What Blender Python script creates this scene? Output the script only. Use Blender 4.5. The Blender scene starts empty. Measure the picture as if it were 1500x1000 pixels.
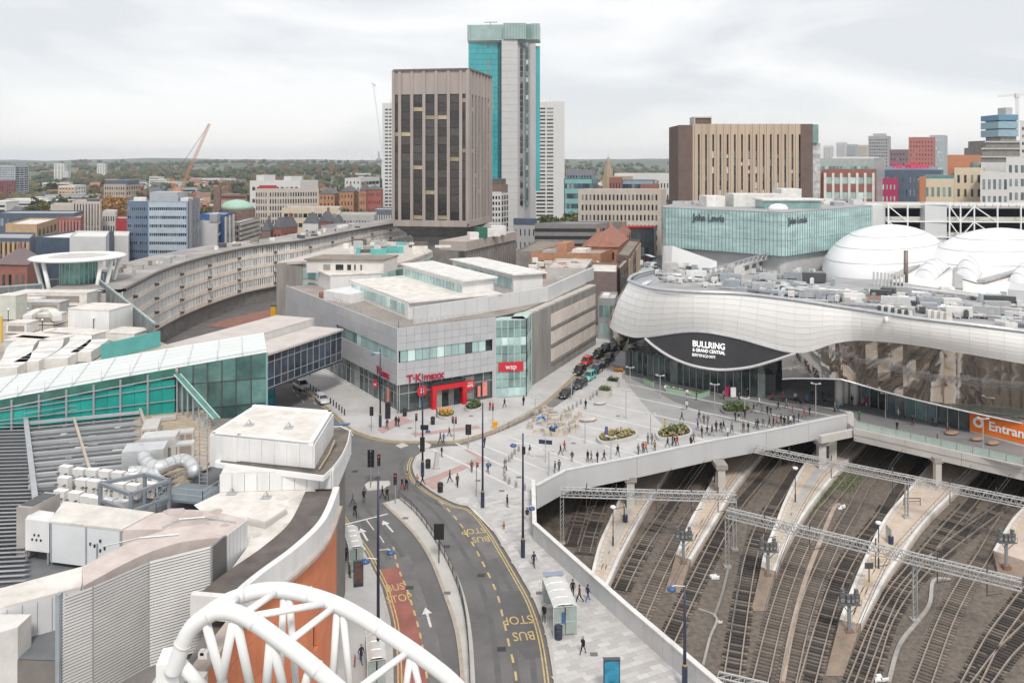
import bpy, bmesh, math, random
from mathutils import Vector, Matrix
random.seed(7)
R = math.radians
C = bpy.context.scene.collection
SC = bpy.context.scene
# ---------------------------------------------------------------- camera, sky, sun, exposure
F, HY, H = 1200.0, 240.0, 44.0            # focal length in photo pixels, horizon row, eye height in metres
cam = bpy.data.cameras.new('camera'); camo = bpy.data.objects.new('camera', cam); C.objects.link(camo)
camo.location = (0, 0, H); camo.rotation_euler = (R(90), 0, 0)
cam.sensor_width = 36; cam.lens = 36*F/1500; cam.shift_y = -(500-HY)/1500
cam.clip_start = .5; cam.clip_end = 30000
SC.camera = camo
W = bpy.data.worlds.new('World'); SC.world = W; W.use_nodes = True
SUN_EL, SUN_AZ = R(50), R(168)
nt = W.node_tree; nt.nodes.clear()
def N(t, **k):
    n = nt.nodes.new(t)
    for a, b in k.items(): setattr(n, a, b)
    return n
out = N('ShaderNodeOutputWorld'); sky = N('ShaderNodeTexSky', sky_type='NISHITA', sun_disc=False, sun_elevation=SUN_EL, sun_rotation=SUN_AZ)
b1 = N('ShaderNodeBackground'); b1.inputs[1].default_value = .1; nt.links.new(sky.outputs[0], b1.inputs[0])
tc = N('ShaderNodeTexCoord'); mp = N('ShaderNodeMapping'); mp.inputs['Scale'].default_value = (1, 1, 3.6)
nt.links.new(tc.outputs['Generated'], mp.inputs[0])
nz = N('ShaderNodeTexNoise'); nz.inputs['Scale'].default_value = 2.6; nz.inputs['Detail'].default_value = 6; nz.inputs['Roughness'].default_value = .52; nz.inputs['Distortion'].default_value = .4
nt.links.new(mp.outputs[0], nz.inputs['Vector'])
cr = N('ShaderNodeValToRGB'); e = cr.color_ramp.elements
e[0].position = .41; e[0].color = (.735, .75, .77, 1); e[1].position = .58; e[1].color = (.935, .93, .925, 1)
nt.links.new(nz.outputs[0], cr.inputs[0])
sp = N('ShaderNodeSeparateXYZ'); nt.links.new(tc.outputs['Generated'], sp.inputs[0])
hr = N('ShaderNodeMapRange'); hr.inputs['From Min'].default_value = 0; hr.inputs['From Max'].default_value = .075; hr.inputs['To Min'].default_value = .55; hr.inputs['To Max'].default_value = 0
nt.links.new(sp.outputs[2], hr.inputs[0])
hm = N('ShaderNodeMix', data_type='RGBA'); hm.inputs[7].default_value = (1.0, .945, .89, 1)
nt.links.new(hr.outputs[0], hm.inputs[0]); nt.links.new(cr.outputs[0], hm.inputs[6])
b2 = N('ShaderNodeBackground'); b2.inputs[1].default_value = .76; nt.links.new(hm.outputs[2], b2.inputs[0])
ms = N('ShaderNodeMixShader'); ms.inputs[0].default_value = .93
nt.links.new(b1.outputs[0], ms.inputs[1]); nt.links.new(b2.outputs[0], ms.inputs[2]); nt.links.new(ms.outputs[0], out.inputs[0])
sl = bpy.data.lights.new('sun', 'SUN'); sl.energy = 1.5; sl.angle = R(11); sl.color = (1, .95, .88)
so = bpy.data.objects.new('sun', sl); C.objects.link(so)
so.rotation_euler = Vector((-math.sin(SUN_AZ)*math.cos(SUN_EL), -math.cos(SUN_AZ)*math.cos(SUN_EL), -math.sin(SUN_EL))).to_track_quat('-Z', 'Y').to_euler()
SC.view_settings.view_transform = 'Standard'; SC.view_settings.look = 'None'
SC.view_settings.gamma = 1; SC.view_settings.use_curve_mapping = False
SC.view_settings.exposure = .58

# ---------------------------------------------------------------- points: photo pixel + known height / distance -> metres
def G(px, py, z=0.0):
    Y = F*(H-z)/(py-HY); return Vector(((px-750)*Y/F, Y, z))
def D(px, py, Y): return Vector(((px-750)*Y/F, Y, H-(py-HY)*Y/F))
def P2(px, Y): return Vector(((px-750)*Y/F, Y, 0))
def ZD(py, Y): return H-(py-HY)*Y/F

# ---------------------------------------------------------------- materials
MAT = {}
def M(name, col, rough=.7, metal=0., var=.12, scale=.6, bump=0., bscale=None, spec=.5, island=0., tint=None, obj=0., alpha=None, emit=0., streak=0., coat=0.):
    if name in MAT: return MAT[name]
    m = bpy.data.materials.new(name); m.use_nodes = True; t = m.node_tree; b = t.nodes['Principled BSDF']; L = t.links.new
    b.inputs['Roughness'].default_value = rough; b.inputs['Metallic'].default_value = metal; b.inputs['Specular IOR Level'].default_value = spec
    if coat: b.inputs['Coat Weight'].default_value = coat; b.inputs['Coat Roughness'].default_value = .1
    tc = t.nodes.new('ShaderNodeTexCoord')
    nz = t.nodes.new('ShaderNodeTexNoise'); nz.inputs['Scale'].default_value = scale; nz.inputs['Detail'].default_value = 6; nz.inputs['Roughness'].default_value = .65
    if streak:
        mp = t.nodes.new('ShaderNodeMapping'); mp.inputs['Scale'].default_value = (1, 1, streak); L(tc.outputs['Object'], mp.inputs[0]); L(mp.outputs[0], nz.inputs['Vector'])
    else: L(tc.outputs['Object'], nz.inputs['Vector'])
    mr = t.nodes.new('ShaderNodeMapRange'); mr.inputs['From Min'].default_value = .3; mr.inputs['From Max'].default_value = .7
    L(nz.outputs[0], mr.inputs[0])
    mx = t.nodes.new('ShaderNodeMix'); mx.data_type = 'RGBA'
    lo = [c*(1-var) for c in col]; hi = [min(1, c*(1+var)) for c in col]
    if tint: lo = tint
    mx.inputs[6].default_value = (*lo, 1); mx.inputs[7].default_value = (*hi, 1)
    L(mr.outputs[0], mx.inputs[0]); last = mx.outputs[2]
    if island or obj:
        g = t.nodes.new('ShaderNodeNewGeometry'); oi = t.nodes.new('ShaderNodeObjectInfo')
        ad = t.nodes.new('ShaderNodeMath'); ad.operation = 'ADD'; L(g.outputs['Random Per Island'], ad.inputs[0]); L(oi.outputs['Random'], ad.inputs[1])
        fr = t.nodes.new('ShaderNodeMath'); fr.operation = 'FRACT'; L(ad.outputs[0], fr.inputs[0])
        a = island or obj
        r2 = t.nodes.new('ShaderNodeMapRange'); r2.inputs['To Min'].default_value = 1-a; r2.inputs['To Max'].default_value = 1+a; L(fr.outputs[0], r2.inputs[0])
        m2 = t.nodes.new('ShaderNodeVectorMath'); m2.operation = 'SCALE'; L(last, m2.inputs[0]); L(r2.outputs[0], m2.inputs['Scale']); last = m2.outputs[0]
        if island and 'glass' in name:      # some panes have pale blinds behind them
            pw = t.nodes.new('ShaderNodeMath'); pw.operation = 'POWER'; pw.inputs[1].default_value = 7; L(fr.outputs[0], pw.inputs[0]); m3 = t.nodes.new('ShaderNodeVectorMath'); m3.operation = 'MULTIPLY_ADD'; L(pw.outputs[0], m3.inputs[0]); m3.inputs[1].default_value = (.24,.225,.20); L(last, m3.inputs[2]); last = m3.outputs[0]
    L(last, b.inputs['Base Color'])
    if bump:
        n2 = t.nodes.new('ShaderNodeTexNoise'); n2.inputs['Scale'].default_value = bscale or 8; n2.inputs['Detail'].default_value = 5; L(tc.outputs['Object'], n2.inputs['Vector'])
        bp = t.nodes.new('ShaderNodeBump'); bp.inputs['Strength'].default_value = bump; bp.inputs['Distance'].default_value = .1; L(n2.outputs[0], bp.inputs['Height']); L(bp.outputs[0], b.inputs['Normal'])
    if alpha is not None: b.inputs['Alpha'].default_value = alpha
    if emit: L(last, b.inputs['Emission Color']); b.inputs['Emission Strength'].default_value = emit
    MAT[name] = m; return m
asphalt = M('asphalt', (.150, .143, .145), .9, var=.2, scale=.22, bump=.25, bscale=12)
asph_red = M('red_asphalt', (.31, .12, .10), .9, var=.25, scale=.4, bump=.2, bscale=12)
asph_lt = M('worn_asphalt', (.20, .195, .195), .9, var=.2, scale=.3, bump=.2, bscale=12)
paving = M('paving_stone', (.49, .48, .475), .8, var=.17, scale=.16, obj=.13, bump=.1, bscale=10)
paving2 = M('shade_wet_paving', (.21, .208, .21), .7, var=.22, scale=.09, bump=.1, bscale=10)  # paving with the station's shade and wet put into its colour
pave_pink = M('pink_paving', (.44, .30, .28), .8, var=.15, scale=.8)
pave_band = M('pale_paving_band', (.60, .59, .575), .75, var=.1, scale=.5)
kerbm = M('kerb_stone', (.48, .45, .42), .8, var=.15, scale=1.2)
kerb_tan = M('tan_kerb_stone', (.43, .36, .29), .85, var=.2, scale=1.2)
mark_w = M('white_road_paint', (.70, .69, .67), .8, var=.2, scale=2.2, tint=(.45,.44,.43))
mark_y = M('yellow_road_paint', (.60, .44, .17), .8, var=.2, scale=2.2, tint=(.36,.28,.15))
ballast = M('ballast', (.18, .150, .125), .95, var=.22, scale=1.6, tint=(.098, .082, .068), bump=.9, bscale=7)
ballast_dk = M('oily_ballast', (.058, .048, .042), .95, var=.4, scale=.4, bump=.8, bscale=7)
railm = M('rail_steel', (.42, .35, .30), .4, .5, var=.2, scale=.5)
sleeperm = M('concrete_sleeper', (.165, .14, .12), .9, var=.25, scale=1.5, obj=.3)
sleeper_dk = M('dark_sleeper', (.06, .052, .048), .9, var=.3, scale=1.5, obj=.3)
plat = M('platform_surface', (.56, .465, .40), .85, var=.15, scale=.5)
plat_g = M('grey_platform_surface', (.42, .41, .40), .85, var=.15, scale=.5)
white_p = M('white_paint', (.80, .80, .80), .5, var=.05, scale=1)
white_d = M('weathered_white_paint', (.74, .73, .71), .6, var=.1, scale=.5, tint=(.60, .58, .55))
cream = M('cream_roof_membrane', (.74, .715, .68), .8, var=.1, scale=.45, tint=(.54, .50, .455))
pinkroof = M('dusty_pink_roof_membrane', (.60, .53, .50), .85, var=.1, scale=.5, tint=(.47, .40, .37))
panel_w = M('white_metal_panel', (.78, .78, .785), .4, var=.03, scale=.9, obj=.03, streak=.15, tint=(.67, .66, .65))
panel_g = M('silver_grey_metal_panel', (.47, .475, .49), .45, .0, var=.05, scale=.5, obj=.05)
grey_m = M('grey_painted_steel', (.36, .38, .41), .5, .2, var=.12, scale=1)
galv = M('galvanised_steel', (.50, .51, .515), .45, .45, var=.18, scale=1.4)
galv_lt = M('bright_galvanised_steel', (.66, .66, .655), .4, .35, var=.12, scale=1.4)
slatm = M('blue_grey_louvre', (.43, .445, .465), .55, .1, var=.15, scale=.4, obj=.12)
dkgrey = M('dark_grey_metal', (.09, .095, .10), .5, .2, var=.15, scale=1)
black = M('black_plastic', (.02, .02, .022), .45, var=.2)
navy = M('navy_painted_steel', (.028, .038, .075), .4, var=.2)
navy_b = M('blue_lamp_hood', (.05, .11, .25), .3, var=.2)
conc = M('concrete', (.40, .375, .35), .9, var=.18, scale=.3, tint=(.25, .235, .22), bump=.15)
conc_lt = M('pale_concrete', (.52, .50, .475), .85, var=.12, scale=.3, bump=.1)
conc_dk = M('stained_concrete', (.24, .225, .21), .9, var=.25, scale=.4, bump=.2)
teal = M('teal_glass_panel', (.02, .33, .29), .25, var=.18, scale=.25, obj=.12)
teal_lt = M('pale_teal_sheet', (.12, .43, .41), .35, var=.12, scale=.5)
orange = M('terracotta_orange_panel', (.68, .235, .115), .75, var=.1, scale=.25, obj=.05)
brown_st = M('brown_steel', (.10, .085, .075), .7, var=.3)
glass_d = M('dark_window_glass', (.035, .042, .048), .08, var=.3, scale=.8, spec=.7, island=.8)
glass_b = M('blue_window_glass', (.08, .12, .15), .07, var=.3, scale=.5, spec=.8, island=.6)
glass_g = M('green_window_glass', (.17, .30, .29), .08, var=.25, scale=.3, spec=.8, island=.35)
glass_lt = M('pale_green_window_glass', (.40, .56, .55), .12, var=.2, scale=.3, spec=.7, island=.2)
glass_sh = M('shopfront_glass', (.06, .085, .085), .06, var=.6, scale=.5, spec=.8, island=.5)
red_s = M('red_sign', (.56, .03, .045), .4, var=.05)
redp = M('red_gloss_paint', (.60, .02, .03), .3, var=.05)
tilem = M('tan_roof_tile', (.44, .36, .27), .85, var=.2, scale=1.5, obj=.1)
roof_g = M('grey_roof_felt', (.36, .36, .365), .9, var=.2, scale=.12, tint=(.27, .27, .28))
roof_d = M('dark_roof_felt', (.13, .12, .115), .9, var=.25, scale=.6, bump=.2)
roof_b = M('brown_roof_felt', (.25, .215, .185), .9, var=.25, scale=.3)
brick_r = M('red_brick', (.30, .13, .10), .9, var=.2, scale=.5)
brick_o = M('orange_brick', (.43, .22, .13), .9, var=.2, scale=.5)
brick_b = M('brown_brick', (.22, .15, .12), .9, var=.2, scale=.5)
rtile = M('red_roof_tile', (.34, .16, .12), .9, var=.22, scale=.8)
slate = M('slate_roof', (.13, .135, .15), .8, var=.2, scale=.6)

# ---------------------------------------------------------------- mesh builder
class MB:
    def __init__(s): s.v = []; s.f = []; s.mi = []; s.c = 0
    def add(s, vs, fs):
        o = len(s.v); s.v += [tuple(p) for p in vs]; s.f += [tuple(i+o for i in f) for f in fs]; s.mi += [s.c]*len(fs); return s
    def box(s, x0, x1, y0, y1, z0, z1):
        return s.add([(x0,y0,z0),(x1,y0,z0),(x1,y1,z0),(x0,y1,z0),(x0,y0,z1),(x1,y0,z1),(x1,y1,z1),(x0,y1,z1)],
                     [(0,3,2,1),(4,5,6,7),(0,1,5,4),(1,2,6,5),(2,3,7,6),(3,0,4,7)])
    def ob(s, o, u, v, w):      # parallelepiped from corner o with edges u, v, w
        o, u, v, w = map(Vector, (o, u, v, w))
        if u.cross(v).dot(w) < 0: u, v = v, u
        return s.add([o, o+u, o+u+v, o+v, o+w, o+u+w, o+u+v+w, o+v+w], [(0,3,2,1),(4,5,6,7),(0,1,5,4),(1,2,6,5),(2,3,7,6),(3,0,4,7)])
    def bar(s, a, b, w, h=None, up=(0,0,1)):
        a, b = Vector(a), Vector(b); h = h or w; d = b-a
        if d.length < 1e-6: return s
        x = d.cross(Vector(up)); 
        if x.length < 1e-5: x = d.cross(Vector((1,0,0)))
        x.normalize(); y = x.cross(d).normalized()
        return s.ob(a-x*w/2-y*h/2, x*w, y*h, d)
    def quad(s, *p): return s.add(p, [tuple(range(len(p)))])
    def sheet(s, poly, z): return s.add([(p[0], p[1], z) for p in poly], [tuple(range(len(poly)))])
    def prism(s, poly, z0, z1):
        n = len(poly); a = sum(poly[i][0]*poly[(i+1)%n][1]-poly[(i+1)%n][0]*poly[i][1] for i in range(n))
        if a < 0: poly = poly[::-1]
        z0f = z0 if callable(z0) else (lambda p: z0); z1f = z1 if callable(z1) else (lambda p: z1)
        vs = [(p[0],p[1],z0f(p)) for p in poly]+[(p[0],p[1],z1f(p)) for p in poly]
        return s.add(vs, [tuple(range(n-1,-1,-1)), tuple(range(n,2*n))]+[(i,(i+1)%n,n+(i+1)%n,n+i) for i in range(n)])
    def tube(s, pts, r, n=8, cap=True):
        pts = [Vector(p) for p in pts]; k = len(pts); rr = r if isinstance(r, (list, tuple)) else [r]*k
        vs = []; fr = None
        for i, p in enumerate(pts):
            d = (pts[min(i+1,k-1)]-pts[max(i-1,0)]).normalized()
            if fr is None:
                fr = d.cross(Vector((0,0,1)))
                if fr.length < 1e-3: fr = d.cross(Vector((1,0,0)))
            fr = (fr-d*fr.dot(d)).normalized(); y = d.cross(fr)
            vs += [p+(fr*math.cos(2*math.pi*j/n)+y*math.sin(2*math.pi*j/n))*rr[i] for j in range(n)]
        fs = [(i*n+j, i*n+(j+1)%n, (i+1)*n+(j+1)%n, (i+1)*n+j) for i in range(k-1) for j in range(n)]
        if cap: fs += [tuple(range(n-1,-1,-1)), tuple((k-1)*n+j for j in range(n))]
        return s.add(vs, fs)
    def lathe(s, prof, c=(0,0,0), n=12, sx=1, sy=1):
        vs = [(c[0]+r*sx*math.cos(2*math.pi*j/n), c[1]+r*sy*math.sin(2*math.pi*j/n), c[2]+z) for r, z in prof for j in range(n)]; k = len(prof)
        fs = [(i*n+j, i*n+(j+1)%n, (i+1)*n+(j+1)%n, (i+1)*n+j) for i in range(k-1) for j in range(n)]
        fs += [tuple(range(n-1,-1,-1)), tuple((k-1)*n+j for j in range(n))]
        return s.add(vs, fs)
    def grid(s, rows):          # lofted surface through rows of points
        n = len(rows[0]); vs = [p for r in rows for p in r]
        return s.add(vs, [(i*n+j, i*n+j+1, (i+1)*n+j+1, (i+1)*n+j) for i in range(len(rows)-1) for j in range(n-1)])
    def mesh(s, name, mats, off=None, smooth=False):
        me = bpy.data.meshes.new(name); v = s.v
        if off is not None and Vector(off).length: v = [(p[0]-off[0], p[1]-off[1], p[2]-off[2]) for p in v]
        me.from_pydata(v, [], s.f)
        for m in (mats if isinstance(mats, (list, tuple)) else [mats]): me.materials.append(m)
        if any(s.mi): me.polygons.foreach_set('material_index', s.mi)
        if smooth: me.polygons.foreach_set('use_smooth', [True]*len(s.f))
        me.update(); return me
LABELS = {}
def tag(o, label, cat, group=None, kind=None):
    if label: o['label'] = label; LABELS.setdefault(label, []).append(o)
    if cat: o['category'] = cat
    if group: o['group'] = group
    if kind: o['kind'] = kind
    return o
def thing(name, label, cat, loc=(0,0,0), rz=0, group=None):
    o = bpy.data.objects.new(name, None); C.objects.link(o); o.location = loc; o.rotation_euler = (0,0,rz); o.empty_display_size = .2
    return tag(o, label, cat, group)
def part(name, mb, mat, parent, kind=None, label=None, smooth=False, local=False):
    # vertices are in metres of the place unless local; the parent's own location is taken off
    off = None if (local or parent is None) else root_loc(parent)
    o = bpy.data.objects.new(name, mb if isinstance(mb, bpy.types.Mesh) else mb.mesh(name, mat, off, smooth)); C.objects.link(o)
    if parent is not None: o.parent = parent
    if kind: o['kind'] = kind
    if label: o['label'] = label
    return o
def root_loc(o):
    v = Vector((0,0,0))
    while o: v += o.location; o = o.parent
    return v
def inst(name, me, parent, mtx=None, kind=None):
    o = bpy.data.objects.new(name, me); C.objects.link(o); o.parent = parent
    if mtx is not None: o.matrix_local = mtx
    return o
def struct(name, mb, mat, smooth=False):
    o = part(name, mb, mat, None, smooth=smooth); o['kind'] = 'structure'; return o
def single(name, label, cat, mb, mat, loc=(0,0,0), group=None, smooth=False, local=False, rz=0):
    o = bpy.data.objects.new(name, mb if isinstance(mb, bpy.types.Mesh) else mb.mesh(name, mat, None if local else loc, smooth)); C.objects.link(o); o.location = loc; o.rotation_euler = (0,0,rz)
    return tag(o, label, cat, group)
def copy_tree(o, loc=None, rz=None, label=None, parent=None):
    c = o.copy(); C.objects.link(c)
    if parent is not None: c.parent = parent
    for ch in o.children: copy_tree(ch, parent=c)
    if loc is not None: c.location = loc
    if rz is not None: c.rotation_euler = (0,0,rz)
    if label: c['label'] = label; LABELS.setdefault(label, []).append(c)
    return c
def mtx(loc, rz=0, sc=(1,1,1)): return Matrix.Translation(loc) @ Matrix.Rotation(rz,4,'Z') @ Matrix.Diagonal((*sc,1))
UNIT = MB().box(0,1,0,1,0,1)
def text_mesh(txt, size, depth=.05, mat=None, bold=0., sx=1.):
    cu = bpy.data.curves.new('lettering', 'FONT'); cu.body = txt; cu.size = size; cu.extrude = depth/2; cu.align_x = 'CENTER'; cu.align_y = 'CENTER'; cu.offset = bold; cu.resolution_u = 3
    ob = bpy.data.objects.new('lettering', cu); C.objects.link(ob); bpy.context.view_layer.update()
    me = bpy.data.meshes.new_from_object(ob.evaluated_get(bpy.context.evaluated_depsgraph_get())); bpy.data.objects.remove(ob); bpy.data.curves.remove(cu)
    me.name = 'lettering'; me.materials.clear(); me.materials.append(mat)
    if sx != 1: me.transform(Matrix.Diagonal((sx,1,1,1)))
    return me
def text_on(parent, txt, pos, u, size, mat, up=(0,0,1), depth=.06, bold=0., sx=1., name='lettering'):
    # letters centred at pos, reading along u, standing along up
    u = Vector(u).normalized(); up = Vector(up).normalized(); n = u.cross(up)
    me = text_mesh(txt, size, depth, mat, bold, sx)
    m = Matrix((u, up, n)).transposed().to_4x4(); off = root_loc(parent) if parent else Vector((0,0,0))
    m.translation = Vector(pos)-off
    return inst(name, me, parent, m)
def poly_px(pts, z=0): return [tuple(G(x, y, z)[:2]) for x, y in pts]
def lerp(a, b, t): return a+(b-a)*t
def smooth_line(pts, n):
    # Catmull-Rom through pts, n samples per span
    P = [Vector(p) for p in pts]; o = []
    for i in range(len(P)-1):
        p0, p1, p2, p3 = P[max(i-1,0)], P[i], P[i+1], P[min(i+2,len(P)-1)]
        for k in range(n):
            t = k/n; o.append(.5*((2*p1)+(p2-p0)*t+(2*p0-5*p1+4*p2-p3)*t*t+(3*p1-p0-3*p2+p3)*t**3))
    return o+[P[-1]]
def resample(pts, step):
    P = [Vector(p) for p in pts]; o = [P[0].copy()]; acc = 0.
    for a, b in zip(P, P[1:]):
        d = (b-a).length; t = step-acc
        while t <= d: o.append(a+(b-a)*(t/d)); t += step
        acc = (acc+d) % step
    return o
def offset_line(pts, d):
    o = []
    for i, p in enumerate(pts):
        t = pts[min(i+1,len(pts)-1)]-pts[max(i-1,0)]; t = Vector((t.x, t.y, 0)).normalized(); o.append(p+Vector((t.y, -t.x, 0))*d)
    return o
def strip(mb, line, w, z0=None, off=0.):
    a = offset_line(line, off-w/2); b = offset_line(line, off+w/2)
    if z0 is not None:
        for p in a+b: p.z = z0
    return mb.grid([b, a])
# ================================================================= the ground, the cutting, streets
LEDGE = [G(783,711,1.3), G(827,688,1.3), G(931,668,1.3), G(1040,645,1.3), G(1120,631,1.3), G(1240,607,1.3)]
WALK = [G(1252,626,.2), G(1500,681,.2)]; WALK.append(WALK[1]+(WALK[1]-WALK[0])*.9)
WL = [Vector((LEDGE[0].x, LEDGE[0].y, 0)), G(785,791), G(920,916), G(1006,992)]; WL.append(WL[3]+(WL[3]-WL[2])*3.2)
yb = WL[-1].y; xr = 135.
cityg = M('city_ground', (.17,.165,.15), .95, var=.35, scale=.02, tint=(.075,.08,.05))
g = MB()
wl = [(p.x, p.y) for p in WL]
BK = [(wl[0][0],122),(22,141),(45,158),(xr,158)]
g.sheet([(-4000,yb),(wl[-1][0],yb)]+wl[::-1]+BK+[(xr,190),(-4000,190)], -.06)
g.sheet([(-4000,190),(4000,190),(4000,900),(-4000,900)], -.06)
g.sheet([(xr,yb),(4000,yb),(4000,190),(xr,190)], -.06)
g.sheet([(-4000,-300),(4000,-300),(4000,yb),(-4000,yb)], -.06)
struct('ground', g, cityg)
rd = MB(); rd.sheet([(-120,yb),(wl[-1][0],yb)]+wl[::-1]+BK+[(xr,200),(90,420),(-160,420)], -.02)
struct('road', rd, asphalt)
# cutting: floor, sides
pf = MB(); pf.sheet([(wl[-1][0]-1,yb-5)]+[(xr,yb-5),(xr,160),(wl[0][0]-1,160)]+[(p[0]-1,p[1]) for p in wl], -7)
struct('railway_ballast', pf, ballast)
rw = MB()
for a, b in zip(BK[::-1]+wl, BK[::-1][1:]+wl): rw.quad((*a,-7.2),(*b,-7.2),(*b,-.05),(*a,-.05))
rw.quad((xr,158,-7.2),(xr,yb-5,-7.2),(xr,yb-5,-.05),(xr,158,-.05))
struct('retaining_wall', rw, M('brown_retaining_wall', (.17,.13,.105), .9, var=.3, scale=.5, bump=.3))
# kerb lines, photo pixels on the ground
LK = [(488,742),(504,768),(531,806),(545,833),(558,860),(564,881),(572,914),(575,954),(576,1000),(575,1100)]
ML = [(560,738),(599,776),(626,814),(647,865),(666,924),(675,1000),(680,1110)]
MR = [(588,730),(615,754),(647,800),(674,854),(689,914),(696,1000),(698,1110)]
RK = [(609,669),(604,683),(609,700),(621,712),(640,725),(666,738),(693,746),(718,773),(739,806),(761,843),(782,881),(799,930),(811,1000),(822,1110)]
TK = [(395,540),(405,546),(427,558),(456,578),(470,588),(490,604),(515,627),(535,636),(560,643),(587,646),(632,646),(667,646),(700,637),(726,628),(776,603),(812,576),(850,540),(873,520),(893,500)]
SK = [(622,660),(650,656),(683,652),(742,631),(798,605),(827,589),(880,547),(905,523),(918,505)]
def line3(px, n=6): return smooth_line([G(x,y) for x,y in px], n)
LKl, MLl, MRl, RKl, TKl, SKl = [line3(q) for q in (LK, ML, MR, RK, TK, SK)]
xy = lambda L: [(p.x, p.y) for p in L]
def pave(name, poly, mat, top=.12):
    return struct(name, MB().prism(poly, -.3, top), mat)
ue = [(p.x,p.y) for p in LEDGE]; we = [(p.x,p.y) for p in WALK]
plz = xy(RKl)[::-1]+xy(SKl)+[(28,215),(150,215),(150,100)]+we[::-1]+ue[::-1]+wl[1:]
# plaza deck over the tracks and paving to the west of it are two slabs
pave('pavement', xy(RKl)[::-1]+xy(SKl)+[(60,260),(160,260)]+[(160,158)]+BK[::-1]+wl, paving)
deck = MB(); deck.prism(ue+we+[(160,WALK[-1].y),(160,158)]+BK[::-1], -1.5, .12)
struct('plaza_deck', deck, paving)
pave('pavement', xy(TKl)+[tuple(G(893,470)[:2]), tuple(G(600,440)[:2]), tuple(G(420,480)[:2])], paving)
pave('pavement', xy(LKl)+[(-17,40),(-19,75),tuple(G(470,735)[:2])], paving)
isl = MB().prism(xy(MLl)+xy(MRl)[::-1], -.3, .13); struct('median_island', isl, conc_lt)
for nm, ln, off in (('kerb',LKl,.12),('kerb',MLl,-.2),('kerb',MRl,.2),('kerb',RKl,-.15),('kerb',TKl,.15),('kerb',SKl,-.15)):
    k = MB(); a = offset_line(ln, off-.15); b = offset_line(ln, off+.15)
    k.grid([[(p.x,p.y,.145) for p in b],[(p.x,p.y,.145) for p in a]])
    for e in (a,b): k.grid([[(p.x,p.y,-.1) for p in e],[(p.x,p.y,.145) for p in e]])
    struct(nm, k, kerb_tan if ln in (MLl,) or ln is TKl else kerbm)
# double yellow lines, edge of the bus lane, markings: thin sheets above the asphalt
ym = MB(); z = -.014
for ln, s in ((LKl,-1),(RKl,1),(TKl,1)):
    for o in (.42,.72): strip(ym, [p for p in ln], .13, z, s*o if ln is not TKl else o*1)
struct('double_yellow_lines', ym, mark_y)
rl = smooth_line([G(x,y) for x,y in [(583,830),(597,865),(612,914),(620,954),(626,1000),(630,1090)]], 6)
ll = smooth_line([G(x,y) for x,y in [(557,833),(566,865),(575,905),(580,940),(581,1000),(580,1090)]], 6)
struct('red_bus_lane', MB().grid([[(p.x,p.y,-.016) for p in rl],[(p.x,p.y,-.016) for p in ll]]), asph_red)
dm = MB()
def dashes(mb, px, w, on, gap, z=-.010):
    L = resample(smooth_line([G(x,y) for x,y in px], 8), .25); per = int((on+gap)/.25); k = int(on/.25)
    for i in range(0, len(L)-k, per): strip(mb, L[i:i+k+1], w, z)
dashes(dm, [(576,800),(583,830),(597,865),(612,914),(620,954),(626,1000),(630,1090)], .2, 1.2, .9)
dashes(dm, [(644,733),(669,760),(689,790),(707,823),(727,866),(736,900),(745,940),(755,985),(762,1050)], .2, 1.3, 1.2)
struct('bus_bay_dashes', dm, mark_y)
wm = MB()
dashes(wm, [(487,713),(500,724),(509,731)], .14, 3, 20); dashes(wm, [(512,630),(522,645)], .14, 3, 9); dashes(wm, [(505,664),(519,675)], .14, 4, 9)
dashes(wm, [(528,680),(540,690)], .14, 4, 9); dashes(wm, [(495,690),(509,700)], .14, 4, 9); dashes(wm, [(517,705),(531,714)], .14, 4, 9); dashes(wm, [(548,695),(563,706)], .14, 4, 9)
dashes(wm, [(442,573),(470,598)], .14, 2, 2); dashes(wm, [(428,570),(446,590)], .14, 2, 2)
strip(wm, [G(504,768),G(568,752)], .3, -.012); strip(wm, [G(537,761),G(548,776)], .13, -.012); dashes(wm, [(556,784),(566,800),(574,815)], .13, 2, 1.5, -.012)
strip(wm, [G(513,631),G(535,627)], .25, -.012); strip(wm, [G(520,776),G(535,805)], .12, -.012); 
struct('white_lane_lines', wm, mark_w)
def arrow(px, py, dirpx, L=3.6):
    a = G(px,py); d = (G(*dirpx)-a).normalized(); s = Vector((d.y,-d.x,0)); m = MB(); z = -.012
    f = lambda u, v: tuple(a+d*u+s*v)[:2]
    m.sheet([f(-L/2,-.12),f(-L/2,.12),f(L/6,.12),f(L/6,-.12)], z); m.sheet([f(L/6,-.5),f(L/6,.5),f(L/2,0)], z)
    m.f = [q if (Vector(m.v[q[1]])-Vector(m.v[q[0]])).cross(Vector(m.v[q[2]])-Vector(m.v[q[0]])).z>0 else q[::-1] for q in m.f]
    struct('lane_arrow', m, mark_w)
arrow(533,782,(526,770)); arrow(568,770,(559,760)); arrow(627,903,(622,885))
def road_word(txt, px, py, upx, size, sx):
    a = G(px,py); up = G(*upx)-a; up.z = 0; up.normalize(); u = Vector((up.y,-up.x,0))
    o = text_on(None, txt, (a.x,a.y,-.004), u, size, mark_y, up=up, depth=.012, bold=.004, sx=sx, name='road_lettering'); o['kind'] = 'structure'
for t, x, y in (('BUS',579,860),('STOP',585,876)): road_word(t, x, y, (x-7,y-20), 2.0, .56)
for t, x, y, d in (('BUS',704,789,(708,800)),('STOP',693,777,(698,789)),('BUS',767,930,(771,945)),('STOP',758,907,(762,922))): road_word(t, x, y, d, 2.0, .62)
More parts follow.
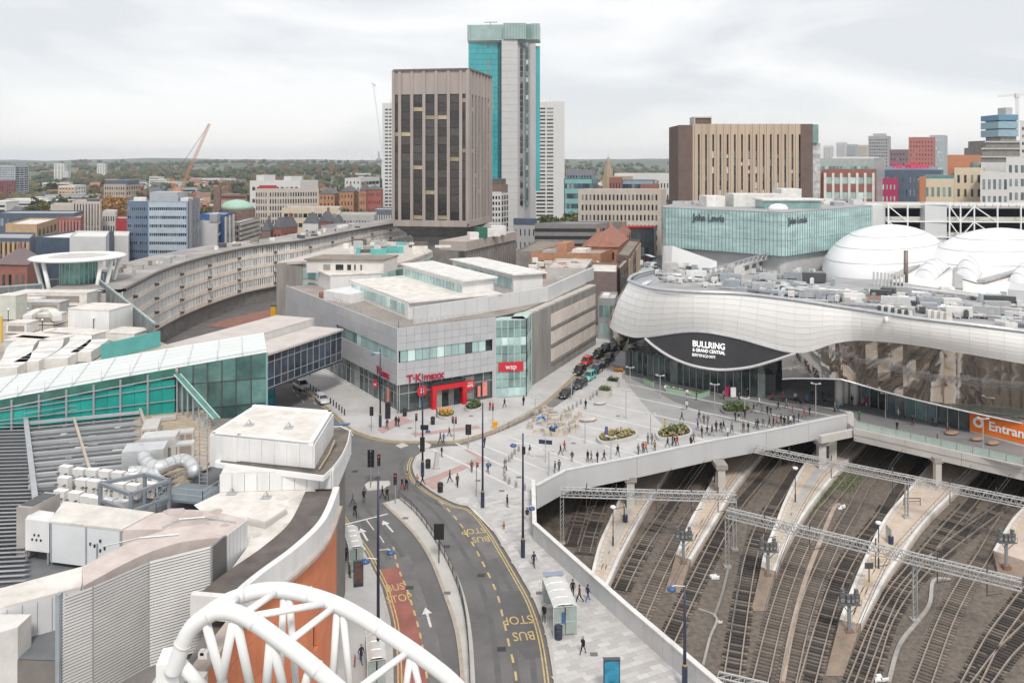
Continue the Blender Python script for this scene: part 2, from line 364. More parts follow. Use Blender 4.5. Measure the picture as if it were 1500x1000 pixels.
for cl, o in ((MRl,2.0),(MRl,3.6),(RKl,-1.6),(LKl,2.2),(LKl,3.8)):
    q = offset_line(cl, o); q = q if (q[12].x > cl[12].x) == (o > 0) else offset_line(cl,-o); tw_ = MB(); strip(tw_, q, .55, -.0186); struct('tyre_wear', tw_, M('tyre_worn_asphalt',(.122,.116,.118),.8,var=.15,scale=.6))
def patch(name, pts, mat, z): struct(name, MB().sheet(poly_px(pts), z), mat)
patch('asphalt_patch', [(731,866),(764,864),(782,912),(800,960),(770,965),(742,930)], M('fresh_asphalt',(.118,.114,.116),.9,var=.15,scale=.5), -.0175)
patch('asphalt_patch', [(652,690),(700,760),(735,815),(714,820),(690,785),(640,735)], M('old_asphalt',(.168,.161,.16),.9,var=.2,scale=.5), -.0175)
patch('asphalt_patch', [(560,822),(600,812),(640,925),(655,1000),(630,1000),(612,914)], MAT['old_asphalt'], -.0182)
patch('worn_road_surface', [(650,651),(683,645),(726,631),(776,605),(812,578),(850,542),(905,500),(905,523),(880,547),(827,588),(798,604),(742,630),(683,650)], asph_lt, -.018)
patch('manhole_frame', [(579,652),(590,648),(599,652),(587,656)], conc_lt, -.012)
for i,(x,y) in enumerate(((654,800),(735,950),(600,860),(553,700),(520,690),(705,842),(655,705),(690,640))):
    p = G(x,y); m = MB(); m.box(p.x-.4,p.x+.4,p.y-.35,p.y+.35,-.03,-.006); struct('manhole_cover', m, M('cast_iron',(.06,.055,.055),.6,.3,var=.3))
for i,(x,y) in enumerate(((700,705),(735,720),(760,700),(690,610),(600,628),(840,650),(905,610),(1000,600),(830,905),(870,960),(790,870),(594,760),(655,870))):
    p = G(x,y); m = MB(); m.box(p.x-.35,p.x+.35,p.y-.3,p.y+.3,.1,.146); struct('access_cover', m, M('cover_steel',(.20,.19,.185),.6,.3,var=.3))
# tinted crossings and pale bands in the paving
def pv(name, pts, mat, z=.124): struct(name, MB().sheet(poly_px(pts), z), mat)
pv('tactile_paving', [(552,630),(575,616),(588,610),(606,618),(580,626),(560,636)], pave_pink); pv('tactile_paving', [(600,636),(700,624),(705,628),(610,640)], pave_pink)
pv('tactile_paving', [(618,704),(640,696),(700,672),(680,660),(690,658),(712,676),(660,697),(626,712)], pave_pink); pv('tactile_paving', [(622,708),(640,702),(652,712),(634,718)], pave_pink, .1255)
pv('mid_shade_wet_paving', [(893,533),(905,545),(940,590),(985,640),(1080,640),(1245,604),(1262,590),(1132,582),(1045,572),(975,556),(925,541)], M('mid_shade_wet',(.34,.335,.335),.75,var=.15,scale=.15))  # mid tone of the building's shade and wet, painted onto the paving
pv('dark_shade_wet_paving', [(893,533),(925,541),(975,556),(1045,572),(1132,582),(1262,590),(1420,632),(1500,655),(1500,688),(1260,622),(1245,604),(1150,622),(1075,620),(990,590),(925,555)], paving2, .1252)  # darker tone nearer the station: shade and wet painted as a sheet
bands = MB(); bl = [((632,658),(777,726)),((668,650),(783,705)),((700,650),(800,690)),((744,640),(880,690)),((775,622),(935,668)),((800,610),(990,658)),((822,597),(1035,646)),((842,583),(1085,636)),((862,568),(1140,628)),((880,555),(1180,618)),((900,548),(1225,611)),((935,548),(1245,604)),((705,735),(783,770)),((690,744),(768,822))]
for a, b in bl: strip(bands, [G(*a), G(*b)], .45, .1265)
struct('pale_paving_bands', bands, pave_band)
# separate slabs near the camera: the nearest as pieces, the rest as one
pav = bpy.data.objects['pavement']; S = MB(); nsl = 0; slab_me = None
slabm = M('paving_slab', (.52,.505,.495), .8, var=.1, scale=1.2, island=.16)
def inside(p, poly):
    c = False; n = len(poly)
    for i in range(n):
        a, b = poly[i], poly[(i+1)%n]
        if (a[1] > p[1]) != (b[1] > p[1]) and p[0] < (b[0]-a[0])*(p[1]-a[1])/(b[1]-a[1])+a[0]: c = not c
    return c
ppoly = [(p.x+.45,p.y) for p in RKl][::-1]+[tuple(G(640,690)[:2]), tuple(G(783,690)[:2])]+[(p[0]-.45,p[1]) for p in wl]
th = math.atan2(-(WL[2].x-WL[1].x), WL[2].y-WL[1].y); ct, st_ = math.cos(th), math.sin(th)
slab_me = MB().box(0,1.17,0,.57,0,.02).mesh('paving_slab', slabm)
cand = []
for r in range(-100, 200):
    for q in range(-60, 60):
        lx = q*1.2+(r%2)*.6; ly = r*.6
        x = 6+lx*ct-ly*st_; y = 80+lx*st_+ly*ct
        cx, cy = x+.6*ct-.3*st_, y+.6*st_+.3*ct
        if 63 < cy < 108 and inside((cx,cy), ppoly): cand.append((cy, x, y))
cand.sort()
for i, (cy, x, y) in enumerate(cand):
    if i < 300: inst('paving_slab', slab_me, pav, mtx((x,y,.122), th))
    else: 
        u = Vector((ct,st_,0)); v = Vector((-st_,ct,0)); o = Vector((x,y,.122)); S.quad(o+Vector((0,0,.02)), o+u*1.17+Vector((0,0,.02)), o+u*1.17+v*.57+Vector((0,0,.02)), o+v*.57+Vector((0,0,.02)))
part('paving_slab', S, slabm, pav, kind='stuff')

# ---- wall beside the cutting (white grey panels), its coping
def wall_along(name, label, cat, line, z0, z1, th, step, mat, cap=None, partname='wall_panel', gap=.03, group=None):
    rt = thing(name, label, cat, (line[0].x, line[0].y, 0), group=group)
    for a, b in zip(line, line[1:]):
        d = Vector((b.x-a.x, b.y-a.y, 0)); n = max(1, round(d.length/step)); s = Vector((d.y,-d.x,0)).normalized()*th
        for k in range(n):
            p = a+d*(k/n); q = d/n; g_ = q.normalized()*gap
            m = MB(); m.ob((p.x,p.y,z0), q-g_, s, (0,0,z1-z0)); part(partname, m, mat, rt)
    if cap:
        c = MB(); L = offset_line(line, th/2)
        for a, b in zip(L, L[1:]): c.bar((a.x,a.y,z1+.06), (b.x,b.y,z1+.06), th+.16, .12)
        part('coping', c, cap, rt)
    return rt
wall_along('parapet_wall', 'long white grey panelled wall between pavement and sunken railway tracks', 'wall', [WL[0],WL[1],WL[2],WL[3],WL[4]], .1, 2.0, .35, 1.6, M('pale_wall_panel',(.56,.565,.57),.6,var=.08,scale=.5,obj=.04), white_d)
rt = wall_along('bridge_parapet', 'smooth pale grey parapet along plaza edge above the dark tracks', 'parapet', LEDGE, -1.7, 1.3, .4, 11, M('parapet_grey',(.53,.535,.545),.5,var=.06,scale=.2,streak=.2), M('parapet_top',(.60,.605,.61),.5), 'parapet_panel', .05)
part('edge_beam', MB().box(*(lambda p: (p.x-.1,p.x+1.0,p.y-.6,p.y+.6,-.2,1.7))(LEDGE[-1])), conc_lt, rt)
rt = thing('walkway_edge', 'white beam with green glass balustrade along walkway above tracks', 'balustrade', (WALK[0].x,WALK[0].y,0))
for a, b in zip(WALK, WALK[1:]):
    d = b-a; d.z = 0; n = round(d.length/2.2); s = Vector((d.y,-d.x,0)).normalized()
    nb = round(d.length/7)
    for k in range(nb):
        p = a+d*(k/nb); part('edge_panel', MB().ob((p.x,p.y,-1.9), d/nb-d.normalized()*.04, s*.4, (0,0,1.05)).ob((p.x,p.y,-.8), d/nb-d.normalized()*.04, s*.5, (0,0,1.0)), conc_lt, rt)
    for k in range(n):
        p = a+d*(k/n); part('glass_panel', MB().ob((p.x,p.y,.25), d/n*.94, s*.03, (0,0,1.0)), M('balustrade_glass',(.50,.62,.56),.15,var=.1,alpha=.6), rt)
        part('post', MB().box(p.x-.04,p.x+.04,p.y-.04,p.y+.04,.2,1.3), grey_m, rt)
    part('handrail', MB().bar(a+Vector((0,0,1.1)), b+Vector((0,0,1.1)), .07), galv, rt)
jog = thing('stub_beam', 'short pale beam jutting out where the plaza parapet meets the walkway', 'beam', (WALK[0].x-6,WALK[0].y-1,0))
a = G(1201,638,-.3); b = G(1252,627,-.2)
part('beam', MB().bar(a+Vector((0,0,-.6)), b+Vector((.3,0,-.6)), .7, 1.2), conc_lt, jog)
for px, pt, pbm, w, lab in ((923,692,742,1.1,'stubby concrete column under plaza beside the nearest left platform'),(1056,668,722,1.1,'concrete column under plaza edge on second platform'),(1203,642,684,1.2,'white concrete column below the stub beam at the parapet corner'),(1218,640,672,1.3,'broad pale column set back in shade behind the corner column'),(1373,668,712,.9,'slim white column carrying the walkway over the broad platform')):
    p = G(px,pbm,-6); c = thing('bridge_column', lab, 'column', (p.x,p.y,-6), group='columns under the deck')
    part('shaft', MB().box(p.x-w/2,p.x+w/2,p.y-w/2,p.y+w/2,-6.2,-2.2), conc_lt, c); part('column_head', MB().box(p.x-w*.8,p.x+w*.8,p.y-w*.7,p.y+w*2.5,-2.2,-1.5), conc, c)

# ================================================================= tracks
TR = [
 ([(838,800),(850,760),(862,722)], 1, 'leftmost track in the cutting, dark and shaded under the plaza'),
 ([(856,812),(866,776),(882,734)], 1, 'dark track between leftmost track and the first platform'),
 ([(908,867),(924,834),(946,795),(972,757),(1004,712)], 1, 'track along the right edge of the first platform from the left'),
 ([(945,888),(966,842),(988,800),(1006,768),(1036,722)], 0, 'brown track along the left edge of the second platform'),
 ([(982,933),(1015,863),(1058,779),(1081,741),(1116,699)], 1, 'track with bright rails along the right edge of second platform'),
 ([(1071,1000),(1081,930),(1092,859),(1103,808),(1119,766),(1145,722)], 1, 'track curving past the left side of the third platform'),
 ([(1114,1000),(1135,913),(1156,847),(1180,793),(1204,751),(1217,736),(1250,696),(1271,669)], 0, 'track with plain sleepers along the right edge of third platform, by the grass'),
 ([(1156,996),(1172,927),(1188,873),(1207,828),(1228,785),(1249,748),(1271,709),(1308,667)], 0, 'faint brown track between two darker tracks left of broad platform'),
 ([(1184,996),(1207,913),(1228,852),(1249,812),(1271,785),(1295,753),(1314,720),(1340,691)], 1, 'dark track along the left edge of the broad fourth platform'),
 ([(1255,999),(1281,932),(1308,873),(1335,838),(1356,812),(1383,780),(1415,745),(1434,722)], 1, 'track along the right edge of the broad fourth platform'),
 ([(1276,972),(1300,905),(1340,848),(1393,799),(1457,751)], 1, 'diverging track that crosses over right of the broad platform'),
 ([(1353,999),(1385,913),(1415,855),(1441,815),(1465,772),(1484,745)], 0, 'track leading up to the left edge of rightmost platform'),
 ([(1424,999),(1455,940),(1487,895),(1530,838)], 1, 'second track from the bottom right corner'),
 ([(1440,1000),(1470,960),(1500,930),(1550,880)], 1, 'track that cuts into the bottom right corner of the picture'),
]
sl_me = MB().box(-1.25,1.25,-.13,.13,0,.12).mesh('sleeper', sleeperm); sld_me = MB().box(-1.25,1.25,-.13,.13,0,.12).mesh('sleeper', sleeper_dk)
beds = MB()
for px, dark, lab in TR:
    P = [G(x,y,-7) for x,y in px]
    P = [P[0]+(P[0]-P[1]).normalized()*9]+P if P[0].y < 95 else P
    L = smooth_line(P, 6); d = (L[-1]-L[-2]).normalized(); L += [L[-1]+d*k*3 for k in range(1,9)]
    t = thing('railway_track', lab, 'track', (P[1].x,P[1].y,-7), group='railway tracks in the cutting')
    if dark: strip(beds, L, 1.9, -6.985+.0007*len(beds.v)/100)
    for s in (-1,1):
        r = MB()
        for dx, zz, ww in ((.7175,.2,.07),(.7175,.13,.03)):
            a = offset_line(L, s*dx-ww); b = offset_line(L, s*dx+ww); top = -7+zz+.1
            r.grid([[(p.x,p.y,top) for p in b],[(p.x,p.y,top) for p in a]]); 
            for e in (a,b): r.grid([[(p.x,p.y,-6.95) for p in e],[(p.x,p.y,top) for p in e]])
            break
        part('rail', r, railm, t)
    n = 0; vis = [p for p in resample(L, .65)]
    for i, p in enumerate(vis[:-1]):
        if p.x > 90 or n >= 290 or p.y > 122 or p.x > .68*p.y: continue
        q = vis[i+1]; a = math.atan2(q.y-p.y, q.x-p.x)-math.pi/2
        inst('sleeper', sld_me if dark and random.random() < .6 else sl_me, t, mtx((p.x-t.location.x, p.y-t.location.y, .0+random.uniform(-.01,.01)), a+random.uniform(-.01,.01))); n += 1
struct('oily_track_bed', beds, ballast_dk)
gr = MB()
for k in range(2600):
    t = random.random(); c = lerp(G(1183,752,-7), G(1231,688,-7), t) if random.random() < .75 else lerp(G(1238,720,-7), G(1255,697,-7), t)
    p = c+Vector((random.gauss(0,.7), random.gauss(0,.9), 0)); a = random.random()*6.3; h = random.uniform(.1,.32)
    gr.quad(p, p+Vector((math.cos(a)*.12, math.sin(a)*.12, 0)), p+Vector((random.uniform(-.1,.1), random.uniform(-.1,.1), h)))
o = part('grass', gr, M('track_grass',(.10,.17,.045),.8,var=.4,scale=2), None, kind='stuff')
# cable troughs, small boxes and litter in the ballast
def trough(px, w, lab, mat=conc):
    L = resample(smooth_line([G(x,y,-7) for x,y in px], 6), 1.0); t = thing('cable_trough', lab, 'cable trough', tuple(L[0]), group='cable troughs beside the tracks')
    for i, (a, b) in enumerate(zip(L, L[1:])):
        part('trough_lid', MB().bar(a+Vector((0,0,.1)), lerp(a,b,.97)+Vector((0,0,.1+random.uniform(-.01,.02))), w, .2), mat, t)
trough([(1146,1000),(1160,925),(1180,850),(1203,790),(1222,745),(1232,738)], .55, 'long pale cable trough running up beside the grassy track', M('sandy_trough_lid',(.40,.32,.26),.9,var=.2,obj=.1))
trough([(1302,1000),(1318,945),(1345,910),(1362,885),(1368,850),(1395,850)], .4, 'winding grey cable trough below the right gantry', conc)
trough([(1046,905),(1058,870),(1068,828)], .3, 'short cable trough left of the double gantry post', conc_dk); trough([(1030,975),(1040,935),(1050,905),(1022,893)], .25, 'thin bent cable trough in the gravel beside the blue lamp post', conc)
def litter(px, py, lab, nm, cat, sz, mat):
    p = G(px,py,-7); m = MB()
    for k in range(5): m.ob((p.x+random.uniform(-sz,sz)*.6, p.y+random.uniform(-sz,sz)*.6, -6.97), (random.uniform(.3,1)*sz,.2*random.uniform(-1,1),.1), (.1,random.uniform(.3,.8)*sz,0), (0,0,random.uniform(.1,.4)*sz))
    single(nm, lab, cat, m, mat, (p.x,p.y,-7))
litter(1043,848,'crumpled white sheet lying in the gravel left of the third platform','plastic_sheet','litter',.9,white_p); litter(1231,745,'white bundle lying beside the end of the pale cable trough','plastic_sheet','litter',.8,white_p)
litter(1285,997,'white box beside the track at the bottom edge','relay_box','box',.8,white_p); litter(1051,912,'small cream box at the bend of the cable trough','junction_box','box',.35,cream)
# ================================================================= platforms
PL = [
 ('first platform from the left, narrow with yellow lines, partly under the plaza', [(866,840),(877,797),(892,763),(906,732)], [(877,866),(891,854),(909,814),(931,772),(951,735),(973,696)], None),
 ('second platform from the left, ending in a dirt ramp with signals', [(990,812),(1010,763),(1024,738),(1043,702)], [(1012,819),(1049,760),(1077,713),(1108,674)], (985,868)),
 ('third platform from the left, beside the strip of grass', [(1115,830),(1121,803),(1135,768),(1151,728),(1172,688),(1193,661)], [(1136,836),(1151,800),(1177,755),(1207,715),(1234,683),(1271,645)], (1112,895)),
 ('broad fourth platform carrying a gantry post and benches', [(1230,907),(1250,854),(1274,800),(1298,755),(1330,717),(1370,669)], [(1261,913),(1298,846),(1322,811),(1354,765),(1394,725),(1431,689)], (1222,990)),
 ('rightmost platform cut by the edge of the picture', [(1455,806),(1479,765),(1500,741),(1530,712)], [(1530,830),(1560,780),(1590,745)], (1475,850)),
]
ramp = M('dirt_ramp',(.27,.21,.165),.95,var=.25,scale=.6,bump=.3)
for lab, lp, rp, tip in PL:
    Lp = smooth_line([G(x,y,-6) for x,y in lp], 4); Rp = smooth_line([G(x,y,-6) for x,y in rp], 4)
    for Q in (Lp, Rp):
        d = (Q[-1]-Q[-2]).normalized(); Q.append(Q[-1]+d*22)
    t = thing('station_platform', lab, 'platform', (Lp[0].x,Lp[0].y,-7), group='station platforms')
    poly = [(p.x,p.y) for p in Lp]+[(p.x,p.y) for p in Rp[::-1]]
    part('platform_deck', MB().prism(poly, -7.1, -6), plat, t)
    for Q, s in ((Lp,1),(Rp,-1)):
        m = MB(); a = offset_line(Q, -.03*s); b = offset_line(Q, .38*s)
        top = [(p.x,p.y,-5.975) for p in a]; m.grid([[(p.x,p.y,-5.975) for p in b], top] if s > 0 else [top, [(p.x,p.y,-5.975) for p in b]]); m.grid([top, [(p.x,p.y,-6.4) for p in a]])
        part('edge_coping', m, white_d, t)
        y = MB(); strip(y, Q, .14, -5.985, s*1.15); strip(y, Q, .10, -5.985, s*1.6); part('yellow_line', y, M('worn_yellow_line',(.55,.42,.22),.8,var=.2,scale=2,tint=(.52,.43,.33)), t)
        fl = MB(); QQ = resample(Q, .6)
        for k in range(0, len(QQ)-1, 2): strip(fl, QQ[k:k+2], .35, -5.986, s*.75)
        part('coping_slabs', fl, M('pale_coping_slab',(.60,.56,.52),.8,var=.15,scale=2), t, kind='stuff')
    if 'ramp' in lab or tip:
        p = G(*tip,-7); a, b = Lp[0], Rp[0]
        m = MB(); m.quad((a.x,a.y,-6.02),(b.x,b.y,-6.02),(p.x+.9,p.y,-6.95),(p.x-.9,p.y,-6.95)); m.quad((a.x,a.y,-6.02),(p.x-.9,p.y,-6.95),(a.x,a.y,-7)); m.quad((b.x,b.y,-6.02),(b.x,b.y,-7),(p.x+.9,p.y,-6.95))
        part('end_ramp', m, ramp, t)
    gs = MB(); n = min(len(Lp),len(Rp)); mid = [lerp(resample(Lp,2)[i], resample(Rp,2)[i], .5) for i in range(min(len(resample(Lp,2)),len(resample(Rp,2))))]
    if tip and 'third' in lab or 'first' in lab: strip(gs, mid[2:], 1.3, -5.988); part('grey_strip', gs, plat_g, t)
# ================================================================= overhead line gantries
def truss(t, a, b, hgt, wid, nb):
    a, b = Vector(a), Vector(b); d = (b-a); u = d.normalized(); s = Vector((u.y,-u.x,0)).normalized()*wid/2; up = Vector((0,0,hgt))
    for o in (s, -s, s+up, -s+up): part('chord', MB().bar(a+o, b+o, .12), galv_lt, t)
    br = MB()
    for k in range(nb):
        p = a+d*(k/nb); q = a+d*((k+1)/nb); m_ = (p+q)/2
        for o in (s,-s): part('brace', MB().bar(p+o, m_+o+up, .08).bar(m_+o+up, q+o, .08), galv, t)
        part('cross_strut', MB().bar(p+s+up, q-s+up, .06).bar(p-s+up, p+s+up, .06), galv, t)
def post(t, p, z0, z1, w=.42):
    m = MB()
    for sx in (-1,1): m.box(p.x+sx*w/2-.05, p.x+sx*w/2+.05, p.y-.14, p.y+.14, z0, z1)
    k = z0
    while k < z1-.6: m.bar((p.x-w/2,p.y,k),(p.x+w/2,p.y,k+.6),.06); k += .6
    part('post', m, galv, t); part('post_footing', MB().box(p.x-.45,p.x+.45,p.y-.45,p.y+.45,z0-.1,z0+.25), conc, t)
def gantry(lab, ends, posts, zt, nb):
    t = thing('overhead_gantry', lab, 'gantry', (ends[0].x,ends[0].y,-7), group='overhead line gantries')
    a, b = ends; truss(t, (a.x,a.y,zt-.95), (b.x,b.y,zt-.95), .95, .9, nb)
    for p, z0 in posts: post(t, p, z0, zt-.9)
    d = b-a
    for k in (.15,.32,.55,.75,.9):
        p = a+d*k; part('dropper', MB().bar((p.x,p.y,zt-2.6),(p.x,p.y,zt-.9),.09), dkgrey, t); part('registration_arm', MB().bar((p.x,p.y,zt-2.5),(p.x+1.3,p.y-.5,zt-2.0),.06), dkgrey, t); part('insulator', MB().tube([(p.x,p.y,zt),(p.x,p.y,zt+.35),(p.x+.05,p.y,zt+.8)], .07, 6), dkgrey, t)
    return t
def atX(px, A, B):           # point of ground line A-B seen at column px
    k = (px-750)/F; t = (k*A.y-A.x)/((B.x-A.x)-k*(B.y-A.y)); return A+(B-A)*t
A1, B1 = P2(821,110), P2(1078,108.3)
gantry('nearest left lattice gantry spanning the tracks in front of plaza parapet', (A1,B1), [(A1+Vector((.2,0,0)),-7),(P2(1076,108.3),-7)], .45, 26)
p1, p2 = P2(1065,103.7), P2(1340,91.6)
gantry('long lattice gantry across the right half with a post in the gravel', (p1, atX(1497,p1,p2)), [(p1,-7),(p2,-7)], .35, 34)
p1, p2 = P2(1104,128.5), P2(1328,115.9)
gantry('lattice gantry below the walkway with its post on the broad platform', (p1, atX(1506,p1,p2)), [(p2,-6)], -.1, 34)
A1, B1 = G(988,1002,-.3), G(1060,1012,-.3)
gantry('lattice gantry just peeping above the wall at bottom right', (WL[3]+Vector((3.2,2,0)), WL[3]+Vector((30,-9,0))), [], -1.0, 26)
for i, k in enumerate((2,3,4,5,6,8,9,11)):
    L = smooth_line([G(x,y,-7) for x,y in TR[k][0]], 4); w = MB()
    w.tube([p+Vector((0,0,4.9)) for p in L], .032, 4); w.tube([p+Vector((0,0,5.6)) for p in L], .03, 4)
    for p in L[::3]: w.bar(p+Vector((0,0,4.9)), p+Vector((0,0,5.6)), .02)
    single('overhead_wire', 'thin overhead contact wire above '+' '.join(TR[k][2].split()[:9]), 'wire', w, dkgrey, tuple(L[0]), group='overhead contact wires')
# platform signals, lamps, signs
def signal(px, py, lab, rz=0):
    p = G(px,py,-6.2); t = thing('railway_signal', lab, 'signal', (p.x,p.y,-6.2), rz, group='signal clusters at platform ends'); t.scale = (.74,.74,.86); dkgrey = M('signal_grey',(.16,.165,.17),.5,.2,var=.2)
    part('mast', MB().box(-.22,.22,-.15,.15,0,3.4), M('blue_grey_mast',(.30,.34,.38),.5,.3), t, local=True); part('footing', MB().box(-.6,.6,-.5,.5,-.6,.1), M('rusty_plate',(.22,.12,.08),.9,var=.3), t, local=True)
    part('platform_cage', MB().box(-1.5,1.5,-.6,.6,3.4,3.5).bar((-1.5,-.6,4.2),(1.5,-.6,4.2),.05).bar((-1.5,.6,4.2),(1.5,.6,4.2),.05).bar((-1.5,-.6,3.5),(-1.5,-.6,4.2),.05).bar((1.5,-.6,3.5),(1.5,-.6,4.2),.05).bar((-1,-.5,3.4),(0,0,2.2),.09).bar((1,-.5,3.4),(0,0,2.2),.09), dkgrey, t, local=True)
    for x, z, w, h in ((-1.05,3.7,.8,1.1),(-.2,3.6,.6,1.0),(.45,3.6,.5,1.0),(1.1,3.7,.75,1.0),(-1.0,4.85,.55,.5),(1.0,4.75,.5,.5)):
        part('signal_head', MB().box(x-w/2,x+w/2,-.25,.2,z,z+h).box(x-w/2+.08,x+w/2-.08,-.35,-.25,z+h*.55,z+h*.9), dkgrey, t, local=True)
        part('signal_back', MB().box(x-w*.3,x+w*.3,-.33,-.28,z+.1,z+h*.45), galv, t, local=True)
signal(1001,824,'signal cluster on the ramp at the end of second platform'); signal(1125,842,'signal cluster at the end of third platform'); signal(1244,924,'large signal cluster at the near end of the broad platform'); signal(1474,828,'signal cluster at the end of the rightmost platform')
def plamp(px, py, top, lab):
    p = G(px,py,-6); hgt = ZD(top,p.y)+6; t = thing('platform_lamp', lab, 'lamp', (p.x,p.y,-6), group='globe lamps on the platforms')
    part('pole', MB().tube([(0,0,0),(0,0,1.2)],.11,8).tube([(0,0,1.2),(0,0,hgt-.2)],.06,8), navy, t, local=True); part('globe', MB().lathe([(.05,-.3),(.3,-.18),(.42,0),(.3,.12),(.05,.2)],(0,0,hgt),12), white_p, t, local=True, smooth=True)
plamp(898,799,742,'globe lamp on first platform'); plamp(1047,706,676,'globe lamp half hidden at the far end of second platform'); plamp(1165,735,685,'globe lamp on the third platform near the grass'); plamp(1287,832,765,'globe lamp on the broad platform between its benches and the gantry')
def psign(px, py, lab, kind=0):
    p = G(px,py,-6); t = thing('platform_bin' if kind else 'platform_sign', lab, 'bin' if kind else 'sign', (p.x,p.y,-6))
    if kind: part('bin_body', MB().lathe([(.32,0),(.36,.9),(.3,1.0)],n=10), navy, t, local=True); part('screen', MB().box(-.05,.05,-.2,1.4,0,2.0), conc_lt, t, local=True)
    else: part('post', MB().box(-.05,.05,-.05,.05,0,2.3), dkgrey, t, local=True); part('sign_panel', MB().box(-.5,.5,-.04,.04,1.6,2.3), dkgrey, t, local=True)
psign(916,764,'navy bin beside a glass screen on the first platform',1); psign(1305,796,'navy bin beside a glass screen on broad platform',1); psign(1273,852,'small dark sign on a post near the end of broad platform')
for px, py, lab in ((1336,740,'brown steel frame leaning beside the gantry post on broad platform'),(1290,826,'yellow striped barrier at the broad platform lamp')):
    p = G(px,py,-6); t = thing('platform_barrier', lab, 'barrier', (p.x,p.y,-6)); part('frame', MB().bar((-1.2,0,0),(-1.2,0,1.1),.08).bar((1.2,0,0),(1.2,0,1.1),.08).bar((-1.2,0,1.05),(1.2,0,1.05),.1).bar((-1.2,0,.6),(1.2,0,.6),.08), mark_y if 'yellow' in lab else brown_st, t, local=True)
# ================================================================= generic building blocks
def V3(p, z): return Vector((p[0], p[1], z))
def face_items(rt, a, b, z0, z1, st):
    # a, b: ground corners of a face seen from outside with a on the left; st: facade description
    a, b = Vector((a[0],a[1],0)), Vector((b[0],b[1],0)); d = b-a; Lw = d.length; u = d/Lw; nrm = Vector((u.y,-u.x,0))
    zlo = z0+(z1-z0)*st.get('lo',.03); zhi = z0+(z1-z0)*st.get('hi',.97); x0 = Lw*st.get('x0',.03); x1 = Lw*st.get('x1',.97)
    n, m = st.get('n',8), st.get('m',6); cw = (x1-x0)/n; ch = (zhi-zlo)/m; ww = cw*st.get('ww',.55); wh = ch*st.get('wh',.55); gm = st.get('g', glass_d); dp = st.get('dp',.08)
    if st.get('win', True):
        big = st.get('sep', False); me = None; W = MB()
        for j in range(m):
            for i in range(n):
                if (i,j) in st.get('skip',()): continue
                px = x0+cw*(i+.5)-ww/2; pz = zlo+ch*(j+.5)-wh/2
                if big:
                    if me is None: me = MB().ob((0,0,0), u*ww, nrm*dp, (0,0,wh)).mesh('window', gm)
                    p = a+u*px; inst('window', me, rt, Matrix.Translation(Vector((p.x,p.y,pz))-root_loc(rt)))
                else: W.ob(a+u*px+Vector((0,0,pz)), u*ww, nrm*dp, (0,0,wh))
        if not big: part('window', W, gm, rt, kind='stuff')
    if st.get('band'):
        for j in range(m+1):
            zz = zlo+ch*j-(ch-wh)/2; part('spandrel_band', MB().ob(a+u*(x0)+Vector((0,0,max(z0,zz))), u*(x1-x0), nrm*(dp+st.get('bd',.2)), (0,0,min(ch-wh,z1-zz))), st['band'], rt)
    if st.get('pier'):
        P = MB(); pw = cw-ww
        for i in range(n+1):
            p = a+u*(x0+cw*i-pw/2); part('pier', MB().ob(p+Vector((0,0,zlo)), u*pw, nrm*(dp+st.get('pd',.35)), (0,0,zhi-zlo)), st['pier'], rt)
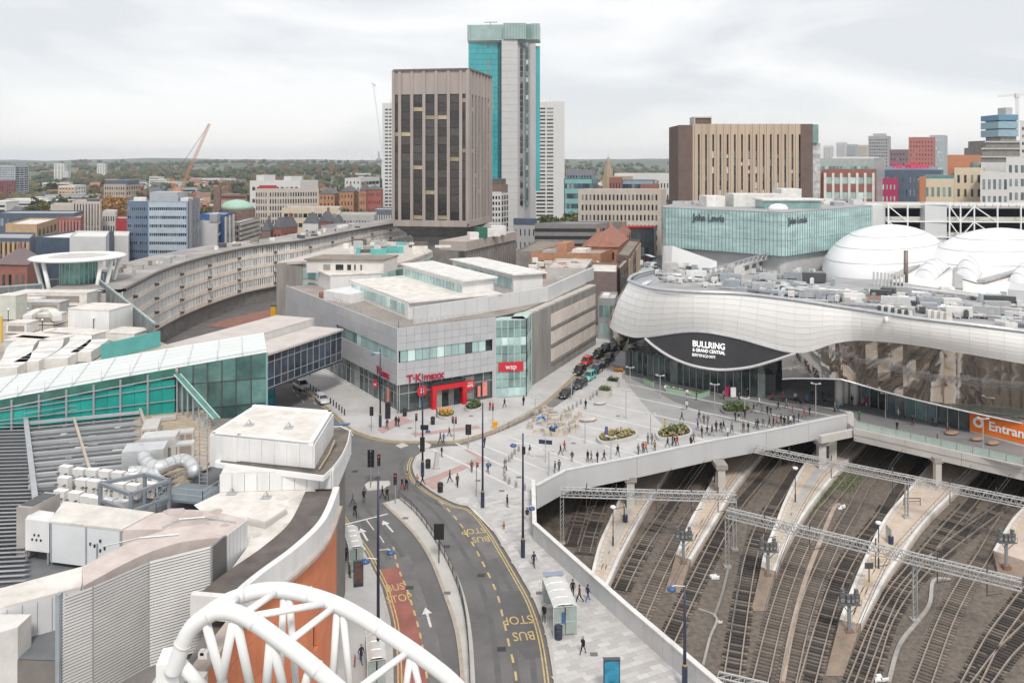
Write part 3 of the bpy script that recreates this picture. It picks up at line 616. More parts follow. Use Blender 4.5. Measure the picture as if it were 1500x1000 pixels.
def bld(name, label, cat, Lc, Cc, Rc, zt, wall, sl=None, sr=None, z0=0, roof=None, par=.7, plant=(), group=None, hip=None):
    # Lc, Cc, Rc = (photo column, distance) of the left, middle and right visible corner
    a, b, c = P2(*Lc), P2(*Cc), P2(*Rc); dd = a+c-b
    rt = thing(name, label, cat, (b.x,b.y,z0), group=group)
    part('wall', MB().prism([(q.x,q.y) for q in (a,b,c,dd)], z0-.05, zt), wall, rt)
    cen = (a+c)/2
    if hip is not None:
        hz, hm = hip; m = MB(); r1 = (a+dd)/2; r2 = (b+c)/2; ov = 1.04
        q = [cen+(p-cen)*ov for p in (a,b,c,dd)]; r1 = lerp(r1,cen,.12); r2 = lerp(r2,cen,.12); T = lambda p, z: (p.x,p.y,z)
        if (b-a).length > (c-b).length:
            m.quad(T(q[0],zt),T(q[1],zt),T(r2,zt+hz),T(r1,zt+hz)); m.quad(T(q[2],zt),T(q[3],zt),T(r1,zt+hz),T(r2,zt+hz)); m.quad(T(q[1],zt),T(q[2],zt),T(r2,zt+hz)); m.quad(T(q[3],zt),T(q[0],zt),T(r1,zt+hz))
        else:
            r1 = lerp((a+b)/2,cen,.12); r2 = lerp((c+dd)/2,cen,.12)
            m.quad(T(q[1],zt),T(q[2],zt),T(r2,zt+hz),T(r1,zt+hz)); m.quad(T(q[3],zt),T(q[0],zt),T(r1,zt+hz),T(r2,zt+hz)); m.quad(T(q[0],zt),T(q[1],zt),T(r1,zt+hz)); m.quad(T(q[2],zt),T(q[3],zt),T(r2,zt+hz))
        part('roof', m, hm, rt)
        ch = lerp(cen, r2, .6); part('chimney', MB().box(ch.x-.5,ch.x+.5,ch.y-.4,ch.y+.4,zt,zt+hz+1.4), wall, rt)
    else:
        if par:
            m = MB(); q = [p for p in (a,b,c,dd)]
            for i in range(4):
                p1, p2 = q[i], q[(i+1)%4]; e = (p2-p1).normalized()*.2; i1 = lerp(p1,cen,.02); i2 = lerp(p2,cen,.02)
                m.add([V3(p1,zt),V3(p2,zt),V3(i2,zt),V3(i1,zt),V3(p1,zt+par),V3(p2,zt+par),V3(i2,zt+par),V3(i1,zt+par)], [(4,5,6,7),(0,1,5,4),(2,3,7,6)])
            part('parapet', m, wall, rt)
        part('roof', MB().sheet([tuple(lerp(p,cen,.02)[:2]) for p in (a,b,c,dd)], zt+.05), roof or roof_g, rt)
    for (u0,u1,v0,v1,h,mt) in plant:
        f = lambda u, v: a+(b-a)*u+(dd-a)*v
        part('rooftop_plant', MB().prism([tuple(f(*q)[:2]) for q in ((u0,v0),(u1,v0),(u1,v1),(u0,v1))], zt, zt+h), mt, rt)
    if sl: face_items(rt, a, b, z0, zt, sl)
    if sr: face_items(rt, b, c, z0, zt, sr)
    return rt
# ================================================================= department store at the crossing
Kc = G(583,607); Lf = Vector((-53.5,194.6,0)); Rf = G(723.5,583)
uL = (Lf-Kc).normalized(); uR = (Rf-Kc).normalized(); nL = Vector((uL.y,-uL.x,0)); nL = -nL if nL.dot(uR) > 0 else nL
nR = Vector((uR.y,-uR.x,0)); nR = -nR if nR.dot(uL) > 0 else nR
ZB, ZT = 5.2, 15.2; LL = (Lf-Kc).length; LR = (Rf-Kc).length
st = thing('department_store', 'silver grey clad store with red signs at the corner of the crossing', 'store', (Kc.x,Kc.y,0))
FB = G(873,505); F0 = G(777,567)          # flank along the side street
fl_u = (FB-F0).normalized()
core = [tuple((Kc+uL*.35+uR*.35)[:2]), tuple((Kc+uR*(LR-.2)+uL*.4)[:2]), tuple((F0+uL*1.0)[:2]), tuple((F0+fl_u*.5-Vector((.6,0,0)))[:2]), tuple((FB-Vector((.6,0,0)))[:2]), tuple((FB+Vector((-30,30,0)))[:2]), tuple(Lf[:2]), tuple((Lf-nL*.3)[:2])]
part('core_wall', MB().prism([tuple((Kc+uL*.6+uR*.6)[:2]), tuple((Rf+uL*1.0)[:2]), tuple((F0+uL*2)[:2]), tuple((FB-Vector((2,0,0)))[:2]), tuple((FB+Vector((-30,24,0)))[:2]), tuple((Lf-nL*.6)[:2])], 0, ZT-.4), M('store_core',(.10,.105,.11),.6), st)
part('roof', MB().sheet([tuple((Kc+uL*.6+uR*.6)[:2]), tuple((Rf+uL*1.0)[:2]), tuple((F0+uL*2)[:2]), tuple((FB-Vector((2,0,0)))[:2]), tuple((FB+Vector((-30,24,0)))[:2]), tuple((Lf-nL*.6)[:2])], ZT-.35), M('store_roof_brown',(.30,.26,.235),.9,var=.25,scale=.15), st)
def clad(o, u, n, L, nc, rows, mat, th=.3, gap=.035):
    for z0, z1 in rows:
        for k in range(nc):
            part('cladding_panel', MB().ob(o+u*(L*k/nc)+Vector((0,0,z0)), u*(L/nc-gap), n*th, (0,0,z1-z0-gap)), mat, st)
clad(Kc, uR, nR, LR, 13, [(5.2,6.5),(6.5,7.8),(7.8,9.1),(11.2,12.5),(12.5,13.8),(13.8,15.2)], panel_g)
clad(Kc, uL, nL, LL*.47, 14, [(5.2,7.1),(7.1,9.1),(11.2,13.2),(13.2,15.2)], panel_g); clad(Kc+uL*LL*.47, uL, nL, LL*.53, 14, [(5.2,8.5),(8.5,11.8),(11.8,15.2)], panel_g)
for k in range(12): part('window', MB().ob(Kc+uR*(.4+(LR-2.2)*k/12)+Vector((0,0,9.15)), uR*((LR-2.2)/12-.08), nR*.12, (0,0,2.0)), glass_d if k == 9 else glass_lt, st)
for k in range(14): part('window', MB().ob(Kc+uL*(.2+LL*.46*k/14)+Vector((0,0,9.15)), uL*(LL*.46/14-.08), nL*.12, (0,0,2.0)), glass_g if k > 8 else glass_lt, st)
part('corner_trim', MB().ob(Kc+Vector((0,0,5.2))+nL*.3, nR*.3, -nL*.3, (0,0,10)), panel_g, st)
# ground floor glazing with mullions
sb = Kc+uL*.25
for o, u, n, L, nc in ((Kc+uL*.3, uR, nR, LR, 9), (Kc+uR*.3, uL, nL, LL*.8, 22)):
    for k in range(nc):
        p = o+u*(L*k/nc); part('shop_window', MB().ob(p+Vector((0,0,.5)), u*(L/nc-.12), n*.05, (0,0,4.4)), glass_sh, st)
        part('mullion', MB().ob(p-u*.1, u*.14, n*.16, (0,0,5.15)), grey_m if k%2 else galv, st)
    part('stall_riser', MB().ob(o, u*L, n*.2, (0,0,.5)), white_d if L > 30 else dkgrey, st); part('transom', MB().ob(o+Vector((0,0,3.4)), u*L, n*.12, (0,0,.12)), galv, st)
    part('fascia_band', MB().ob(o+Vector((0,0,4.85)), u*L, n*.14, (0,0,.35)), glass_lt if L > 30 else dkgrey, st)
# red entrance portal
def onR(px, off=.0):        # distance along right face of photo column
    for i in range(4000):
        p = Kc+uR*(LR*i/4000)+nR*off
        if 750+F*p.x/p.y >= px: return LR*i/4000
e0, e1 = onR(630), onR(680)
ent = Kc+nR*.1
part('entrance_portal', MB().ob(ent+uR*e0, uR*.8, nR*1.0, (0,0,4.2)).ob(ent+uR*(e1-.8), uR*.8, nR*1.0, (0,0,4.2)).ob(ent+uR*(e0+.8)+Vector((0,0,3.4)), uR*(e1-e0-1.6), nR*1.0, (0,0,.8)), redp, st)
for k in range(4): part('entrance_door', MB().ob(ent+uR*(e0+1.1+k*(e1-e0-2)/4)+Vector((0,0,.1)), uR*((e1-e0-2)/4-.1), nR*.15, (0,0,3.0)), glass_d, st)
part('canopy_glass', MB().ob(ent+uR*e0+Vector((0,0,4.25)), uR*(e1-e0), nR*.5, (0,0,.5)), glass_d, st)
red_dk = M('dark_red_lettering',(.42,.015,.05),.4)
text_on(st, 'T·K·maxx', Kc+uR*(onR(622))+nR*.42+Vector((0,0,6.0)), uR, 1.9, red_dk, depth=.15, bold=.05, sx=.95)
text_on(st, 'T·K·max', Kc+uL*(5.5)+nL*.45+Vector((0,0,6.2)), -uL, 1.9, red_dk, depth=.15, bold=.05, sx=.8)
def disc(o, u, n, r, mat, txts):
    m = MB(); k = 20; c = Vector(o); ring = [c+(u*math.cos(6.2832*i/k)+Vector((0,0,1))*math.sin(6.2832*i/k))*r for i in range(k)]
    m.add(ring+[p+n*.1 for p in ring], [tuple(range(k-1,-1,-1)), tuple(range(k,2*k))]+[(i,(i+1)%k,k+(i+1)%k,k+i) for i in range(k)])
    s = part('round_sign', m, mat, st)
    for t, dz, sz in txts: text_on(s, t, c+n*.13+Vector((0,0,dz)), u, sz, white_p, depth=.03, bold=.01)
disc(Kc+uR*onR(687.5)+nR*.25+Vector((0,0,3.3)), uR, nR, .98, red_s, (('save up to',.45,.24),('60%',-.12,.75),)); disc(Kc+uR*onR(617)+nR*.3+Vector((0,0,3.6)), uR, nR, .98, red_s, (('up to',.4,.3),('60',-.15,.7)))
disc(Kc+uL*9+nL*.25+Vector((0,0,3.4)), -uL, nL, .9, red_s, (('60%',-.1,.6),)); 
part('poster', MB().ob(Kc+uR*onR(706)+nR*.12+Vector((0,0,.8)), uR*1.0, nR*.08, (0,0,2.6)), M('salmon_poster',(.75,.25,.20),.6), st); part('poster', MB().ob(Kc+uR*onR(699)+nR*.12+Vector((0,0,.8)), uR*.6, nR*.08, (0,0,2.0)), MAT['salmon_poster'], st)
part('poster', MB().ob(Kc+uL*3.3+nL*.15+Vector((0,0,1.2)), uL*.9, nL*.08, (0,0,2.6)), MAT['salmon_poster'], st)
# glass stair bay with the red panel
Wc = Rf; bay = [tuple(p[:2]) for p in (Rf+nR*.3+uR*.05, G(771,581), F0+nR*.0+uR*.4, F0+uL*1.5, Rf+uL*1.5)]
bm = G(771,581); bb = [Rf+nR*.3+uR*.2, bm, F0+Vector((.2,.2,0))]
for a, b, nc in ((bb[0],bb[1],5),(bb[1],bb[2],2)):
    d = (b-a); n = Vector((d.y,-d.x,0)).normalized()
    for r in range(9):
        for k in range(nc): part('glazing_panel', MB().ob(a+d*(k/nc)+Vector((0,0,.4+r*1.58)), d/nc*.94, -n*.06, (0,0,1.5)), M('bay_glass',(.30,.44,.42),.08,var=.3,scale=.4,spec=.8,obj=.35,alpha=.8) if r%3 else glass_lt, st)
    for k in range(nc+1): part('mullion', MB().bar(a+d*(k/nc), a+d*(k/nc)+Vector((0,0,14.8)), .14), M('pale_green_steel',(.45,.56,.53),.5), st)
    for r in range(0,10,3): part('floor_edge', MB().ob(a+Vector((0,0,.2+r*1.58)), d, -n*3, (0,0,.25)), MAT['pale_green_steel'], st)
bu = (bb[1]-bb[0]).normalized(); bn2 = Vector((bu.y,-bu.x,0)); p0, p1 = bb[0]+bu*.5+bn2*.1, bb[0]+bu*5.3+bn2*.1
wp = part('sign_panel', MB().ob(p0+Vector((0,0,5.0)), p1-p0, bn2*.12, (0,0,1.75)), red_s, st); text_on(wp, 'wsp', (p0+p1)/2+bn2*.17+Vector((0,0,5.85)), bu, 1.35, white_p, depth=.04, bold=.01)
part('column', MB().box(Rf.x-.3,Rf.x+.3,Rf.y-.35,Rf.y+.25,0,ZT), panel_g, st)
# concrete flank with rows of pale panels
fw = FB-F0; fL = fw.length; fn = Vector((fw.y,-fw.x,0)).normalized(); fu = fw/fL
part('flank_wall', MB().ob(F0, fw, -fn*.5, (0,0,14.3)), M('streaky_concrete',(.27,.255,.24),.9,var=.3,scale=.5,streak=.12), st)
f0 = 0.27
for r in range(3):
    for k in range(14): part('pale_panel', MB().ob(F0+fu*fL*(f0+(.99-f0)*k/14)+Vector((0,0,2.6+r*3.6)), fu*fL*(.99-f0)/14*.86, fn*.12, (0,0,2.7)), M('cream_infill_panel',(.68,.61,.56),.7,var=.1,scale=.6,obj=.08), st)
    part('floor_band', MB().ob(F0+fu*fL*f0+Vector((0,0,2.0+r*3.6)), fu*fL*(1-f0), fn*.25, (0,0,.5)), conc_dk, st)
# roof: railing, setback screen, rooflight sheds
ra = MB(); 
for u, L in ((uR,LR),(uL,LL*.52)):
    o = Kc+uL*.25+uR*.25; k = round(L/1.1)
    for i in range(k): part('rail_post', MB().bar(o+u*(L*i/k)+Vector((0,0,ZT)), o+u*(L*i/k)+Vector((0,0,ZT+1.1)), .07), galv, st)
    for z in (.4,.75,1.1): part('guard_rail', MB().bar(o+Vector((0,0,ZT+z)), o+u*L+Vector((0,0,ZT+z)), .06), galv, st)
for k, (q, nm) in enumerate(((G(0,0,0),''),)): pass
def wallz(pts, z0, z1, th, mat, nm, nseg=3.2):
    for a, b in zip(pts, pts[1:]):
        d = b-a; n = max(1, round(d.length/nseg)); s = Vector((d.y,-d.x,0)).normalized()*-th
        for k in range(n): part(nm, MB().ob(Vector((a.x,a.y,z0))+d*(k/n), d/n*.985, s, (0,0,z1-z0)), mat, st)
def GZ(px, py, z): p = G(px,py,z); return Vector((p.x,p.y,0))
lgt = M('pale_grey_screen',(.60,.605,.61),.5,var=.06,scale=.3,obj=.03)
scr = [GZ(607,448,18.2), GZ(716,432,18.2), GZ(803,418,18.2), GZ(870,394,17.4)]
wallz(scr, 14.8, 17.9, .5, lgt, 'roof_screen')
part('ledge', MB().ob(F0+Vector((0,0,14.3)), fw, -fn*3.5, (0,0,.35)), M('sandy_ledge',(.50,.46,.43),.9,var=.2), st)
a, b = GZ(512,411,18.0), GZ(598,443,18.0)
d = b-a; n2 = Vector((d.y,-d.x,0)).normalized(); 
if n2.y > 0: n2 = -n2
part('rooftop_hall', MB().ob(a+Vector((0,0,14.8)), d, uR*LR*1.02, (0,0,3.1)), panel_w, st); part('hall_roof', MB().ob(a+Vector((0,0,17.9))-d*.02, d*1.04, uR*LR*1.04, (0,0,.25)), cream, st)
for k in range(16): part('window', MB().ob(a+d*(.05+k*.057)+Vector((0,0,15.7)), d*.045, n2*.15, (0,0,1.8)), glass_lt, st)
def shed(pl, pr, pe, z0, z1):
    A, B, E = GZ(*pl,z1), GZ(*pr,z1), GZ(*pe,z1); d = B-A; w = E-B
    part('rooflight_shed', MB().ob(A+Vector((0,0,z0)), d, w, (0,0,z1-z0)), panel_w, st); part('shed_roof', MB().ob(A+Vector((0,0,z1))-d*.02-w*.08, d*1.05, w*1.16, (0,0,.3)), white_d, st)
    n = Vector((d.y,-d.x,0)).normalized(); n = -n if n.dot(w) > 0 else n
    for k in range(18): part('window', MB().ob(A+d*(.03+k*.053)+n*.02+Vector((0,0,lerp(z0,z1,.45))), d*.044, n*.12, (0,0,(z1-z0)*.4)), glass_lt if w.length > 5 else glass_b, st)
shed((591,388),(678,412),(723,407),14.8,20.6); shed((663,381),(752,403),(795,400),14.8,20.2)
part('rooftop_plant', MB().box(-38,-35,176,179,15,16.5).box(-42,-40.5,178,180,15,16), brick_r, st)
x = GZ(484,404,18.4); part('rooftop_plant', MB().ob(x+Vector((0,0,14.8)), (11,4,0), (-5,9,0), (0,0,3.6)), panel_w, st); part('plant_roof', MB().ob(x+Vector((-.3,-.3,18.4)), (11.6,4.2,0), (-5.2,9.4,0), (0,0,.25)), cream, st)
x = GZ(474,424,17); part('rooftop_plant', MB().ob(x+Vector((0,0,14.8)), (6.5,-5.5,0), (5,7,0), (0,0,2.0)), panel_w, st)

# ================================================================= covered footbridge between store and mall roofs
br = thing('covered_footbridge', 'dark glazed covered bridge over the road joining grey store to mall', 'footbridge', tuple(Kc+uL*14+Vector((0,0,6))))
e = Kc+uL*11.5; bd = (GZ(391,519,11.8)-GZ(500,483,11.8)).normalized(); e = GZ(500,483,11.8); BLn = 48; bn = Vector((bd.y,-bd.x,0)); bn = -bn if bn.y > 0 else bn
part('deck', MB().ob(e+Vector((0,0,5.6)), bd*BLn, -bn*9, (0,0,.4)), dkgrey, br)
nb = 26
for k in range(nb):
    for z0, z1 in ((6.1,7.5),(7.6,10.3),(10.4,11.5)): part('window', MB().ob(e+bd*(BLn*k/nb)+Vector((0,0,z0)), bd*(BLn/nb-.12), -bn*.08, (0,0,z1-z0)), M('bridge_glass',(.05,.062,.085),.08,var=.4,spec=.7,obj=.4), br)
    part('mullion', MB().ob(e+bd*(BLn*k/nb-.12)+Vector((0,0,6)), bd*.12, bn*.1, (0,0,5.6)), grey_m, br)
for z in (6.0,7.5,10.3,11.5): part('transom', MB().ob(e+Vector((0,0,z)), bd*BLn, bn*.12, (0,0,.1)), grey_m, br)
part('inner_wall', MB().ob(e-bn*1.5+Vector((0,0,6)), bd*BLn, -bn*7, (0,0,5.4)), dkgrey, br)
part('roof', MB().ob(e+bn*.5+Vector((0,0,11.7)), bd*BLn, -bn*7.5, (0,0,.35)), M('pinkish_membrane',(.56,.51,.485),.85,var=.12,scale=.3), br)
part('raised_roof', MB().ob(e-bn*7+bd*(-1)+Vector((0,0,11.7)), bd*(BLn+6), -bn*9, (0,0,1.7)), MAT['pinkish_membrane'], br)
part('roof_fascia', MB().ob(e-bn*6.9+Vector((0,0,12.1)), bd*BLn, bn*.12, (0,0,1.0)), M('pale_fascia',(.58,.56,.54),.6,var=.08), br)

# ================================================================= long curved office block
cp = [(-80,168),(-82.5,182),(-85,198),(-85.7,222.6),(-82.4,249.8),(-76,266),(-70,279),(-62,316),(-50.5,357),(-40,390)]
cv = smooth_line([Vector((x,y,0)) for x,y in cp], 6); cv = resample(cv, 2.0); NC = len(cv)
cb = thing('curved_office_block', 'long curved office block with beige bands and rows of narrow windows', 'office block', (cv[0].x,cv[0].y,0))
bandm = M('beige_spandrel',(.82,.73,.635),.85,var=.14,scale=.4); mull = M('pale_mullion',(.80,.78,.76),.8,var=.1)
ins = offset_line(cv, .55 if False else -.55)
def ribbon(L, z0, z1, th, mat, nm, sub=1):
    a = L; b = offset_line(L, th); m = MB()
    m.grid([[V3(p,z0) for p in a],[V3(p,z1) for p in a]]); m.grid([[V3(p,z0) for p in b],[V3(p,z1) for p in b]]); m.grid([[V3(p,z1) for p in a],[V3(p,z1) for p in b]]); m.grid([[V3(p,z0) for p in a],[V3(p,z0) for p in b]])
    return part(nm, m, mat, cb)
sg = 1 if offset_line(cv,1)[10].x > cv[10].x else -1      # +1 if positive offset faces the street
lv = [4.6,7.9,11.2,14.5]
ribbon(offset_line(cv,-sg*12), 0, 17.9, sg*11.2, conc_dk, 'core_wall')
for i, z in enumerate(lv):
    ribbon(cv, z, z+1.15, sg*.22, bandm, 'spandrel_band')
    W_ = MB(); Mu = MB(); half = []
    for k in range(NC-1):
        p, q = cv[k], cv[k+1]; d = q-p; n = Vector((d.y,-d.x,0)).normalized()*sg
        for h in (0,.5):
            W_.ob(p+d*h-n*.06+Vector((0,0,z+1.15)), d*.5*.96, n*.08, (0,0,2.15))
            Mu.ob(p+d*h-n*.05+Vector((0,0,z+1.15)), d*.2, n*.2, (0,0,2.15))
    part('window', W_, M('slit_window_glass',(.30,.32,.325),.12,var=.4,scale=.4,spec=.7,island=.7), cb, kind='stuff'); part('mullion', Mu, mull, cb, kind='stuff')
    for k in range(4, NC-1, 9): part('bracket', MB().box(cv[k].x+.4*sg*1-.3,cv[k].x+.4*sg+.6,cv[k].y-.4,cv[k].y+.4,z+.7,z+1.3), brown_st, cb)
ribbon(cv, 17.8, 18.4, sg*.8, M('dark_coping',(.16,.14,.13),.8), 'roof_edge')
m = MB(); m.grid([[V3(p,18.3) for p in cv],[V3(p,18.3) for p in offset_line(cv,-sg*15)]]); part('roof', m, M('mottled_roof',(.33,.31,.295),.9,var=.35,scale=.12), cb)
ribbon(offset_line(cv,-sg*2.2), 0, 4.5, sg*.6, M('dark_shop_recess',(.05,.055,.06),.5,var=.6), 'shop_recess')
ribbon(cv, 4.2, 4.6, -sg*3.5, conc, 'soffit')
e0 = cv[0]; e1 = offset_line(cv,-sg*13)[0]
part('gable_wall', MB().ob(Vector((e0.x,e0.y-.4,0)), e1-e0, (0,.4,0), (0,0,17.6)), M('pale_tile_gable',(.50,.485,.475),.8,var=.06,scale=.6), cb)
for k in range(1,7): part('gable_joint', MB().ob(Vector((lerp(e0.x,e1.x,k/7),lerp(e0.y,e1.y,k/7)-.44,0)), (.06,0,0), (0,.05,0), (0,0,17.6)), conc, cb)
shopc = [(.05,.07,.20),(.55,.55,.52),(.06,.30,.10),(.45,.08,.06),(.50,.52,.55),(.03,.05,.16),(.60,.60,.58),(.10,.22,.12),(.35,.33,.30)]
for i in range(26):
    k = int(lerp(8, NC*.62, i/26)); p, q = cv[k]-Vector((0,0,0)), cv[k+2]; d = q-p; n = Vector((d.y,-d.x,0)).normalized()*sg; c = shopc[i%9]
    part('shop_fascia', MB().ob(p-n*1.55+Vector((0,0,2.9)), d*.9, n*.2, (0,0,1.0)), M('shop_fascia_%d'%(i%9), c, .6), cb); part('shop_window', MB().ob(p-n*1.55+Vector((0,0,.3)), d*.85, n*.12, (0,0,2.4)), glass_sh, cb)
for k in range(0, 40):
    i = random.randrange(6, int(NC*.75)); o = random.uniform(3,11); p = offset_line(cv,-sg*o)[i]; w = random.uniform(.6,2.6); h = random.uniform(.4,1.6)
    part('rooftop_unit', MB().ob(p+Vector((0,0,18.3)), (w,.3,0), (-.3,w*random.uniform(.4,1.4),0), (0,0,h)), random.choice([white_d,galv,dkgrey,conc,roof_b]), cb)
# opposite block with the concrete gable
g0, g1 = GZ(405,386,18), GZ(444,383,18); 
ob_ = thing('curved_corner_block', 'grey concrete block with glazed curved front behind the silver store', 'office block', (g0.x,g0.y,0))
fr = smooth_line([g1, GZ(520,389,18), GZ(590,384,18), GZ(634,368,18)], 6)
part('gable_wall', MB().ob(Vector((g0.x,g0.y,0)), g1-g0, (1,12,0), (0,0,18)), M('stained_gable',(.33,.30,.275),.9,var=.35,scale=.4,streak=.15), ob_)
back = [(634-40,268),]
body = [(p.x,p.y) for p in fr]+[(fr[-1].x-8,fr[-1].y+25),(g0.x+10,g0.y+62),(g0.x,g0.y+.5)]
part('wall', MB().prism(body, 0, 17.4), conc_lt, ob_)
m = MB(); m.prism([(p[0],p[1]) for p in [(q.x,q.y-.8) for q in fr]+body[len(fr):]], 17.5, 18.2); part('roof_slab', m, M('sandy_roof_edge',(.52,.48,.44),.85,var=.15,scale=.2), ob_)
for r in range(4):
    for i in range(len(fr)-1):
        p, q = fr[i], fr[i+1]; d = q-p; n = Vector((d.y,-d.x,0)).normalized(); part('window', MB().ob(p+Vector((0,0,2.5+r*3.7)), d*.93, n*.15, (0,0,2.7)), glass_g if i%2 else glass_lt, ob_)
pa, pb = GZ(449,382,21), GZ(562,383,21); 
part('penthouse', MB().ob(Vector((pa.x,pa.y,18.2)), pb-pa, (2,9,0), (0,0,3)), M('white_render',(.66,.63,.60),.8,var=.08), ob_); part('penthouse_roof', MB().ob(Vector((pa.x-.5,pa.y-.5,21.2)), (pb-pa)*1.03, (2.2,10,0), (0,0,.3)), roof_b, ob_)
d = pb-pa
for k, w in ((.22,.09),(.38,.10),(.53,.05),(.62,.02),(.7,.02)): part('window', MB().ob(Vector((pa.x,pa.y,18.9))+d*k+Vector((0,-.08,0)), d*w, (0,.1,0), (0,0,1.3)), glass_d, ob_)
for k in range(26):
    p = Vector((random.uniform(-52,-22), random.uniform(232,262), 18.2)); w = random.uniform(.8,5); part('rooftop_unit', MB().ob(p, (w,.2,0), (-.2,random.uniform(.8,3),0), (0,0,random.uniform(.5,2.2))), random.choice([white_d,conc,roof_b,teal_lt,galv,roof_d,cream]), ob_)
# ================================================================= station hall with the wavy steel front
TB = [((955,396,20),(26,190,10)),((930,403,20),(22.5,183,10)),((921,410,20),(20.7,175.9,10)),((924,413,20),(20.8,169.9,9.6)),((940,419,20),(23.5,164.6,9.3)),
 ((963,424,20),(946,494,9.7,1)),((1016,428,20),(1016,486,12.2,1)),((1087,431,20),(1078,495,11.8,1)),((1165,440,19.7),(1165,517,10.3,1)),((1223,449,19.2),(1223,503,12.8,1)),((1264,455,19),(1264,499,13.6,1)),
 ((1335,466,18.7),(1335,505,14,1)),((1420,476,18.4),(1420,519,13.5,1)),((1500,486,18),(1500,533,13,1)),((1620,502,17.6),(1620,553,12.6,1))]
top = smooth_line([G(*t) for t, b in TB], 6); bot = smooth_line([G(*b[:3]) if len(b)==4 else Vector(b) for t, b in TB], 6); K = len(top)
sh = thing('station_hall', 'station hall wrapped in wavy white and mirror steel above the plaza', 'station', (40,160,0))
steel_w = M('pale_satin_steel', (.89,.88,.865), .42, .05, var=.02, scale=.1, obj=.02)
def mirror(name, col, rough, bs, dist):
    m = M(name, col, rough, 1.0, var=.05); t = m.node_tree; b = t.nodes['Principled BSDF']
    tc = t.nodes.new('ShaderNodeTexCoord'); n = t.nodes.new('ShaderNodeTexNoise'); n.inputs['Scale'].default_value = bs; n.inputs['Detail'].default_value = 2; n.inputs['Distortion'].default_value = .6
    bp = t.nodes.new('ShaderNodeBump'); bp.inputs['Strength'].default_value = 1; bp.inputs['Distance'].default_value = dist
    t.links.new(tc.outputs['Object'], n.inputs['Vector']); t.links.new(n.outputs[0], bp.inputs['Height']); t.links.new(bp.outputs[0], b.inputs['Normal']); return m
mir = mirror('mirror_steel', (.50,.48,.46), .05, .11, .07)
def outw(i, L):
    t = L[min(i+1,K-1)]-L[max(i-1,0)]; t.z = 0; t.normalize(); return Vector((t.y,-t.x,0))
rows = 8
def rib(i, v):
    p = lerp(top[i], bot[i], v); return p+outw(i, top)*(.6*math.sin(math.pi*v))
for r in range(rows):
    for i in range(0, K-1, 2):
        v0, v1 = r/rows+.002, (r+1)/rows-.002; m = MB(); j = min(i+2, K-1)
        a, b, c, d = rib(i,v0), rib(j,v0), rib(j,v1), rib(i,v1); mid = rib(min(i+1,K-1),v0); mid2 = rib(min(i+1,K-1),v1)
        w = outw(i, top)*random.uniform(-.012,.012)
        e1 = (b-a)*.004; rows_ = [[d+w+e1, mid2+w, c+w-e1],[a+w+e1, mid+w, b+w-e1]]
        m.grid(rows_); part('cladding_panel', m, mir if i < 15 else steel_w, sh, smooth=True)
back = MB(); back.grid([[rib(i,1)-outw(i,top)*.7 for i in range(K)],[rib(i,.5)-outw(i,top)*.7 for i in range(K)],[rib(i,0)-outw(i,top)*.7 for i in range(K)]]); part('backing_skin', back, galv_lt, sh)
# eye shaped screen
def bot_at(px):
    best = None
    for i in range(24, K-1):
        a, b = bot[i], bot[i+1]; pa, pb = 750+F*a.x/a.y, 750+F*b.x/b.y
        if pa <= px <= pb: return lerp(a, b, (px-pa)/(pb-pa))
eye = [(946,495),(960,507),(985,523),(1016,535),(1054,541),(1095,538),(1130,529),(1166,517)]
ey = smooth_line([Vector((x,y,0)) for x,y in eye], 5); E1 = []; E2 = []
for p in ey:
    q = bot_at(p.x)
    if q is None: continue
    n = outw(30, bot); E1.append(q+n*.15); E2.append(Vector((q.x,q.y,ZD(p.y,q.y)))+n*.15)
scr_m = M('led_screen', (.05,.05,.055), .5, var=.1)
m = MB(); m.grid([E2, E1]); m.grid([[p-outw(30,bot)*.6 for p in E1],[p-outw(30,bot)*.6 for p in E2]]); es = part('screen', m, scr_m, sh)
part('screen_rim', MB().tube([p+outw(30,bot)*.1 for p in E2], .28, 6), galv_lt, sh); part('screen_rim', MB().tube([p+outw(30,bot)*.1+Vector((0,0,.1)) for p in E1], .2, 6), galv, sh)
q0, q1 = bot_at(1000), bot_at(1078); su = (q1-q0); su.z = 0; su.normalize(); sn = Vector((su.y,-su.x,0)); sw = M('screen_white', (.9,.9,.9), .5, emit=.5)
off_ = max((p-q0).dot(sn) for p in E1[8:26])+.25
def scr_text(t, px, py, size, b=.03, sx=1): 
    q = bot_at(px); q = q+sn*(off_-(q-q0).dot(sn)); text_on(es, t, Vector((q.x,q.y,ZD(py,q.y))), su, size, sw, depth=.04, bold=b, sx=sx)
scr_text('BULLRING',1039,505.8,1.6,.03,.84); scr_text('& GRAND CENTRAL',1039,514.6,.88,.015,.77); scr_text('BIRMINGHAM',1031.5,521.3,.85,-.005,.85)
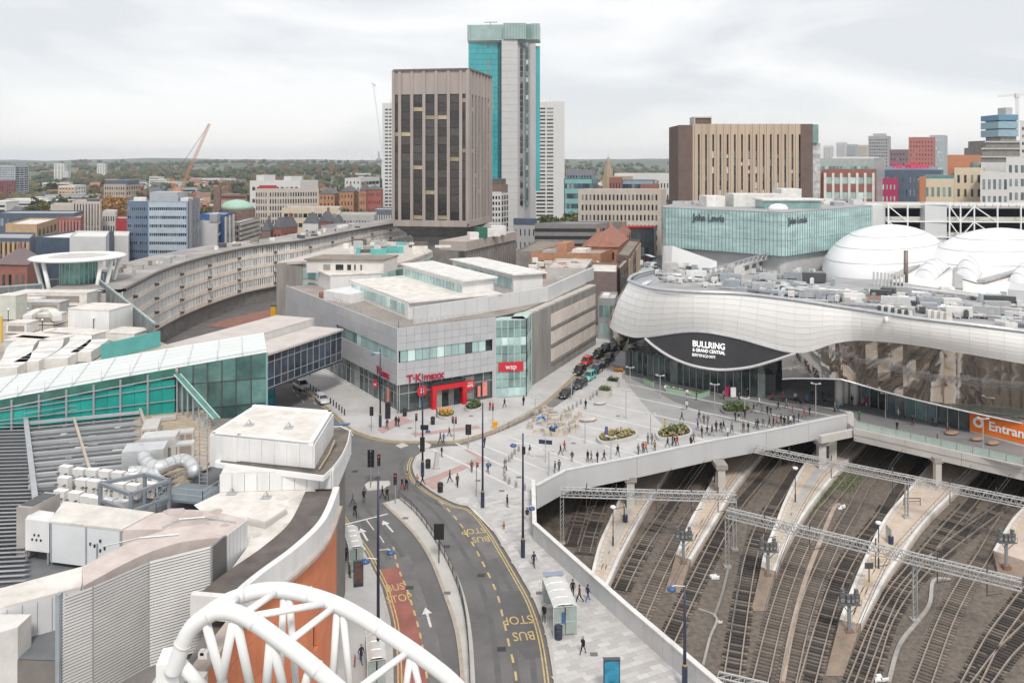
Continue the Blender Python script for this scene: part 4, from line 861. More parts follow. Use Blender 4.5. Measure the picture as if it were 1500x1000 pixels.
# mirrored skirt under the eye and the shop front
SF = smooth_line([G(918,534,.12),G(925,543,.12),G(975,557,.12),G(1045,573,.12),G(1100,580,.12),G(1132,582,.12)], 5)
m = MB(); n = len(SF); 
for k in range(len(E2)-1):
    t0, t1 = k/(len(E2)-1)*(n-1), (k+1)/(len(E2)-1)*(n-1)
    f = lambda t: lerp(SF[int(min(t,n-2))], SF[int(min(t,n-2))+1], t-int(min(t,n-2)))
    a, b = f(t0), f(t1); part('mirror_panel', MB().grid([[V3(a,4.4),V3(b,4.4)],[E2[k],E2[k+1]]]), mir, sh)
for k in range(6):
    a, b = bot[6+k*3], bot[min(6+k*3+3,24)]; part('mirror_panel', MB().grid([[V3(lerp(a,SF[0],.5),4.4),V3(lerp(b,SF[0],.5),4.4)],[a,b]]), mir, sh)
L = resample(SF, 1.5)
for a, b in zip(L, L[1:]):
    d = b-a; nn = Vector((d.y,-d.x,0)).normalized(); part('shop_window', MB().ob(a, d*.92, nn*.1, (0,0,4.4)), glass_sh, sh); part('mullion', MB().ob(a, d*.1, nn*.28, (0,0,4.5)), grey_m, sh)
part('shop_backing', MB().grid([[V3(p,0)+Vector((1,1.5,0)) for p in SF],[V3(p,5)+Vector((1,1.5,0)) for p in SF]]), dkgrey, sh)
# mirror cladding on the right, down to the walkway
low = [(1144,557),(1166,556),(1223,557),(1240,560),(1322,583),(1421,606),(1500,623),(1620,649)]
lw = smooth_line([Vector((x,y,0)) for x,y in low], 5); C1 = []; C2 = []
for p in lw:
    q = bot_at(max(p.x,1165.5)) if p.x < 1610 else bot[-1]
    if p.x < 1165: q = bot_at(p.x)
    n_ = outw(60,bot); C1.append(q-n_*.2); C2.append(Vector((q.x,q.y,ZD(p.y,q.y)))-n_*1.0)
R_ = 5
for k in range(len(C1)-1):
    for r in range(R_):
        f = lambda P, Q, v: lerp(P, Q, v)+outw(60,bot)*0; a, b = f(C1[k],C2[k],r/R_), f(C1[k+1],C2[k+1],r/R_); c, d = f(C1[k+1],C2[k+1],(r+1)/R_), f(C1[k],C2[k],(r+1)/R_)
        j = [outw(60,bot)*random.uniform(-.007,.007) for _ in range(4)]
        part('mirror_panel', MB().quad(d+j[0],c+j[1],b+j[2],a+j[3]), mir, sh)
part('soffit_edge', MB().tube([p for p in C2], .15, 6), galv, sh)
soff = MB(); soff.grid([C2,[p+Vector((2,14,.5)) for p in C2]]); part('soffit', soff, dkgrey, sh)
wl2 = [G(1262,592,.12),G(1326,608,.12),G(1421,632,.12)]; wl2.append(wl2[2]+(wl2[2]-wl2[1])*2.6)
for a, b in zip(wl2[:2], wl2[1:3]):
    d = b-a; k = round(d.length/1.7); nn = Vector((d.y,-d.x,0)).normalized()
    for i in range(k):
        if random.random() < .1: continue
        part('shop_window', MB().ob(a+d*(i/k), d/k*.93, nn*.1, (0,0,4.6)), random.choice([glass_sh,glass_b,glass_d,glass_g]), sh); part('mullion', MB().ob(a+d*(i/k), d/k*.07, nn*.2, (0,0,4.7)), galv, sh)
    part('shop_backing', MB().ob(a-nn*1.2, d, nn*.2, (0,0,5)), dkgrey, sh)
a, b = wl2[2], wl2[3]; d = b-a; nn = Vector((d.y,-d.x,0)).normalized(); og = M('orange_hoarding',(.80,.17,.012),.55,var=.05)
k = round(d.length/1.25)
es2 = part('hoarding_base', MB().ob(a, d, nn*.1, (0,0,.25)), conc_lt, sh)
for i in range(k):
    for z in (.25,2.0): part('orange_panel', MB().ob(a+d*(i/k)+Vector((0,0,z)), d/k*.985, nn*.15, (0,0,1.72)), og, sh)
du = d.normalized()
def at_wall(px): return atX(px, a, b)
es3 = part('hoarding_rail', MB().ob(a+Vector((0,0,3.7)), d, nn*.2, (0,0,.12)), grey_m, sh)
q = at_wall(1484); text_on(es3, 'Entrance', q+nn*.22+Vector((0,0,1.75)), du, 2.0, white_p, depth=.05, bold=.05, sx=1.0)
q = at_wall(1434)+nn*.22; m = MB(); ring = lambda r: [q+du*(r*math.cos(6.283*i/20))+Vector((0,0,1.9+r*math.sin(6.283*i/20))) for i in range(20)]
o1, o2 = ring(.85), ring(.42); m.add(o1+o2, [(i,(i+1)%20,20+(i+1)%20,20+i) for i in range(20)]); part('ring_emblem', m, white_p, sh)
for px, py, lab in ((1229,592,0),(1238,590,0),(1251,591,0)):
    p = G(px,py,.12); part('column', MB().tube([(p.x,p.y,0),(p.x,p.y,7)], .75 if px != 1238 else .6, 16), white_d, sh, smooth=True)
rp = [(p.x,p.y) for p in offset_line(top,-2.4)[2:]]
part('roof_lip', MB().grid([[V3(p,19.3 if i < 50 else lerp(19.3,17.4,(i-50)/(K-50))) for i,p in enumerate(top)],[V3(p,17.62) for p in offset_line(top,-2.6)]]), grey_m, sh)
back_ = [(140,200),(140,215),(100,214),(66,197),(50,206),(40,207)]
part('roof_deck', MB().prism(rp+back_, 16.4, 17.6), roof_g, sh)
part('roof_kerb', MB().tube([p+Vector((0,0,.1)) for p in top], .35, 6), M('kerb_steel',(.50,.52,.54),.4,.4), sh)
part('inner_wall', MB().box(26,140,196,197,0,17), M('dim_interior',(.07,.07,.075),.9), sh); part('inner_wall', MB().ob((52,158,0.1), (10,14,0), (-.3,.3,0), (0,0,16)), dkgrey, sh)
part('departure_screen', MB().box(60.2,63.2,156,156.3,5.0,6.2), M('blue_screen',(.05,.10,.35),.4,emit=.3), sh)
# roof clutter
kinds = [galv,galv_lt,white_d,grey_m,M('blue_grey_plant',(.33,.37,.40),.5,.1,var=.15),panel_w,M('frosted_plant',(.55,.62,.63),.4,var=.1),galv_lt,white_d,conc_lt,galv,dkgrey]
def roofpt(px, py, z=17.6): return G(px,py,z)
rng = random.Random(3)
def unit(p, w, l, h, mt, a=.45, fan=False):
    u = Vector((math.cos(a),-math.sin(a),0)); v = Vector((math.sin(a),math.cos(a),0)); o = Vector((p.x,p.y,17.6)); m = MB().ob(o+Vector((0,0,.25)), u*w, v*l, (0,0,h)); 
    for e in (.08,.8): m.ob(o+u*w*e, u*w*.1, v*l, (0,0,.25))
    if fan: m.lathe([(min(w,l)*.36,0),(min(w,l)*.36,.12)], tuple(o+u*w/2+v*l/2+Vector((0,0,h+.25))), 10)
    part('rooftop_unit', m, mt, sh)
for i in range(270):
    px = rng.uniform(935,1500); t = (px-935)/565
    yb_ = 409+t*70 if px > 960 else 404; yt = 388+t*22 if px < 1220 else 432
    py = lerp(yb_, yt, rng.random()**1.5); p = roofpt(px, py)
    big = rng.random() < .09
    unit(p, rng.uniform(2,5) if big else rng.uniform(.5,1.6), rng.uniform(1.2,2.4) if big else rng.uniform(.5,1.3), rng.uniform(1.1,2.0) if big else rng.uniform(.5,1.3), rng.choice(kinds), rng.choice([.2,.45,.45,.6]), rng.random()<.4)
for i in range(70):
    px = rng.uniform(950,1480); t = (px-935)/565; py = lerp(410+t*68, 396+t*40, rng.random()); p = roofpt(px,py,18.2); a = rng.choice([.35,.45,.5,2.0]); l = rng.uniform(4,14)
    part('duct', MB().tube([p, p+Vector((math.cos(a)*l,-math.sin(a)*l,0)), p+Vector((math.cos(a)*l,-math.sin(a)*l,-.6))], rng.choice([.12,.2,.3,.4]), 6), rng.choice([galv,galv_lt,grey_m,white_d]), sh, smooth=True)
for i in range(10):
    a, b = G(1287+i*5,460+i*.9,18), G(1291+i*5,460.7+i*.9,18); part('louvre_bay', MB().box(a.x,a.x+.55,a.y,a.y+.5,17.6,19.4), white_d if i%2 else dkgrey, sh)
for i in range(6): 
    p = G(1362+i*9,459+i*1.3,18.3) if i < 4 else G(1475+(i-4)*9,476,18.5); part('fan_unit', MB().box(p.x-.5,p.x+.5,p.y-.4,p.y+.4,17.6,18.9).lathe([(.33,0),(.33,.06)],(p.x,p.y,18.9),10), cream, sh); 
# brown sloping roof strips, chimney, walkway truss
for k in range(4): 
    a, b = G(1208+k*4,425+k*3.4,18.2), G(1318+k*6,437+k*3.6,18.2); part('roof_strip', MB().bar(a,b,1.5,.3), M('red_brown_decking',(.30,.19,.165),.8,var=.15), sh)
p = G(1327,421,17.6); part('chimney_stack', MB().tube([(p.x,p.y,17.6),(p.x,p.y,ZD(367,p.y))], .45, 12), M('brown_flue',(.22,.18,.165),.5,.4,var=.3), sh, smooth=True)
for k in range(9): 
    p = G(1280+k*5.5,418+k*.6,17.6); part('screen_post', MB().bar((p.x,p.y,17.6),(p.x,p.y,20.6),.3), galv_lt, sh)
a, b = G(1040,404,19), G(1128,378,20.5)
tr = MB(); part('footway_chord', MB().bar(a,b,.25).bar(a+Vector((0,2,0)),b+Vector((0,2,0)),.25), galv, sh); a2, b2 = a+Vector((0,0,1.5)), b+Vector((0,0,1.5)); part('footway_chord', MB().bar(a2,b2,.2), galv, sh)
for k in range(12): part('footway_brace', MB().bar(lerp(a,b,k/12), lerp(a2,b2,(k+.5)/12), .12).bar(lerp(a2,b2,(k+.5)/12), lerp(a,b,(k+1)/12), .12), galv_lt, sh)
a, b = G(1075,408,17.6), G(1124,391,17.6); d = b-a; part('cream_plant_room', MB().ob(a, d, (3,5,0), (0,0,2.6)), cream, sh)
for k in range(3): part('window', MB().ob(a+d*(.3+.22*k)+Vector((0,0,1.0))+Vector((d.y,-d.x,0)).normalized()*.08, d*.12, (0,.1,0), (0,0,1)), glass_d, sh)
# ---- inflated white roof cushions behind the station front
cu = thing('cushion_roof', 'big white inflated cushion domes over the station concourse', 'roof', (95,190,18))
etfe = M('white_etfe',(.78,.785,.80),.35,var=.03,scale=.05)
def cushion(c, h, nm='cushion', n=14, mat=etfe):
    A_, B_, C_, D_ = c; rows_ = []
    for i in range(n+1):
        v = i/n; rows_.append([lerp(lerp(A_,B_,j/n), lerp(D_,C_,j/n), v)+Vector((0,0,h*(max(0,math.sin(math.pi*v))**.55)*(max(0,math.sin(math.pi*j/n))**.55))) for j in range(n+1)])
    part(nm, MB().grid(rows_[::-1]), mat, cu, smooth=True)
    for j in (2,5,8,11):
        part('seam', MB().tube([r[j]+Vector((0,0,.03)) for r in rows_], .09, 4), M('seam_grey',(.5,.5,.5),.6), cu)
def S_(px, Y, z): p = P2(px,Y); p.z = z; return p
M('seam_grey',(.5,.5,.5),.6)
cushion([S_(1338,183,18.9),S_(1362,196,20.4),S_(1392,190,20.3),S_(1366,176,18.7)], 2.4); cushion([S_(1398,180,19.2),S_(1408,205,20.6),S_(1440,190,20),S_(1432,172,19)], 3); cushion([S_(1476,176,19),S_(1498,190,20.3),S_(1530,186,20.3),S_(1500,170,18.7)], 2.4)
def dome(cx, cy, dx, dy, ra, rb, h, z0):
    u = Vector((dx,dy,0)).normalized(); v = Vector((-u.y,u.x,0)); R2 = [[Vector((cx,cy,z0))+u*(ra*math.cos(a)*math.cos(b))+v*(rb*math.sin(a)*math.cos(b))+Vector((0,0,h*math.sin(b))) for a in [6.2832*i/36 for i in range(37)]] for b in [1.5708*j/10 for j in range(11)]]
    part('cushion', MB().grid(R2[::-1]), etfe, cu, smooth=True)
    for j in (2,4,6): part('seam', MB().tube([p+Vector((0,0,.03)) for p in R2[j]], .1, 4), MAT['seam_grey'], cu)
dome(97,211,37,43,29,13.5,10.8,17.5); dome(122,205,.78,.63,27,14,10.4,17.5)
m = MB(); m.quad(S_(1308,177,18.5),S_(1500,157,18),S_(1620,160,18),S_(1620,212,20.9),S_(1403,222,20.9),S_(1318,200,20)); part('roof_sheet', m, M('white_roof_sheet',(.78,.765,.75),.6,var=.05,scale=.3), cu)
for a, b in ((S_(1310,180,19.3),S_(1403,223,21.8)),(S_(1403,223,21.8),S_(1404,165,18.8)),(S_(1437,172,19.4),S_(1600,215,21.3))): part('gutter', MB().bar(a,b,1.5,.5), M('gutter_steel',(.45,.44,.43),.5,.3,var=.2), cu)
part('front_upstand', MB().bar(S_(1325,172,18.2), S_(1520,151,17.9), 1.2, 1.6), white_d, cu); part('front_pipe', MB().tube([S_(1330,168,18.6),S_(1400,162,18.4),S_(1478,153,18.4)], .35, 8), galv_lt, cu)
single('plant_room', 'plain grey box at the right edge of the station roof below the domes', 'plant room', MB().prism([tuple(S_(1476,150,0)[:2]),tuple(S_(1530,147,0)[:2]),tuple(S_(1535,156,0)[:2]),tuple(S_(1480,159,0)[:2])], 17.6, 21), lgt, (92,152,17.6))
# ================================================================= green glass store
jl = bpy.data.objects.new('glass_store', None); C.objects.link(jl); jl.location = (P2(1150,200)[0], 200, 0); tag(jl, 'store of pale green glass with rounded corner above the station roof', 'store')
jg = M('green_curtain_glass',(.42,.58,.57),.15,var=.28,scale=.12,spec=.6,obj=.05,streak=5)
c0, c1, c2 = P2(971,224), P2(1150,200), P2(1278,233)
fl1 = [P2(985,242), P2(973,234), P2(970,228), P2(975,222.5)]+[lerp(P2(975,222.5),c1,k/34) for k in range(1,35)]
fl1[-3:] = [fl1[-3], lerp(fl1[-3],c1,.55), c1+Vector((.25,.6,0))]
fl2 = [c1+Vector((.25,.6,0))]+[lerp(c1,c2,k/40) for k in range(1,41)]
for fl in (fl1, fl2):
    for a, b in zip(fl, fl[1:]):
        d = b-a; n = Vector((d.y,-d.x,0)).normalized()
        for z0, z1 in ((21.4,25.0),(25.08,29.6),(29.68,32)): part('glass_panel', MB().ob(a+Vector((0,0,z0)), d*.95, -n*.2, (0,0,z1-z0)), jg, jl)
        part('mullion', MB().ob(a-d*.04+Vector((0,0,21.4)), d*.07, n*.1, (0,0,10.6)), M('slate_mullion',(.17,.25,.25),.5), jl)
bk = [(c2.x+1,c2.y+40),(P2(985,242).x+4,262)]
part('core_wall', MB().prism([(p.x,p.y) for p in [q+Vector((.15,.5,0)) for q in fl1+fl2[1:]]]+bk, 21.3, 31.8), M('jl_core',(.28,.40,.39),.7), jl)
part('roof', MB().prism([(p.x,p.y) for p in fl1+fl2[1:]]+bk, 31.9, 32.15), roof_g, jl)
part('soffit', MB().prism([(p.x,p.y) for p in [q+Vector((.3,2,0)) for q in fl1+fl2[1:]]]+bk, 0, 21.2), M('pale_base_wall',(.58,.58,.585),.6,var=.08,scale=.3), jl)
part('white_wing', MB().quad(S_(981,210,11),S_(1050,196,16.5),S_(1050,200,20.2),S_(985,214,22.6)).quad(S_(981,210,11),S_(985,214,22.6),S_(972,220,22),S_(968,218,10)), steel_w, jl)
u1 = (c1-P2(975,222.5)).normalized(); n1 = Vector((u1.y,-u1.x,0)); gl = M('slate_lettering',(.09,.11,.12),.5)
def on_line(px, a, b): return atX(px, a, b)
q = on_line(1038, P2(975,222.5), c1); text_on(jl, 'John Lewis', q+n1*.15+Vector((0,0,ZD(319.5,q.y))), u1, 2.6, gl, depth=.2, bold=.03, sx=.80)
u2 = (c2-c1).normalized(); n2 = Vector((u2.y,-u2.x,0)); q = on_line(1168, c1, c2); text_on(jl, 'John Lewis', q+n2*.15+Vector((0,0,ZD(323,q.y))), u2, 2.3, gl, depth=.2, bold=.03, sx=.9)
for i in range(44):
    px = rng.uniform(1000,1260); Y = rng.uniform(212,255)+ (abs(px-1150)*.12); p = S_(px,Y,32.1); w = rng.uniform(.8,4); part('rooftop_unit', MB().ob(p,(w,.3,0),(-.3,rng.uniform(.8,3),0),(0,0,rng.uniform(.4,1.3))), rng.choice([white_d,galv_lt,conc_lt,grey_m]), jl)
for px, pw, Y, h in ((1035,28,226,3.0),(1075,45,226,3.6),(1110,40,230,3.4),(1145,30,246,4.4)): p = S_(px,Y,32.1); part('plant_room', MB().ob(p,(pw*Y/F,.5,0),(-.5,7,0),(0,0,h)), white_d, jl)
p = S_(1120,216,32.1); part('roof_pavilion', MB().ob(p,(15,.4,0),(-.4,7,0),(0,0,2.2)), glass_g, jl); part('pavilion_roof', MB().ob(p+Vector((-.6,-.6,2.2)),(16.2,.4,0),(-.4,8.4,0),(0,0,.4)), white_d, jl)
p = S_(1140,208,32.1); part('vent_hood', MB().lathe([(1.8,0),(1.8,.8),(1.3,1.5),(.4,1.8)],tuple(p),12,1.4,.8), white_p, jl, smooth=True)
# pale wall and open car park frame right of it
cpk = thing('open_car_park', 'open car park deck with white truss frame behind the domes', 'car park', (P2(1297,240).x,240,0))
pa, pb = P2(1297,240), P2(1620,236); d = pb-pa; uu = d.normalized(); nn = Vector((uu.y,-uu.x,0))
part('pale_wall', MB().ob(P2(1278,234)+Vector((0,0,20)), pa-P2(1278,234), (1,10,0), (0,0,12)), lgt, cpk)
part('pale_wall', MB().ob(P2(1355,238)+Vector((0,0,16)), P2(1387,238)-P2(1355,238), (0,3,0), (0,0,16.8)), lgt, cpk)
for z in (18,22.5,27,31): part('deck', MB().ob(pa+Vector((0,0,z)), d, -nn*30, (0,0,.5)), conc_lt, cpk); part('upstand', MB().ob(pa-nn*.8+Vector((0,0,z+.5)), d, -nn*.2, (0,0,1.0)), M('pale_green_upstand',(.55,.55,.48),.7,var=.15), cpk)
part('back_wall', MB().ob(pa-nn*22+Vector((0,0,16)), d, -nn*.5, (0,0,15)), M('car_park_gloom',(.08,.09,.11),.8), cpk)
for k in range(20): part('parapet_panel', MB().ob(pa+d*(.28+k*.036)-nn*.3+Vector((0,0,31.6)), d*.031, -nn*.2, (0,0,1.2)), white_d, cpk)
for k, px in enumerate((1299,1327,1388,1404,1424,1458,1492,1530)):
    q = atX(px, pa, pb)+nn*1.2; part('frame_post', MB().bar(q+Vector((0,0,16)), q+Vector((0,0,32.4)), .34), white_p, cpk)
for z in (22.7,27.2,32.3): part('frame_beam', MB().bar(pa+nn*1.2+Vector((0,0,z)), pb+nn*1.2+Vector((0,0,z)), .35), white_p, cpk)
for p0, p1, up in ((1299,1327,-1),(1388,1404,-1),(1404,1424,1),(1424,1458,-1)):
    for z in (18.2,22.7,27.2):
        a, b = atX(p0,pa,pb)+nn*1.2, atX(p1,pa,pb)+nn*1.2; za, zb = (z+4.5, z) if up < 0 else (z, z+4.5)
        if z+4.5 < 33: part('frame_diagonal', MB().bar(a+Vector((0,0,za)), b+Vector((0,0,zb)), .28), white_p, cpk)
# ================================================================= towers
# dark office tower with stone ribs
a, b, c = Vector((-47,326,0)), Vector((-17.4,321,0)), Vector((-9.4,350,0)); dd = a+c-b
stone = M('tower_stone',(.385,.335,.31),.85,var=.16,scale=.3,streak=.1); pane1 = M('bronze_glass',(.05,.043,.041),.12,var=.5,scale=.3,spec=.6,obj=.5); pane2 = M('bronze_glass_lit',(.36,.30,.20),.3,var=.4,scale=.5,obj=.3)
tw = thing('office_tower', 'dark brown glass office tower with pale stone ribs on a flared base', 'tower', (b.x,b.y,0))
ZT1, ZB1 = 81., 19.5
part('core_wall', MB().prism([(p.x,p.y) for p in (a,b,c,dd)], ZB1, ZT1-.5), M('tower_core',(.045,.04,.04),.4), tw)
part('roof', MB().prism([(p.x,p.y) for p in (a,b,c,dd)], ZT1-.5, ZT1+.2), stone, tw)
def rib_face(a, b, n, edge):
    d = b-a; u = d.normalized(); nn = Vector((u.y,-u.x,0)); Lw = d.length; xs = [0]+[edge+(Lw-2*edge)*k/n for k in range(n+1)]+[Lw]; m_ = {}
    zs = [ZB1+2.6+k*(ZT1-9.6-ZB1-2.6)/15 for k in range(16)]
    for k, x in enumerate(xs):
        w = 1.15; part('stone_rib', MB().ob(a+u*(x-w/2)+Vector((0,0,ZB1+1)), u*w, nn*.9, (0,0,ZT1-ZB1-1)), stone, tw)
        if k < len(xs)-1:
            x0, x1 = x+w/2, xs[k+1]-w/2
            part('crown_panel', MB().ob(a+u*x0+Vector((0,0,zs[-1])), u*(x1-x0), nn*.45, (0,0,ZT1-zs[-1])), stone, tw)
            for j in range(15):
                h = zs[1]-zs[0]; key = (round(x1-x0,2), 0)
                me = m_.get(key)
                if me is None: me = m_[key] = MB().ob((0,0,0), u*(x1-x0), nn*.12, (0,0,h*.9)).mesh('window', pane1)
                mm = me
                if random.random() < .11:
                    mm = m_.get((key,1)) or m_.setdefault((key,1), MB().ob((0,0,0), u*(x1-x0), nn*.12, (0,0,h*.45)).mesh('window', pane2))
                p = a+u*x0; inst('window', mm, tw, Matrix.Translation(Vector((p.x,p.y,zs[j]))-tw.location+nn*(.06 if mm is not me else 0)))
                if mm is not me: inst('window', me, tw, Matrix.Translation(Vector((p.x,p.y,zs[j]))-tw.location))
    part('base_band', MB().ob(a+Vector((0,0,ZB1-.2)), d, nn*1.0, (0,0,2.4)), stone, tw); part('crown_edge', MB().ob(a+Vector((0,0,ZT1-.3)), d, nn*1.1, (0,0,.7)), M('crown_dark',(.17,.14,.13),.8), tw)
rib_face(a, b, 5, 2.6); rib_face(b, c, 6, 2.2)
cen = (a+c)/2; q = [a,b,c,dd]; m = MB(); m.grid([[V3(lerp(cen,p,.62),ZB1-5) for p in q+[a]],[V3(p,ZB1) for p in q+[a]]]); part('flared_base', m, conc_dk, tw); part('stem', MB().prism([tuple(lerp(cen,p,.62)[:2]) for p in q], 0, ZB1-5), conc_dk, tw)
for k in range(5): p = lerp(a,c,.2+k*.14); part('roof_mast', MB().bar(V3(p,ZT1), V3(p,ZT1+1.8), .2), galv, tw)
# podium of ribbed concrete on its right
pd = bld('podium_block', 'low ribbed concrete podium with overhanging roof beside the dark tower', 'podium', (681,300), (683,262), (756,300), 16.5, M('ribbed_concrete',(.33,.29,.265),.9,var=.25,scale=.6,streak=.1), None, dict(n=20,m=1,ww=.5,wh=.9,g=conc_dk,dp=.15,lo=0,hi=.95), par=0, roof=roof_b)
q0, q1 = P2(683,260), P2(757,299); d = q1-q0; part('roof_overhang', MB().ob(V3(q0,16.3), d, (-9,4,0), (0,0,3.0)), M('podium_fascia',(.42,.365,.335),.85,var=.12), pd)
for nm, px, Y, w, h, mt in (('plant_box',700,272,3.2,3.5,M('dark_green_box',(.03,.14,.10),.6)),('plant_box',688,268,3,2.2,white_d),('plant_box',708,278,6,2.6,white_d),('plant_box',720,284,5,3.2,white_d)): p = P2(px,Y); part(nm, MB().ob(V3(p,19.3),(w,.6,0),(-1,3,0),(0,0,h)), mt, pd)
# teal glass tower
tt = thing('glass_tower', 'tallest tower with turquoise glass and grey metal wings', 'tower', (P2(737,480).x,480,0))
Yt = 480; x0, x1, x2, x3 = (P2(px,Yt).x for px in (686,735,758,791)); ZTT = ZD(37,Yt); tq = M('turquoise_glass',(.05,.40,.44),.10,var=.25,scale=.05,spec=.8,obj=.10); gw = M('grey_metal_wing',(.44,.44,.445),.5,.1,var=.08,scale=.2,streak=.3)
part('core_wall', MB().box(x0+.5,x1,Yt+2,Yt+26,0,ZTT-9), gw, tt)
m_ = None; cols = 11; rw_ = 26; zt_ = ZD(62,Yt); hh = (zt_-30)/rw_
for i in range(cols):
    for j in range(rw_):
        if m_ is None: m_ = MB().box(0,(x1-2.4-x0)/cols*.95,0,.3,0,hh*.96).mesh('window', tq); m2_ = MB().box(0,(x1-2.4-x0)/cols*.95,0,.3,0,hh*.96).mesh('window', glass_g)
        inst('window', m2_ if i == 7 and random.random() < .8 else m_, tt, Matrix.Translation((x0+(x1-2.4-x0)*i/cols-tt.location.x, 1.2, 30+hh*j)))
part('recess', MB().box(x1-2.4,x1-.1,Yt+1.5,Yt+2.2,0,zt_), M('deep_teal',(.03,.16,.18),.2), tt)
part('metal_wing', MB().box(x1,x2,Yt-6,Yt+22,0,ZD(60,Yt)), M('pale_ribbed_wing',(.56,.555,.55),.5,.1,var=.05,scale=.2), tt)
for k in range(30): part('wing_joint', MB().box(x1-.02,x2+.02,Yt-6.06,Yt-5.9,k*3.9,k*3.9+.22), gw, tt)
part('metal_wing', MB().prism([(x2,Yt-4),(x2+4,Yt-2),(x2+7.5,Yt-5),(x3-2.6,Yt-4),(x3-2.6,Yt+22),(x2,Yt+22)], 0, ZD(66,Yt)), gw, tt)
for k in range(28): part('window', MB().box(x2+1.5,x2+3.2,Yt-3.6,Yt-2.9,20+k*3.4,22.6+k*3.4), glass_d, tt); part('window', MB().box(x2+4.9,x2+6.2,Yt-4.6,Yt-3.4,20+k*3.4,22.6+k*3.4), glass_b if k%3 else glass_g, tt)
part('glass_edge', MB().box(x3-2.6,x3,Yt-1,Yt+20,28,ZD(68,Yt)), tq, tt)
part('crown_glass', MB().prism([(x0-.5,Yt),(x1+1,Yt-2),(x1+1,Yt-7),(x2+5,Yt-7),(x2+5,Yt-3),(x2+9,Yt-5.5),(x3-.5,Yt-5.5),(x3+.8,Yt+10),(x0-.5,Yt+26)], ZD(60,Yt), ZTT), M('crown_green_glass',(.34,.46,.44),.2,var=.15,scale=.2,spec=.7), tt)
for k in range(26):
    x = lerp(x0-.4, x3-.6, k/25); y = Yt-.15 if x < x1+1 else Yt-7.15 if x < x2+5 else Yt-5.6; part('crown_fin', MB().box(x-.12,x+.12,y-.15,y,ZD(59.5,Yt),ZTT+.1), M('crown_fin',(.20,.30,.29),.4), tt)
part('crown_gap', MB().box(x0,x1-.2,Yt+1,Yt+2.1,zt_,ZD(59,Yt)), white_d, tt); part('roof_crane', MB().bar((x0+13,Yt+5,ZTT),(x0+13,Yt+5,ZTT+2.5),.6).bar((x0+9,Yt+5,ZTT+2.4),(x0+17,Yt+5,ZTT+2.6),.5), grey_m, tt)
# white ribbed residential towers
def res(px0, px1, py, Y, lab, xw):
    a, b = P2(px0,Y), P2(px1,Y); zt = ZD(py,Y); t = thing('residential_tower', lab, 'tower', (a.x,Y,0), group='white ribbed towers')
    part('wall', MB().box(a.x,b.x,Y,Y+20,0,zt), M('white_tower_wall',(.66,.655,.65),.8,var=.06), t); W_ = b.x-a.x
    for k in range(31):
        for u0, u1 in xw: part('window', MB().box(a.x+W_*u0,a.x+W_*u1,Y-.12,Y+.05,3+k*(zt-6)/31,3+k*(zt-6)/31+1.15), glass_d, t)
    part('pilaster', MB().box(a.x+W_*(xw[0][1]+xw[-1][0])/2-.4,a.x+W_*(xw[0][1]+xw[-1][0])/2+.4,Y-.4,Y-.1,0,zt+.6), white_d, t); part('plant_room', MB().box(a.x+W_*.2,a.x+W_*.6,Y+4,Y+14,zt,zt+2.5), white_d, t)
res(560,610,151,640,'white ribbed tower mostly hidden behind the left side of the dark tower',[(.08,.17),(.2,.33),(.4,.6)]); res(768,827,149,600,'white ribbed tower standing right of the tall turquoise tower',[(.3,.52),(.56,.72)])
# brown and tan hotel slab
ht = thing('tan_slab_block', 'broad tan block with dark brown ends and vertical slit windows', 'building', (P2(1014,330).x,330,0))
a, b = P2(991,333), P2(1190,330); zt = ZD(182,331); tan_ = M('tan_concrete',(.53,.43,.335),.9,var=.14,scale=.4,streak=.06); dbr = M('dark_brown_brick',(.165,.115,.10),.9,var=.12,scale=.4)
xa, xb = P2(1014,330).x, P2(1172,330).x
part('wall', MB().box(a.x+.5,b.x-.5,331,350,0,zt-.5), dbr, ht); part('end_wall', MB().box(a.x,xa,329.5,349,0,zt-.6), dbr, ht); part('end_wall', MB().box(xb,b.x,329.5,349,0,zt), dbr, ht)
nbay = 15
for k in range(nbay): 
    x = lerp(xa,xb,k/nbay); x1_ = lerp(xa,xb,(k+1)/nbay); part('tan_panel', MB().box(x+.02,x1_-.75,329.4,331,0,zt), tan_, ht); part('rib', MB().box((x+x1_)/2-.6,(x+x1_)/2-.15,329.0,329.4,0,zt+.1), tan_, ht); part('top_panel', MB().box(x1_-.75,x1_+.02,329.55,331,zt-4.2,zt), tan_, ht)
    for j in range(14):
        z = 6+j*3.1
        if z < zt-6: part('window', MB().box(x1_-.7,x1_-.05,329.9,330.3,z,z+(2.7 if random.random() < .8 else 1.4)), glass_d if random.random() < .85 else white_d, ht)
part('roof', MB().box(a.x+1,b.x-1,332,349,zt-.5,zt-.3), roof_d, ht)
p = P2(1016,335); part('roof_pavilion', MB().box(p.x,p.x+6.5,333,340,zt-.4,zt+2.6), dbr, ht); part('pavilion_frame', MB().box(p.x-.4,p.x+6.9,332.5,340.5,zt+2.6,zt+3.1).box(p.x-.4,p.x+.1,332.5,340.5,zt-.4,zt+2.6).box(p.x+6.5,p.x+6.9,332.5,340.5,zt-.4,zt+2.6), conc_lt, ht)
p = P2(1190,333); m = MB(); m.prism([(p.x,333),(P2(1199,333).x,333),(P2(1205,333).x,341),(p.x,341)], zt-7.5, zt); part('glass_penthouse', m, glass_g, ht); part('stair_wall', MB().box(p.x,P2(1203,333).x,334,342,0,zt-7.6), M('checker_wall',(.52,.53,.53),.7,var=.5,scale=.5), ht)
